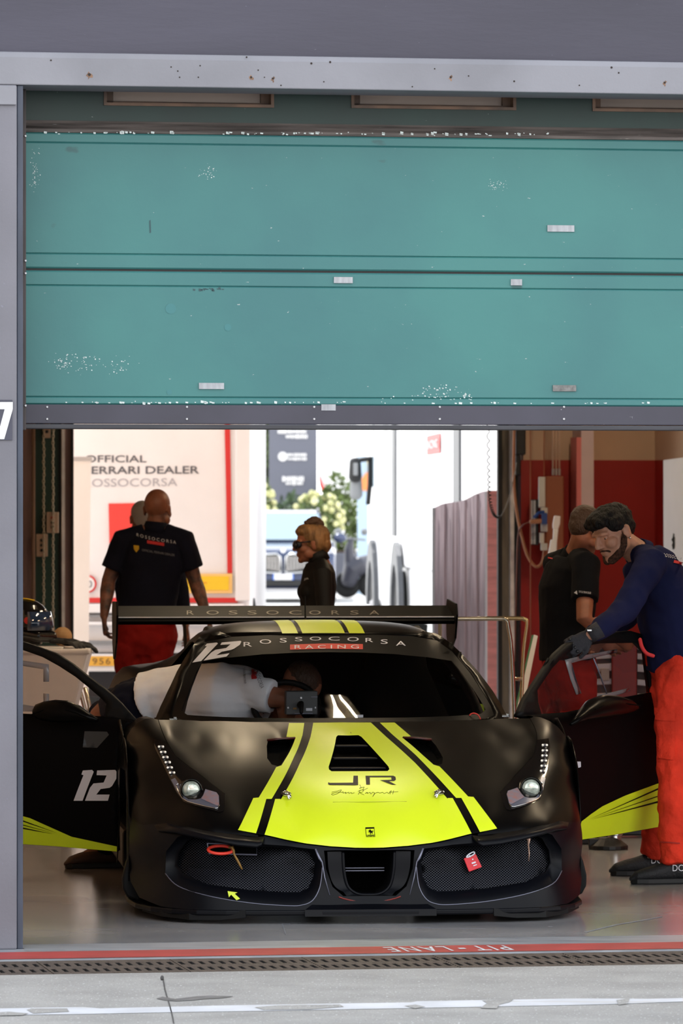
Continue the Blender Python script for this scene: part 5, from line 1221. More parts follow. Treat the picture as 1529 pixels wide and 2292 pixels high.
# ---- woman in sunglasses
j = dict(pelvis=W(712, 1446, 31), waist=W(710, 1382, 31), chest=W(712, 1310, 31), neck=W(716, 1254, 31), head=W(697, 1216, 31),
         lsh=W(722, 1284, 30.84), lel=W(727, 1372, 30.78), lwr=W(705, 1450, 30.72), rsh=W(716, 1284, 31.16), rel=W(716, 1372, 31.2), rwr=W(700, 1450, 31.25),
         lhip=W(712, 1470, 30.92), lkn=W(712, 1620, 30.9), lan=W(718, 1755, 30.9), rhip=W(712, 1470, 31.08), rkn=W(706, 1620, 31.1), ran=W(705, 1752, 31.15), bust=W(690, 1325, 31))
P2, sh2, tr2, ax = person('person', 'person with blond bun and dark sunglasses in black top, seen in profile', W(712, 1780, 31), j, (-.98, -.12, 0), (-.99, -.10, -.10), (-.08, 0, 1),
    K['skin_tan'], 'long_sleeved_top', K['black_top'], 'long', K['navy_trousers'], K['shoe'], voxel=.005, collar=.05, girth=.78, cloth_disp=.005, headk=.95)
hair(j['head'], ax, [(0, -.022, .034, (.079, .098, .088)), (0, -.070, -.012, (.062, .050, .062)), (0, .02, .075, (.066, .07, .045)), (-.05, -.03, .0, (.034, .05, .055)), (.05, -.03, .0, (.034, .05, .055))], K['hair_blond'], P2, disp=(.008, .03))
hair(j['head'], ax, [(0, -.028, .125, (.042, .050, .034)), (0, -.055, .108, (.035, .035, .03)), (0, .005, .122, (.03, .03, .022))], K['hair_bun'], P2, name='hair_bun', disp=(.010, .02))
c = j['head']; R_, F_, U_ = ax
mb = MB(); mb.tube(spline([c + R_ * -.074 + F_ * .01 + U_ * .012, c + R_ * -.070 + F_ * .055 + U_ * .012, c + R_ * -.045 + F_ * .096 + U_ * .010, c + F_ * .108 + U_ * .012, c + R_ * .045 + F_ * .096 + U_ * .010, c + R_ * .070 + F_ * .055 + U_ * .012, c + R_ * .074 + F_ * .01 + U_ * .012], 4), .0045, 6)
for s in (-1, 1): mb.ball(c + R_ * (s * .036) + F_ * .100 - U_ * .004, [.030, .012, .024], 12, ax); mb.ball(c + R_ * (s * .058) + F_ * .082 - U_ * .002, [.012, .022, .020], 10, ax)
mb.build('sunglasses', K['shade'], P2, smooth=True)
cloth_text('chest_lettering', 'JR', [(681, 1296), (692, 1294), (692, 1299), (681, 1301)], 30.7, K['print_w'], sh2)
# ---- mechanic leaning into the cabin (white t-shirt)
DM = 24.05
j = dict(pelvis=W(296, 1592, 24.2), waist=W(365, 1563, 24.15), chest=W(500, 1558, DM), neck=W(598, 1560, DM), head=W(668, 1540, DM + .02), lat=V(.06, -1, .05),
         rsh=W(556, 1552, DM - .15), rel=W(644, 1566, DM - .22), rwr=W(640, 1640, DM - .1), lsh=W(560, 1556, DM + .17), lel=W(640, 1600, DM + .2), lwr=W(690, 1640, DM + .12),
         rhip=W(285, 1610, 24.1), rkn=W(262, 1755, 24.35), ran=W(240, 1890, 24.95), lhip=W(292, 1610, 24.32), lkn=W(280, 1755, 24.6), lan=W(268, 1885, 25.1), rft=V(-.75, -.3, 0), lft=V(.6, .5, 0))
P5, sh5, tr5, ax = person('person', 'person in white t-shirt leaning head first into the car cabin', W(250, 1930, 24.95), j, (0, 0, -1), (.55, .1, -.8), (.85, 0, .5),
    K['skin_tan'], 'tshirt', K['white_tee'], .62, K['navy_trousers'], K['brown_shoe'], voxel=.006, girth=1.16, cloth_disp=.024, hands=('r', 'l'), tuck=.62)
hair(j['head'], ax, [(0, -.018, .044, (.078, .096, .078))], K['hair_brown'], P5, disp=(.004, .03))
cloth_print('shoulder_print', [[(560, 1504), (572, 1505), (574, 1522), (563, 1523)]], DM - .3, K['print_r'], sh5, .004)
cloth_text('shoulder_lettering', 'ROSSOCORSA', [(574, 1500), (592, 1540), (584, 1543), (566, 1503)][::1], DM - .3, K['print_g'], sh5, 1.2)
cloth_text('shoulder_lettering', 'OFFICIAL FERRARI DEALER', [(546, 1500), (552, 1532), (547, 1533), (541, 1501)], DM - .3, K['print_g'], sh5)
cloth_text('waistband_lettering', 'HEAD', [(303, 1541), (338, 1560), (335, 1570), (300, 1551)], 23.9, K['print_w'], tr5, 1.0, .006)
# ================================================================ things in and behind the garage
Q = {}
Q['white'] = pm('white_panel', (232, 230, 230), .5, var=.03, vscale=2)
Q['white_gloss'] = pm('white_truck_paint', (236, 236, 238), .3, var=.05, vscale=2)
Q['txt_dark'] = pm('lettering_dark_grey', (92, 92, 98), .6)
Q['txt_light'] = pm('lettering_light_grey', (172, 170, 176), .6)
Q['red'] = pm('signal_red', (206, 46, 44), .5)
Q['red_square'] = pm('coral_red_panel', (226, 66, 58), .5)
Q['yellow'] = pm('sign_yellow', (236, 196, 40), .5)
Q['orange'] = pm('sign_border_orange', (240, 196, 120), .5)
Q['plate'] = pm('plate_yellow', (222, 166, 58), .5)
Q['dark'] = pm('underbody_dark', (52, 50, 52), .8)
Q['grey'] = pm('mid_grey', (128, 130, 132), .5)
Q['post_grey'] = pm('post_dark_grey', (72, 74, 78), .5)
Q['ltgrey'] = pm('light_grey', (178, 176, 178), .5)
Q['cart'] = pm('cart_white_plastic', (246, 240, 240), .4, var=.05, vscale=6)
Q['steel'] = pm('tube_steel', (214, 206, 190), .25, metal=.9)
Q['brass'] = pm('tube_brass_tint', (206, 182, 140), .25, metal=.9)
Q['tan'] = pm('tan_hose', (170, 116, 82), .5)
Q['tan_cap'] = pm('tan_cap_cloth', (176, 136, 92), .8)
Q['box_tan'] = pm('control_box_tan', (206, 178, 152), .5)
Q['box_grey'] = pm('socket_box_grey', (206, 206, 200), .45)
Q['box_brown'] = pm('panel_side_brown', (150, 86, 54), .5)
Q['blue'] = pm('socket_blue', (34, 70, 140), .4)
Q['black'] = pm('black_plastic_prop', (16, 16, 18), .5)
Q['chain'] = pm('chain_steel', (198, 186, 160), .35, metal=.5)
Q['pink_fabric'] = pm('pink_grey_fabric', (128, 111, 115), .85, var=.25, vscale=7, stretch=(3, 3, .25))
Q['brick'] = pm('brick_red_panel', (128, 76, 72), .7, var=.2, vscale=9, stretch=(.4, .4, 3))
Q['foliage'] = pm('foliage_green', (104, 122, 62), .7, var=.4, vscale=5)
Q['foliage_dk'] = pm('foliage_dark', (70, 92, 58), .7, var=.4, vscale=5)
Q['blossom'] = pm('pale_blossom', (228, 222, 170), .7, var=.3, vscale=9, rgb2=(150, 156, 92))
Q['sign_grey'] = pm('pylon_grey', (98, 100, 112), .6)
Q['planter'] = pm('planter_grey', (150, 148, 150), .8)
Q['car_blue'] = pm('dark_blue_car_paint', (58, 68, 98), .22, metal=.3, coat=.5)
Q['car_glass'] = pm('car_glass_blue', (150, 168, 178), .15)
Q['rack_steel'] = pm('rack_aluminium', (196, 194, 200), .35, metal=.3)
Q['cabinet_red'] = pm('cabinet_red', (140, 26, 20), .35)
FR = lambda D: frame(Vector((0, D, 0)), Vector((1, 0, 0)), UP, Vector((0, 1, 0)))       # local x = right, y = up, z = away
def q2(px, py, D): p = W(px, py, D); return (p.x, p.z)
def pbox(mb, x0, y0, x1, y1, D, depth):
    a = W(x0, y0, D); b = W(x1, y1, D); return mb.box2((a.x, D, min(a.z, b.z)), (b.x, D + depth, max(a.z, b.z)))
def ppoly(name, pts, D, depth, m, parent, bevel=0):
    mb = MB(); mb.prism([q2(x, y, D) for x, y in pts], 0, depth, FR(D)); return mb.build(name, m, parent, bevel=bevel)
def at0(px, D): p = W(px, 1138, D); return Vector((p.x, D, 0))
def mapD(D): return lambda x, y: W(x, y, D)
# ---- transporter seen from behind
DT = 43.0
tp = thing('transporter', 'white transporter trailer with dark lettering and red stripes seen from behind', 'trailer', at0(300, DT))
mb = MB(); a = W(-40, 1462, DT); b = W(560, 500, DT); mb.box2((a.x, DT, a.z), (b.x, DT + 9, b.z)); mb.build('body', Q['white'], tp, bevel=.03)
mb = MB(); pbox(mb, 527, 500, 560, 1345, DT - .05, .06); mb.build('corner_post', Q['white'], tp, bevel=.01)
mb = MB(); pbox(mb, -40, 1338, 532, 1349, DT - .02, .03); mb.build('red_bar', Q['red'], tp)
mb = MB(); pbox(mb, -40, 1352, 545, 1372, DT - .09, .10); pbox(mb, -40, 1392, 545, 1400, DT - .09, .10); mb.build('bumper_rail', Q['white'], tp, bevel=.01)
mb = MB(); pbox(mb, -40, 1434, 545, 1444, DT - .08, .08); pbox(mb, -40, 1376, 545, 1380, DT - .08, .08); mb.build('shadow_gap', Q['grey'], tp)
mb = MB(); pbox(mb, -40, 1464, 300, 1503, DT - .12, .12); mb.build('plate_beam', Q['white'], tp, bevel=.01)
mb = MB(); pbox(mb, 180, 1469, 258, 1491, DT - .14, .015); pl = mb.build('registration_plate', Q['plate'], tp, bevel=.004)
text_on('plate_lettering', '956', [(207, 1473), (247, 1473), (247, 1487), (207, 1487)], mapD(DT - .145), pm('plate_ink', (120, 84, 40), .6), pl, spacing=1.2)
mb = MB(); pbox(mb, -40, 1505, 545, 1560, DT + .2, 8); mb.build('chassis', Q['dark'], tp)
for x in (20, 110, 440, 500):
    c0 = W(x, 1138, DT + 1.5); mb = MB(); mb.lathe([(.3, 0), (.48, .03), (.48, .27), (.3, .3)], 20, frame(Vector((c0.x, DT + 1.5, .48)), Vector((0, 1, 0)), UP, Vector((1, 0, 0)))); mb.build('wheel', B['rubber'], tp, smooth=True, angle=40)
ppoly('red_stripe', [(505, 500), (515, 965), (519, 1200), (520, 1283), (509, 1283), (506, 1100), (503, 965), (497, 500)], DT - .012, .01, Q['red'], tp)
ppoly('red_square', [(243, 1127), (308, 1126), (308, 1225), (245, 1225)], DT - .012, .01, Q['red_square'], tp)
mb = MB(); pbox(mb, 380, 1284, 520, 1328, DT - .03, .02); ys = mb.build('yellow_sign', Q['orange'], tp); mb = MB(); pbox(mb, 384, 1290, 512, 1321, DT - .036, .006); mb.build('sign_field', Q['yellow'], ys)
text_on('sign_lettering', 'veicolo lungo', [(400, 1302), (463, 1302), (463, 1307), (400, 1307)], mapD(DT - .040), Q['red'], ys)
text_on('lettering', 'OFFICIAL', [(190, 1019), (328, 1019), (328, 1035), (190, 1035)], mapD(DT - .004), Q['txt_dark'], tp, spacing=1.0, bold=.012)
text_on('lettering', 'FERRARI DEALER', [(189, 1044), (446, 1043), (446, 1060), (189, 1061)], mapD(DT - .004), Q['txt_dark'], tp, bold=.015)
text_on('lettering', 'ROSSOCORSA', [(187, 1072), (397, 1070), (397, 1088), (187, 1090)], mapD(DT - .004), Q['txt_light'], tp)
o = W(196, 1307, DT - .02); disc = MB(); disc.lathe([(.075, 0), (.075, .012)], 28, frame(o, Vector((1, 0, 0)), UP, Vector((0, -1, 0)))); dd = disc.build('speed_disc', Q['red'], tp)
disc = MB(); disc.lathe([(.060, 0), (.060, .015)], 28, frame(o, Vector((1, 0, 0)), UP, Vector((0, -1, 0)))); disc.build('disc_field', Q['white'], dd)
text_on('disc_numerals', '90', [(186, 1300), (206, 1300), (206, 1315), (186, 1315)], mapD(DT - .04), Q['txt_dark'], dd)
# ---- roll-up banner standing by the rear doorway
DB = 41.5
bn = thing('roll_up_banner', 'tall blank white roll-up banner standing by the left rear door jamb', 'banner', at0(90, DB))
ppoly('banner_sheet', [(-20, 1030), (204, 1030), (200, 1300), (197, 1614), (-26, 1614)], DB, .006, Q['white'], bn)
mb = MB(); pbox(mb, -22, 1022, 206, 1031, DB - .01, .03); mb.build('top_rail', Q['ltgrey'], bn, bevel=.004)
mb = MB(); pbox(mb, -26, 1611, 200, 1621.4, DB - .08, .2); mb.build('base', Q['ltgrey'], bn, bevel=.01)
# ---- white cart with helmet, cap and gloves
DC = 28.6
ct = thing('equipment_cart', 'white plastic equipment cart behind the open left door', 'cart', at0(110, DC))
vs = []
for (x0, x1, y, d0, d1) in ((-60, 196, 1462, 0, .6), (-50, 164, 1590, .03, .55), (-50, 160, 1700, .03, .55)):
    for (x, d) in ((x0, d0), (x1, d0), (x1, d1), (x0, d1)): p = W(x, y, DC); vs.append(Vector((p.x, DC + d, p.z)))
link_mesh('bin', vs, [(0, 1, 2, 3)] + [(4 * k + i, 4 * k + (i + 1) % 4, 4 * k + 4 + (i + 1) % 4, 4 * k + 4 + i) for k in range(2) for i in range(4)] + [(8, 11, 10, 9)], Q['cart'], ct, bevel=.012)
mb = MB(); pbox(mb, -64, 1453, 200, 1463, DC - .02, .66); mb.build('rim', Q['cart'], ct, bevel=.008)
for x, d in ((-30, .08), (140, .08), (-30, .48), (140, .48)):
    p = W(x, 1700, DC); mb = MB(); mb.tube([Vector((p.x, DC + d, p.z)), Vector((p.x, DC + d, .05))], .012, 8); mb.lathe([(.05, -.012), (.05, .012)], 16, frame(Vector((p.x, DC + d, .05)), Vector((0, 1, 0)), UP, Vector((1, 0, 0)))); mb.build('caster', Q['dark'], ct)
top = W(0, 1453, DC).z
st = thing('folded_stand', 'grey and red tubular stand beside the white cart', 'stand', at0(185, DC + .9))
mb = MB(); D_ = DC + .9
for pts in ([(170, 1515), (183, 1560), (196, 1610), (206, 1740)], [(190, 1538), (200, 1580), (212, 1740)], [(158, 1520), (160, 1600), (160, 1740)]): mb.tube([W(x, y, D_) for x, y in pts[:-1]] + [Vector((W(pts[-1][0], 1138, D_).x, D_, .0))], .012, 8)
mb.build('frame', Q['steel'], st, smooth=True)
mb = MB(); mb.ball(W(171, 1530, D_ - .02), .02, 10); mb.tube([W(164, 1524, D_), W(167, 1600, D_)], .02, 8); mb.build('red_knob', Q['red'], st, smooth=True)
hm = thing('race_helmet', 'black race helmet with yellow stripes and tinted visor on the white cart', 'helmet', W(60, 1453, DC + .2))
Dh = DC + .2; hc = W(58, 1388, Dh); ex, ey = Vector((.94, -.34, 0)), Vector((.34, .94, 0))
ax = (ex, ey, UP); hp = lambda f, s, u: hc + ex * f + ey * s + UP * u
mb = MB(); mb.ball(hc, (.135, .118, .118), 24, ax); mb.tube([hp(.02, -.095, -.07), hp(.10, -.07, -.085), hp(.150, 0, -.09), hp(.10, .07, -.085), hp(.02, .095, -.07)], [(.035, .04)] * 5, 12, side=UP, round_ends=True)
mb.tube([hp(-.01, 0, -.05), hp(-.01, 0, -.135)], [.115, .10], 20); shell = mb.build('shell', pm('helmet_black', (18, 18, 20), .15, coat=.6), hm, remesh=.006, smoothit=3)
vs = []; n = 14
for i in range(n):
    t = -1.15 + 2.3 * i / (n - 1)
    for (rr, u) in ((.139, .048), (.151, -.005), (.160, -.055)): vs.append(hp(rr * math.cos(t), rr * .88 * math.sin(t), u))
link_mesh('visor', vs, [(3 * i + k, 3 * i + 3 + k, 3 * i + 4 + k, 3 * i + 1 + k) for i in range(n - 1) for k in (0, 1)], pm('visor_blue', (40, 58, 88), .08, coat=1), hm, smooth=True, solid=.003)
for pts in ([hp(-.09, 0, .085), hp(-.02, -.02, .119), hp(.06, -.02, .110)], [hp(.0, -.115, -.07), hp(.06, -.108, -.09), hp(.12, -.075, -.105)], [hp(-.05, -.115, -.02), hp(-.10, -.08, -.02)]):
    mb = MB(); mb.tube(spline(pts, 5), [(.004, .010)] * (5 * (len(pts) - 1) + 1), 6, side=UP); mb.build('yellow_stripe', Q['yellow'], hm, smooth=True)
mb = MB(); mb.lathe([(.02, 0), (.018, .006)], 16, frame(hp(.055, -.108, .0), ex, UP, -ey)); mb.build('visor_pivot', Q['red'], hm)
gv = thing('driving_gloves', 'pair of black driving gloves lying on the white cart beside the helmet', 'gloves', W(140, 1453, DC + .2))
for i, (x, y, d) in enumerate(((120, 1443, V(1, -.2, -.06)), (150, 1448, V(1, .25, -.1)))):
    mb = MB(); hand(mb, W(x + 6, y - 9, DC + .15 + .08 * i), d, V(0, .2, -1), 1 - 2 * i, .22, 1.0, .011, .022); mb.tube([W(x - 14, y - 12, DC + .15 + .08 * i), W(x + 6, y - 9, DC + .15 + .08 * i)], [(.04, .016), (.03, .016)], 12, side=V(0, 1, 0), round_ends=True); mb.build('glove', pm('glove_black', (24, 24, 26), .45, bump=.4, bscale=60), gv, remesh=.006, smoothit=2)
cp = thing('tan_cap', 'tan brown cap standing behind the black gloves on the cart', 'cap', W(138, 1453, DC + .45))
mb = MB(); cc = W(140, 1425, DC + .46)
mb.ball(cc, (.055, .075, .055), 18); mb.tube([cc + V(-.02, -.04, -.02), cc + V(.02, -.10, -.035)], [(.06, .008), (.05, .006)], 14, side=V(1, 0, 0), round_ends=True); mb.build('crown', Q['tan_cap'], cp, remesh=.006, smoothit=2)
ty = thing('white_tray', 'flat white lid lying at the front of the cart top', 'tray', W(105, 1453, DC))
mb = MB(); pbox(mb, 62, 1449, 140, 1453, DC - .005, .2); mb.build('lid', Q['white'], ty, bevel=.004)
# ---- chrome tube frame behind the car
DF = 27.2
tf = thing('tube_trolley', 'bare metal tube trolley frame standing right of the rear wing', 'trolley', at0(1150, DF))
def tube_px(pts, D, dz=0): return [W(x, y, D + dz) for x, y in pts]
fl = lambda x, D: Vector((W(x, 1138, D).x, D, .0))
mb = MB(); mb.tube(spline(tube_px([(985, 1385), (1060, 1385), (1118, 1385), (1132, 1388), (1138, 1402), (1148, 1500)], DF) + [fl(1160, DF)], 5), .011, 8); mb.build('front_tube', Q['steel'], tf, smooth=True)
mb = MB(); mb.tube(spline(tube_px([(1090, 1384), (1160, 1384), (1174, 1387), (1180, 1400), (1170, 1500)], DF, .35) + [fl(1158, DF + .35)], 5), .011, 8); mb.build('rear_tube', Q['brass'], tf, smooth=True)
mb = MB(); mb.tube([W(1150, 1520, DF), W(1166, 1520, DF + .35)], .010, 8); mb.tube([W(985, 1385, DF), W(1090, 1384, DF + .35)], .010, 8); mb.tube([W(985, 1385, DF), fl(985, DF)], .010, 8); mb.build('cross_tube', Q['steel'], tf, smooth=True)
# ---- white board leaning on the red wall
DP = 30
bd = thing('leaning_board', 'narrow white board with thin green edge leaning beside the tube trolley', 'board', at0(1165, DP))
def lean(x, y, d): p = W(x, y, DP); return Vector((p.x, DP + d, p.z))
vs = [lean(1199, 1425, .3), lean(1208, 1428, .3), lean(1162, 1640, .02), lean(1140, 1640, .02)]; vs[2].z = vs[3].z = 0; vs[2].x = W(1128, 1138, DP).x; vs[3].x = W(1106, 1138, DP).x
link_mesh('board', vs, [(0, 1, 2, 3)], Q['white'], bd, solid=.02)
mb = MB(); mb.tube([vs[0] - V(.004, .0, 0), vs[3] - V(.004, 0, 0)], .008, 6); mb.build('green_edge', pm('edge_green', (60, 120, 80), .5), bd)
# ---- tool cabinets behind the right door
DK = 28.8
tc = thing('tool_cabinet', 'tool rack of silver drawers with a red column behind the right door', 'cabinet', at0(1400, DK))
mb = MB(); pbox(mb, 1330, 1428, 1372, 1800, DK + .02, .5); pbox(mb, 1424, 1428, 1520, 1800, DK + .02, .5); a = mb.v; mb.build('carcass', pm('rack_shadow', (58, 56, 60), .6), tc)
mb = MB(); p = W(1370, 1425, DK - .04); q = W(1426, 1800, DK - .04); mb.box2((p.x, DK - .04, 0), (q.x, DK + .5, p.z)); mb.build('red_column', Q['cabinet_red'], tc, bevel=.006)
for (x0, x1) in ((1330, 1370), (1426, 1510)):
    for k, y in enumerate((1436, 1462, 1486, 1520, 1552, 1588, 1630)):
        h = 18 if k % 2 == 0 else 14
        vs = [W(x0, y, DK), W(x1, y + (8 if x0 > 1400 else -2), DK), W(x1, y + h + (8 if x0 > 1400 else -2), DK), W(x0, y + h, DK)]
        mb = MB(); mb.add(vs + [v + V(0, .3, 0) for v in vs], [(0, 1, 2, 3), (4, 7, 6, 5), (0, 4, 5, 1), (1, 5, 6, 2), (2, 6, 7, 3), (3, 7, 4, 0)]); mb.build('drawer', Q['rack_steel'], tc, bevel=.004)
mb = MB(); pbox(mb, 1346, 1496, 1364, 1524, DK - .05, .05); mb.build('catch_plate', Q['ltgrey'], tc, bevel=.003)
mb = MB(); pbox(mb, 1452, 1500, 1472, 1518, DK - .06, .05); mb.build('latch', Q['ltgrey'], tc, bevel=.003)
js = thing('jack_stand', 'low black round jack stand with chrome stem under the right door', 'jack', G(1380, 1888))
o = G(1362, 1901) + V(0, .0, 0)
mb = MB(); mb.lathe([(.10, 0), (.10, .02), (.06, .05), (.05, .06)], 20, Matrix.Translation(o)); mb.box(o + V(-.06, 0, .03), (.08, .06, .05)); mb.build('base', Q['black'], js, bevel=.004)
mb = MB(); mb.lathe([(.035, .05), (.035, .07), (.045, .075), (.045, .085), (.030, .09), (.030, .14)], 18, Matrix.Translation(o + V(.03, 0, 0))); mb.build('stem', B['chrome'], js, smooth=True, angle=40)
bm_ = thing('floor_beam', 'black beam lying on the floor behind the jack stand', 'beam', G(1440, 1880))
mb = MB(); g0_ = G(1440, 1880) + V(0, .25, 0); mb.box(g0_ + V(.10, 0, .06), (.62, .12, .10)); mb.build('beam', Q['black'], bm_, bevel=.008)
mb = MB(); mb.tube([g0_ + V(-.1, -.07, .1), g0_ + V(.35, -.07, .1)], .006, 6); mb.build('edge_strip', Q['steel'], bm_)
# ---- socket board, hoses and cords on the red wall
DW = 38.4
def wallD(px): s, z = fpix(px, 1100, TB); p = FM @ Vector((s, TB, 0)); return p.y
DE = wallD(1220) - .35
ep_ = thing('socket_board', 'wall mounted socket board with grey boxes and a blue plug on the red wall', 'socket board', W(1225, 1250, DE))
mb = MB(); pbox(mb, 1220, 1066, 1262, 1262, DE + .02, .3); mb.build('back_board', Q['box_brown'], ep_, bevel=.01)
for (x0, y0, x1, y1) in ((1206, 1067, 1221, 1136), (1211, 1136, 1226, 1152), (1211, 1172, 1226, 1190), (1208, 1192, 1218, 1216), (1211, 1216, 1226, 1232)):
    mb = MB(); pbox(mb, x0, y0, x1, y1, DE - .06, .1); mb.build('socket_box', Q['box_grey'], ep_, bevel=.006)
mb = MB(); pbox(mb, 1187, 1118, 1206, 1220, DE, .08); br = mb.build('breaker_box', Q['black'], ep_, bevel=.006)
for (x0, x1) in ((1189, 1192.5), (1194, 1199)): mb = MB(); pbox(mb, x0, 1120, x1, 1218, DE - .006, .006); mb.build('breaker_label', Q['ltgrey'], br)
mb = MB(); mb.tube([W(1197, 1157, DE - .1), W(1206, 1148, DE - .1), W(1216, 1146, DE - .1)], .012, 8, round_ends=True); pbox(mb, 1213, 1148, 1225, 1173, DE - .14, .08); mb.build('blue_plug', Q['blue'], ep_, smooth=False)
mb = MB(); mb.tube([W(1190, 1168, DE - .12), W(1212, 1166, DE - .12)], .018, 10, round_ends=True); mb.build('plug_body', Q['tan'], ep_, smooth=True)
mb = MB(); mb.tube(spline([W(1188, 1168, DE - .1), W(1170, 1176, DE - .1), W(1160, 1200, DE - .05), W(1156, 1300, DE), W(1152, 1480, DE)] , 6), .006, 6); mb.build('power_cable', pm('cable_brown', (110, 60, 46), .5), ep_, smooth=True)
hs = thing('air_hose', 'tan air hose hanging in a loop on the red wall below the socket board', 'hose', W(1200, 1268, DE))
mb = MB(); mb.tube(spline([W(1151, 960, DE), W(1150, 1070, DE), W(1156, 1140, DE), W(1168, 1200, DE), W(1182, 1246, DE), W(1200, 1268, DE), W(1214, 1258, DE), W(1219, 1228, DE)], 6), .011, 8); mb.build('hose', Q['tan'], hs, smooth=True)
for (px, y1, lab) in ((1187, 1500, 'long thin brown pull cord hanging beside the socket board'), (1217, 1066, 'short thin brown pull cord ending above the socket board')):
    r = thing('pull_cord', lab, 'cord', W(px, y1, DE - .05)); mb = MB(); mb.tube([W(px, 700, DE - .05), W(px + 1, y1, DE - .05)], .004, 6); mb.build('cord', Q['box_brown'], r)
for i, px in enumerate((1238, 1245, 1252)):
    r = thing('conduit_pipe', 'pale vertical conduit pipe above the socket board, %s of three' % ('left', 'middle', 'right')[i], 'pipe', W(px, 1066, DE + .1)); mb = MB(); mb.tube([W(px, 700, DE + .1), W(px, 1064, DE + .1)], .007, 8); mb.build('pipe', pm('conduit_cream', (216, 190, 164), .4), r, smooth=True)
    mb = MB(); mb.lathe([(.010, 0), (.010, .05)], 10, Matrix.Translation(W(px, 1064, DE + .1))); mb.build('pipe_fitting', Q['ltgrey'], r, smooth=True, angle=40)
mt = thing('door_motor', 'black door motor box at the top of the right rear jamb', 'motor', W(1165, 1062, DE)); mb = MB(); pbox(mb, 1154, 800, 1177, 1018, DE + .02, .25); pbox(mb, 1154, 1018, 1166, 1063, DE + .02, .2); mb.build('housing', Q['black'], mt, bevel=.01)
lb = thing('work_lamp', 'white handheld lamp leaning against the wall behind the polo shirt', 'lamp', W(1232, 1245, DE - .6))
ppoly('lamp_head', [(1241, 1154), (1255, 1155), (1254, 1172), (1250, 1184), (1238, 1184), (1237, 1176)], DE - .6, .06, Q['cart'], lb, .006)
ppoly('lamp_handle', [(1239, 1184), (1250, 1184), (1247, 1212), (1246, 1240), (1226, 1250), (1233, 1208), (1238, 1208)], DE - .6, .05, pm('lamp_tube_white', (244, 244, 244), .4), lb, .005)
mb = MB(); mb.tube([W(1232, 1245, DE - .57), W(1228, 1400, DE - .5), fl(1226, DE - .5)], .012, 8); mb.build('lamp_pole', Q['ltgrey'], lb)
cc_ = thing('coiled_cord', 'black coiled cord hanging at the right rear door jamb', 'cord', W(1112, 1160, 37.8))
path = spline([W(1092, 800, 37.6), W(1093, 960, 37.6), (W(1094, 1060, 37.6)), W(1097, 1118, 37.6), W(1104, 1148, 37.6), W(1113, 1158, 37.6), W(1121, 1156, 37.6)], 40)
mb = MB(); hel = []
for i, p in enumerate(path): t = i * .9; hel.append(p + V(math.cos(t) * .010, math.sin(t) * .010, math.sin(t) * .004))
mb.tube(hel, .0045, 5); mb.build('coil', Q['black'], cc_, smooth=True)
mb = MB(); mb.tube(spline([W(1121, 1156, 37.6), W(1138, 1120, 37.6), (W(1152, 1060, 37.6)), W(1156, 1035, 37.6)], 6), .004, 6); mb.build('straight_lead', Q['grey'], cc_, smooth=True)
wb = thing('wall_board', 'white board with small black tree print on the right wall', 'board', FM @ Vector((SR - .03, TB - .6, 0)))
vs = [W(1491, 1030, 37.4), W(1640, 1010, 35.2), W(1640, 1650, 35.2), W(1493, 1650, 37.4)]; vs[2].z = vs[3].z = .02
link_mesh('board', vs, [(0, 1, 2, 3)], Q['white'], wb, solid=.02)
tp_ = [(1507, 1193), (1510, 1196), (1509, 1200), (1513, 1206), (1510, 1210), (1512, 1218), (1509, 1230), (1506, 1230), (1504, 1220), (1506, 1214), (1503, 1208), (1506, 1202)]
vs = [W(x, y, 37.0) for x, y in tp_]; link_mesh('tree_print', vs, face_eye(vs, [tuple(range(len(vs)))]), Q['black'], wb)
# ---- chains and control boxes on the folded green door (left)
DG = fpix and wallD(105) - .10
for i, (px, y1, lab) in enumerate(((98, 1415, 'left of the two steel chains hanging before the dark green panel'), (119, 1418, 'right of the two steel chains hanging before the dark green panel'))):
    ch = thing('hoist_chain', lab, 'chain', W(px, y1, DG)); mb = MB(); y = 955; k = 0
    while y < y1:
        p = W(px + .6 * math.sin(k), y, DG); a_ = (V(1, 0, 0) if k % 2 else V(.35, .94, 0))
        mb.tube([p + UP * .016, p + a_ * .007 + UP * .008, p + a_ * .007 - UP * .008, p - UP * .016, p - a_ * .007 - UP * .008, p - a_ * .007 + UP * .008, p + UP * .016], .0035, 5, caps=False); y += 7.2; k += 1
    mb.build('links', Q['chain'], ch, smooth=True)
for (x0, y0, x1, y1, lab) in ((81, 1195, 106, 1246, 'lower tan control box on the dark green panel'), (104, 1146, 131, 1193, 'upper tan control box on the dark green panel'), (98, 930, 112, 980, 'tan box just under the raised door, on the green panel')):
    cb = thing('control_box', lab, 'control box', W((x0 + x1) / 2, y1, DG + .02)); mb = MB(); pbox(mb, x0, y0, x1, y1, DG + .015, .08); mb.build('case', Q['box_tan'], cb, bevel=.005)
    for k in range(3):
        mb = MB(); c0 = W((x0 + x1) / 2, y0 + (y1 - y0) * (.28 + .22 * k), DG + .015); mb.lathe([(.012, 0), (.012, .012), (.008, .016)], 12, frame(c0, V(1, 0, 0), UP, V(0, -1, 0))); mb.build('button', Q['red'] if (k == 0 and x0 == 104) else Q['black'], cb)
pp = thing('wall_pipe', 'thin brown pipe left of the dark green panel', 'pipe', W(75, 1400, DG)); mb = MB(); mb.tube([W(75, 800, DG), fl(75, DG)], .014, 8); mb.build('pipe', pm('pipe_brown', (140, 112, 92), .5), pp, smooth=True)
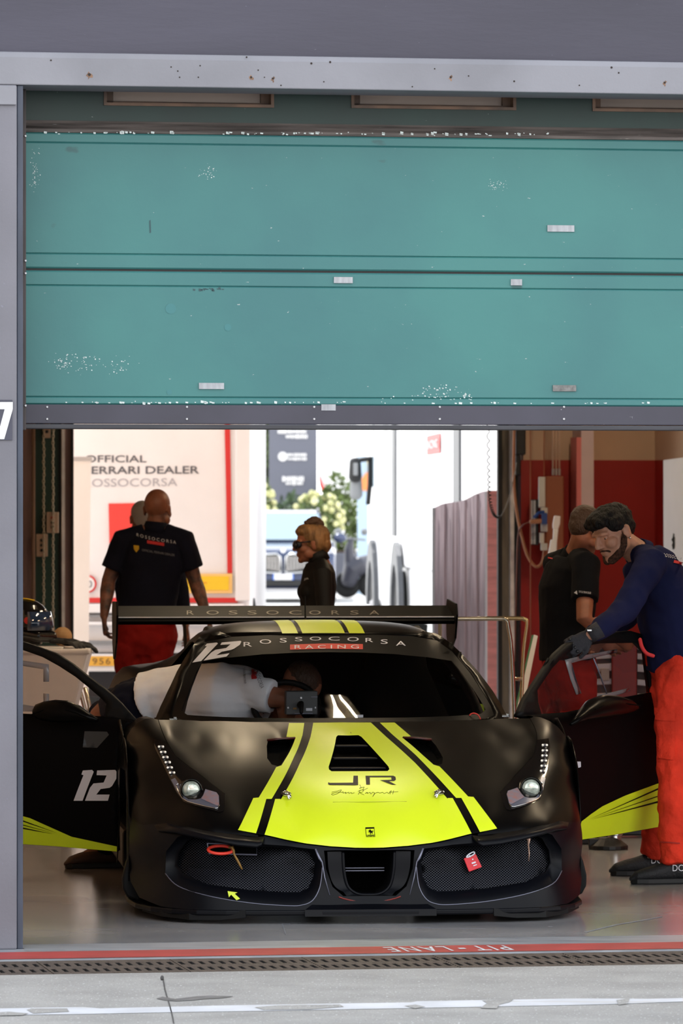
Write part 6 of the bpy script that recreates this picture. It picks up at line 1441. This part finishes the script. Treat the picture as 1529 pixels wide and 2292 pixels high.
# ---- outside: fabric screen, truck, car, sign, plants
DS = 47.0
fs_ = thing('fabric_screen', 'pink grey fabric screen with hanging folds outside the doorway', 'screen', at0(1030, DS))
vs = []; n = 60
for i in range(n + 1):
    t = i / n; x = 972 + 120 * t; yt = 1137 - 37 * t - 3 * math.sin(t * 9); D = DS - 1.2 * t + .025 * math.sin(t * 31) + .012 * math.sin(t * 83 + 1)
    p = W(x, yt, D); vs += [p, Vector((p.x, D, 0))]
link_mesh('fabric', vs, [(2 * i, 2 * i + 2, 2 * i + 3, 2 * i + 1) for i in range(n)], Q['pink_fabric'], fs_, smooth=True, solid=.006)
mb = MB(); mb.tube([W(972, 1136, DS), Vector((W(972, 1138, DS).x, DS, 0))], .02, 8); mb.build('pole', Q['grey'], fs_); mb = MB(); mb.tube([W(1091, 1100, DS - 1.2), Vector((W(1091, 1138, DS - 1.2).x, DS - 1.2, 0))], .02, 8); mb.build('pole', Q['grey'], fs_)
bp = thing('brick_red_board', 'narrow brick red board between the fabric screen and the right door jamb', 'board', at0(1102, 44))
mb = MB(); a = W(1091, 1098, 44); b = W(1125, 1700, 44); mb.box2((a.x, 44, 0), (b.x, 44.05, a.z)); mb.build('board', Q['brick'], bp)
# truck: long side runs away from the lens
tk = thing('white_truck', 'long white truck with dark mirrors parked right of the paddock lane', 'truck', at0(960, 58))
T0 = Vector((1.52, 46.0, 0)); T1 = Vector((.56, 62.5, 0)); TL_ = (T1 - T0).normalized(); TR_ = Vector((TL_.y, -TL_.x, 0))
TM = frame(T0, TL_, TR_, UP); Ln = (T1 - T0).length
mb = MB(); mb.box2((0, 0, 1.05), (Ln, 2.5, 3.9), TM); mb.box2((.5, .05, .45), (Ln - .6, 2.4, 1.05), TM); mb.build('trailer_body', Q['white_gloss'], tk, bevel=.03)
mb = MB(); mb.box2((Ln + .5, -.02, .5), (Ln + 3.6, 2.5, 3.6), TM); mb.build('cab', Q['white_gloss'], tk, bevel=.12)
mb = MB(); mb.box2((Ln + 3.55, .25, 1.9), (Ln + 3.63, 2.25, 2.9), TM); mb.box2((Ln + 2.3, -.03, 2.0), (Ln + 3.3, 0, 2.8), TM); mb.build('cab_window', Q['car_glass'], tk)
def trk(px, py):                                     # pixel on the long side
    k = Vector(((px - CX) / FPX, 1, -(py - HY) / FPX)); E = Vector((0, 0, EYE)); t = (T0 - E).dot(TR_) / k.dot(TR_); return E + k * t
for (x0, x1, y0, y1) in ((880, 888, 900, 1200), (1018, 1032, 900, 1180)):
    vs = [trk(x0, y0) - TR_ * .02, trk(x1, y0) - TR_ * .02, trk(x1, y1) - TR_ * .02, trk(x0, y1) - TR_ * .02]; link_mesh('side_post', vs, face_eye(vs, [(0, 1, 2, 3)]), Q['post_grey'], tk, solid=.03)
sq = [trk(*p) - TR_ * .015 for p in ((958, 976), (988, 969), (988, 1014), (958, 1019))]; s_ = link_mesh('red_sign', sq, face_eye(sq, [(0, 1, 2, 3)]), Q['red'], tk)
text_on('sign_lettering', 'RACING', [(961, 988), (985, 983), (985, 1001), (961, 1006)], lambda x, y: trk(x, y) - TR_ * .03, Q['white'], s_)
for d0 in (1.2, 2.4, Ln - 2.2, Ln + 2.2):
    Wt = frame(T0 + TL_ * d0 + UP * .5, TL_, UP, -TR_); mb = MB(); mb.lathe([(.28, -.30), (.46, -.28), (.5, -.24), (.5, .0), (.46, .04), (.28, .05)], 24, Wt); mb.build('wheel', B['rubber'], tk, smooth=True, angle=40)
    mb = MB(); mb.lathe([(.27, .04), (.20, .0), (.08, .06), (.07, .08)], 20, Wt); mb.build('wheel_hub', Q['ltgrey'], tk, smooth=True, angle=40)
    mb = MB(); n = 10; vs = []
    for i in range(n + 1): a = math.pi * i / n; c0 = T0 + TL_ * d0 + UP * .52; e = TL_ * math.cos(a) + UP * math.sin(a); vs += [c0 + e * .56 - TR_ * .08, c0 + e * .82 - TR_ * .08]
    link_mesh('wheel_arch', vs, face_eye(vs, [(2 * i, 2 * i + 2, 2 * i + 3, 2 * i + 1) for i in range(n)]), Q['post_grey'], tk, solid=.06)
DMi = 65.0
mb = MB(); mb.tube(spline([W(833, 1026, DMi), W(805, 1030, DMi), W(786, 1036, DMi)], 4), .03, 8); mb.tube([W(829, 1030, DMi), W(828, 1085, DMi), W(824, 1130, DMi)], .03, 8); mb.build('mirror_arm', Q['black'], tk, smooth=True)
mb = MB(); mb.tube([W(795, 1036, DMi - .1), W(795, 1066, DMi - .1)], [.075, .085], 12, round_ends=True); mr_ = mb.build('mirror', Q['black'], tk, smooth=True); mb = MB(); pbox(mb, 791, 1036, 801, 1064, DMi - .22, .02); mb.build('mirror_glass', Q['grey'], mr_, bevel=.02)
mb = MB(); mb.tube([W(797, 1076, DMi), W(797, 1105, DMi)], [.075, .085], 12, round_ends=True); mb.build('mirror', Q['grey'], tk, smooth=True)
# parked car facing the garage
DV = 95.0
pc = thing('parked_car', 'dark blue parked car with wide chrome grille facing the garage', 'car', at0(634, DV))
PM = frame(at0(634, DV), Vector((1, 0, 0)), Vector((0, 1, 0)), UP); SM = frame(at0(634, DV), Vector((0, 1, 0)), UP, Vector((1, 0, 0)))
mb = MB(); mb.prism([(.05, .22), (.0, .40), (.0, .78), (.10, .96), (.5, 1.04), (1.35, 1.12), (4.6, 1.15), (4.75, .6), (4.6, .25)], -.96, .96, SM); mb.build('body', Q['car_blue'], pc, bevel=.10)
vs = []
for (v, z, hw) in ((1.25, 1.10, .86), (2.05, 1.64, .66), (2.5, 1.70, .64), (3.9, 1.68, .64), (4.6, 1.12, .80)): vs += [PM @ Vector((-hw, v, z)), PM @ Vector((hw, v, z))]
o = link_mesh('roof', vs + [PM @ Vector((s * .84, 2.5, 1.1)) for s in (-1, 1)], [(2 * i, 2 * i + 1, 2 * i + 3, 2 * i + 2) for i in range(4)] + [(0, 2, 4, 6, 8), (1, 9, 7, 5, 3)], Q['car_blue'], pc, smooth=False)
vs = [PM @ Vector(p) for p in ((-.80, 1.29, 1.13), (.80, 1.29, 1.13), (.63, 2.01, 1.615), (-.63, 2.01, 1.615))]; vs = [p + V(0, -.02, .02) for p in vs]; link_mesh('windscreen', vs, [(0, 1, 2, 3)], Q['car_glass'], pc)
for s in (-1, 1):
    ol = [(.03, .58), (.05, .84), (.12, .90), (.50, .88), (.52, .80), (.44, .62), (.36, .56), (.08, .54)]
    mb = MB(); mb.prism([(s * x, z) for x, z in ol], -.05, .02, frame(at0(634, DV), Vector((1, 0, 0)), UP, Vector((0, 1, 0)))); gr = mb.build('grille', Q['black'], pc, bevel=.02)
    mb = MB(); rg = [PM @ Vector((s * x, -.055, z)) for x, z in ol]; mb.tube(rg + [rg[0]], .018, 6); mb.build('grille_frame', B['chrome'], gr, smooth=True)
    for k in range(7): x = .075 + .058 * k; mb = MB(); mb.box2((s * x, -.065, .58 + .01 * k), (s * (x + .022), -.045, .86), PM); mb.build('grille_slat', B['chrome'], gr)
    mb = MB(); mb.tube([PM @ Vector((s * .62, -.0, .86)), PM @ Vector((s * .90, .12, .90))], [(.02, .06), (.02, .05)], 8, side=V(0, 1, 0), round_ends=True); mb.build('headlamp', Q['ltgrey'], pc, smooth=True)
    mb = MB(); mb.ball(PM @ Vector((s * 1.04, 1.55, 1.18)), (.13, .08, .09), 12); mb.build('wing_mirror', Q['car_blue'], pc, smooth=True)
    mb = MB(); mb.tube([PM @ Vector((s * .62, 2.3, 1.72)), PM @ Vector((s * .62, 3.9, 1.72))], .025, 6); mb.build('roof_rail', Q['ltgrey'], pc)
    for v in (.95, 3.8): mb = MB(); mb.lathe([(.2, -.1), (.34, -.12), (.36, -.08), (.36, .08), (.34, .12), (.2, .1)], 20, frame(PM @ Vector((s * .84, v, .36)), Vector((0, 1, 0)), UP, Vector((1, 0, 0)))); mb.build('wheel', B['rubber'], pc, smooth=True, angle=40)
mb = MB(); mb.box2((-.62, -.03, .30), (.62, .02, .42), PM); mb.build('lower_intake', Q['black'], pc, bevel=.02)
mb = MB(); mb.box2((-.80, -.03, .20), (.80, .1, .26), PM); mb.build('lip', Q['ltgrey'], pc, bevel=.01)
mb = MB(); mb.box2((-.19, -.06, .42), (.19, -.02, .53), PM); pl = mb.build('number_plate', Q['white'], pc, bevel=.006)
for s in (-1, 1): mb = MB(); mb.box2((s * .19, -.065, .42), (s * .165, -.06, .53), PM); mb.build('plate_band', pm('plate_blue', (60, 110, 200), .5), pl)
mb = MB(); mb.lathe([(.045, 0), (.045, .02)], 16, frame(PM @ Vector((0, -.02, .96)), V(1, 0, 0), UP, V(0, -1, 0))); mb.build('bonnet_badge', Q['white'], pc)
# pylon sign, plants, planters
DY = 112.0
py = thing('pylon_sign', 'tall grey pylon sign with white lettering beyond the parked car', 'sign', at0(655, DY))
mb = MB(); a = W(602, 800, DY); b = W(710, 1108, DY); mb.box2((a.x, DY, 0), (b.x, DY + .3, a.z)); mb.build('panel', Q['sign_grey'], py, bevel=.02)
rr = random.Random(5)
for (x0, x1, y, h) in ((622, 686, 966, 9), (640, 688, 977, 9), (644, 688, 1018, 8), (644, 688, 1027, 7), (632, 682, 1072, 12), (640, 680, 1082, 8)):
    mb = MB(); x = x0
    while x < x1 - 3:
        wl = rr.uniform(3, 6); hh = h * rr.uniform(.6, 1.0); pbox(mb, x, y - hh / 2, min(x1, x + wl), y + hh / 2, DY - .03, .03); x += wl + 1.2
    mb.build('lettering', Q['white'], py)
mb = MB(); mb.lathe([(.10, 0), (.10, .03)], 20, frame(W(633, 1022, DY), V(1, 0, 0), UP, V(0, -1, 0))); mb.build('round_logo', Q['white'], py)
def bush(name, label, cat, px, ybase, D, w, h, m, n, seed, lm=None, group=None, base=0.0):
    t = thing(name, label, cat, Vector((W(px, 1138, D).x, D, base)), group); r = random.Random(seed); vs = []; fs = []; c = Vector((W(px, 1138, D).x, D, base))
    for _ in range(n):
        th = r.uniform(0, 6.283); ph = math.acos(r.uniform(-1, 1)); q = r.uniform(.55, 1.0)
        p = c + Vector((w * q * math.sin(ph) * math.cos(th), w * .8 * q * math.sin(ph) * math.sin(th), h * .55 + h * .5 * q * math.cos(ph)))
        a = Vector((r.gauss(0, 1), r.gauss(0, 1), r.gauss(0, 1))).normalized(); b = a.orthogonal().normalized(); s = r.uniform(.06, .13) * max(.7, h * .5)
        o = len(vs); vs += [p - a * s, p + b * s * .5, p + a * s, p - b * s * .5]; fs.append((o, o + 1, o + 2, o + 3))
    link_mesh('foliage', vs, fs, m, t)
    mb = MB()
    for k in range(5): a = k * 1.26; mb.tube([c, c + Vector((.15 * math.cos(a) * w, .15 * math.sin(a) * w, h * .3)), c + Vector((.5 * w * math.cos(a), .5 * w * math.sin(a), h * .75))], [.04, .03, .01], 6)
    mb.build('stem', pm('bark_brown', (92, 74, 58), .8), t)
    if lm:
        vs = []; fs = []; mb = MB()
        for _ in range(46):
            th = r.uniform(0, 6.283); ph = math.acos(r.uniform(-.3, 1)); mb.ball(c + Vector((w * math.sin(ph) * math.cos(th), w * .8 * math.sin(ph) * math.sin(th), h * .55 + h * .5 * math.cos(ph))), .07, 6)
        tag(mb.build('blossom', lm, t), kind='stuff')
    return t
bush('flowering_bush', 'pale flowering bush right of the pylon sign', 'bush', 712, 1140, 108, .52, 1.15, Q['foliage'], 500, 1, Q['blossom'], base=.86)
bush('green_bush', 'yellow green bush between the flowering bush and the truck mirror', 'bush', 757, 1150, 111.5, .5, 2.4, Q['foliage'], 600, 2, base=0)
bush('low_hedge', 'dark green low hedge at the foot of the pylon sign', 'bush', 655, 1130, 110.2, .6, 2.0, Q['foliage_dk'], 700, 3, base=0)
bush('low_bush', 'pale bush behind the left side of the parked car', 'bush', 575, 1120, 107, .42, 2.3, Q['foliage'], 600, 4, Q['blossom'], base=0)
bush('tree', 'tree left of the tall grey pylon sign', 'tree', 582, 1050, 118, .8, 5.2, Q['foliage'], 1600, 6, base=0)
for i, (px, D, lab) in enumerate(((716, 108.0, 'pale grey planter under the flowering bush'), (770, 109.3, 'dark grey planter beside the parked scooter'))):
    t = thing('planter', lab, 'planter', at0(px, D), 'planters in the paddock'); mb = MB(); c = at0(px, D); mb.box(c + UP * .40, (.56, .9, .80)); mb.build('tub', Q['planter'] if i != 1 else Q['sign_grey'], t, bevel=.03)
    mb = MB(); mb.box(c + UP * .82, (.50, .84, .04)); mb.build('soil', pm('soil_brown', (70, 54, 42), .9), t)
sc_ = thing('motor_scooter', 'dark blue scooter parked beside the white truck cab', 'scooter', at0(800, 100))
c = at0(800, 100); mb = MB(); mb.tube([c + V(-.16, 0, .35), c + V(-.1, 0, .55), c + V(.05, 0, .62), c + V(.2, .2, .7)], [.16, .2, .19, .14], 12, round_ends=True); mb.tube([c + V(-.14, 0, .5), c + V(-.16, 0, .95), c + V(-.12, 0, 1.12)], [.12, .10, .06], 10, round_ends=True); mb.build('body', pm('scooter_grey', (62, 62, 72), .4), sc_, remesh=.03, smoothit=2)
for d in (-.2, .26): mb = MB(); mb.lathe([(.15, -.05), (.24, -.06), (.26, 0), (.24, .06), (.15, .05)], 20, frame(c + V(d, .1, .26), V(1, 0, 0), UP, V(0, 1, 0))); mb.build('wheel', B['rubber'], sc_, smooth=True)
mb = MB(); mb.tube([c + V(-.40, 0, 1.12), c + V(-.12, 0, 1.15), c + V(.16, 0, 1.12)], .02, 8); mb.ball(c + V(-.36, 0, 1.28), .07, 10); mb.ball(c + V(.14, 0, 1.28), .07, 10); mb.build('handlebar', Q['grey'], sc_, smooth=True)
po = thing('colour_poster', 'colourful poster board seen behind the truck mirrors', 'poster', at0(818, 104))
mb = MB(); a = W(800, 1020, 104); b = W(835, 1100, 104); mb.box2((a.x, 104, 0), (b.x, 104.05, a.z)); mb.build('board', pm('poster_blue', (168, 190, 210), .6), po)
ppoly('orange_shape', [(806, 1076), (818, 1060), (828, 1052), (834, 1060), (834, 1098), (812, 1098)], 103.96, .03, pm('poster_orange', (232, 140, 80), .6), po)
ppoly('yellow_shape', [(822, 1022), (829, 1022), (830, 1060), (824, 1060)], 103.95, .03, Q['yellow'], po)
tn = thing('white_tent', 'white event tent with a red and blue corner right of the pylon sign', 'tent', at0(760, 125))
ppoly('canvas', [(716, 700), (800, 700), (800, 1299), (728, 1299), (722, 1108), (714, 1060)], 125, 3, pm('tent_white', (240, 240, 240), .7), tn)
ppoly('red_curve', [(712, 1064), (716, 1066), (724, 1086), (727, 1100), (722, 1104), (716, 1088)], 124.9, .1, Q['red'], tn)
# ================================================================ track behind the lens; unseen wall and stand added to darken reflections
mb = MB(); mb.box2((-120, -60, -.3), (140, -1.7, 0)); structure(mb.build('ground_track', pm('asphalt_grey', (120, 120, 122), .85, var=.1, vscale=.5)))
mb = MB(); mb.box2((-90, -21, 0), (110, -20.7, 1.2)); structure(mb.build('wall_pit_blocker', pm('pit_blocker_grey', (150, 150, 152), .8)))
mb = MB(); mb.prism([(-30, 0), (-30, 1.5), (-38, 3), (-38, 4), (-40, 4), (-48, 0)], -60, 80, frame(Vector((0, 0, 0)), Vector((0, 1, 0)), UP, Vector((1, 0, 0)))); structure(mb.build('wall_stand_blocker', pm('stand_blocker_grey', (96, 98, 104), .8, var=.3, vscale=.8)))
# ================================================================ camera, daylight, lamps
cam_d = bpy.data.cameras.new('camera'); cam = bpy.data.objects.new('camera', cam_d); COL.objects.link(cam)
cam.location = (0, 0, EYE); cam.rotation_euler = (math.pi / 2, 0, 0)
cam_d.sensor_fit = 'VERTICAL'; cam_d.sensor_height = 36; cam_d.lens = 36 * FPX / 2292
cam_d.shift_y = -(2292 / 2 - HY) / 2292; cam_d.clip_end = 600; cam_d.clip_start = .5
cam_d.dof.use_dof = True; cam_d.dof.focus_distance = 22.0; cam_d.dof.aperture_fstop = 9.0
SC.camera = cam
w = bpy.data.worlds.new('sky'); SC.world = w; w.use_nodes = True; nt = w.node_tree
bg = nt.nodes['Background']
geo = nt.nodes.new('ShaderNodeTexCoord'); sep = nt.nodes.new('ShaderNodeSeparateXYZ'); nt.links.new(geo.outputs['Generated'], sep.inputs['Vector'])
ramp = nt.nodes.new('ShaderNodeValToRGB'); nt.links.new(sep.outputs['Z'], ramp.inputs['Fac'])
el = ramp.color_ramp.elements; el[0].position = 0; el[0].color = (1.45, 1.42, 1.38, 1); el[1].position = 1; el[1].color = (.46, .52, .60, 1)
e = el.new(.14); e.color = (1.12, 1.12, 1.12, 1); e = el.new(.36); e.color = (.84, .86, .89, 1)
nt.links.new(ramp.outputs['Color'], bg.inputs['Color']); bg.inputs['Strength'].default_value = 1.3
sd = bpy.data.lights.new('sun', 'SUN'); sd.energy = 1.9; sd.angle = .01; sd.color = (1, .98, .96)
so = bpy.data.objects.new('sun', sd); COL.objects.link(so)
so.rotation_euler = (-Vector((-.25, .62, .75))).to_track_quat('-Z', 'Y').to_euler()
# fluorescent ceiling lamps
tube_m = pm('fluorescent_tube', (255, 230, 192), .5, emit=60)
base_m = pm('lamp_housing', (110, 108, 104), .5)
lamps = []
for row, t in (('first', 3.65), ('second', 8.2)):
    for side, s in (('left', 2.2), ('right', 5.1)): lamps.append((s, t, 'ceiling lamp with two warm tubes, %s one of the %s row from the raised door' % (side, row)))
lamps.append((6.1, 14.6, 'added unseen lamp with two warm tubes, brightening the right back wall'))  # lamp added only to brighten the back wall on the right
for i, (s, t, lab) in enumerate(lamps):
    lt = thing('ceiling_lamp', lab, 'lamp', FM @ Vector((s, t, 4.05)), 'ceiling lamps in the garage', FY)
    mb = MB(); fbox(mb, s - .12, s + .12, t - .65, t + .65, 3.97, 4.05); mb.build('housing', base_m, lt)
    for d in (-.055, .055):
        mb = MB(); mb.tube([FM @ Vector((s + d, t - .6, 3.95)), FM @ Vector((s + d, t + .6, 3.95))], .016, 8); mb.build('tube', tube_m, lt, smooth=True)
vs_ = SC.view_settings; vs_.view_transform = 'Standard'; vs_.look = 'None'; vs_.gamma = 1; vs_.use_curve_mapping = False; vs_.exposure = 1.2
SC.cycles.max_bounces = 8; SC.cycles.transparent_max_bounces = 12; SC.cycles.caustics_reflective = False; SC.cycles.caustics_refractive = False
SC.cycles.use_denoising = True
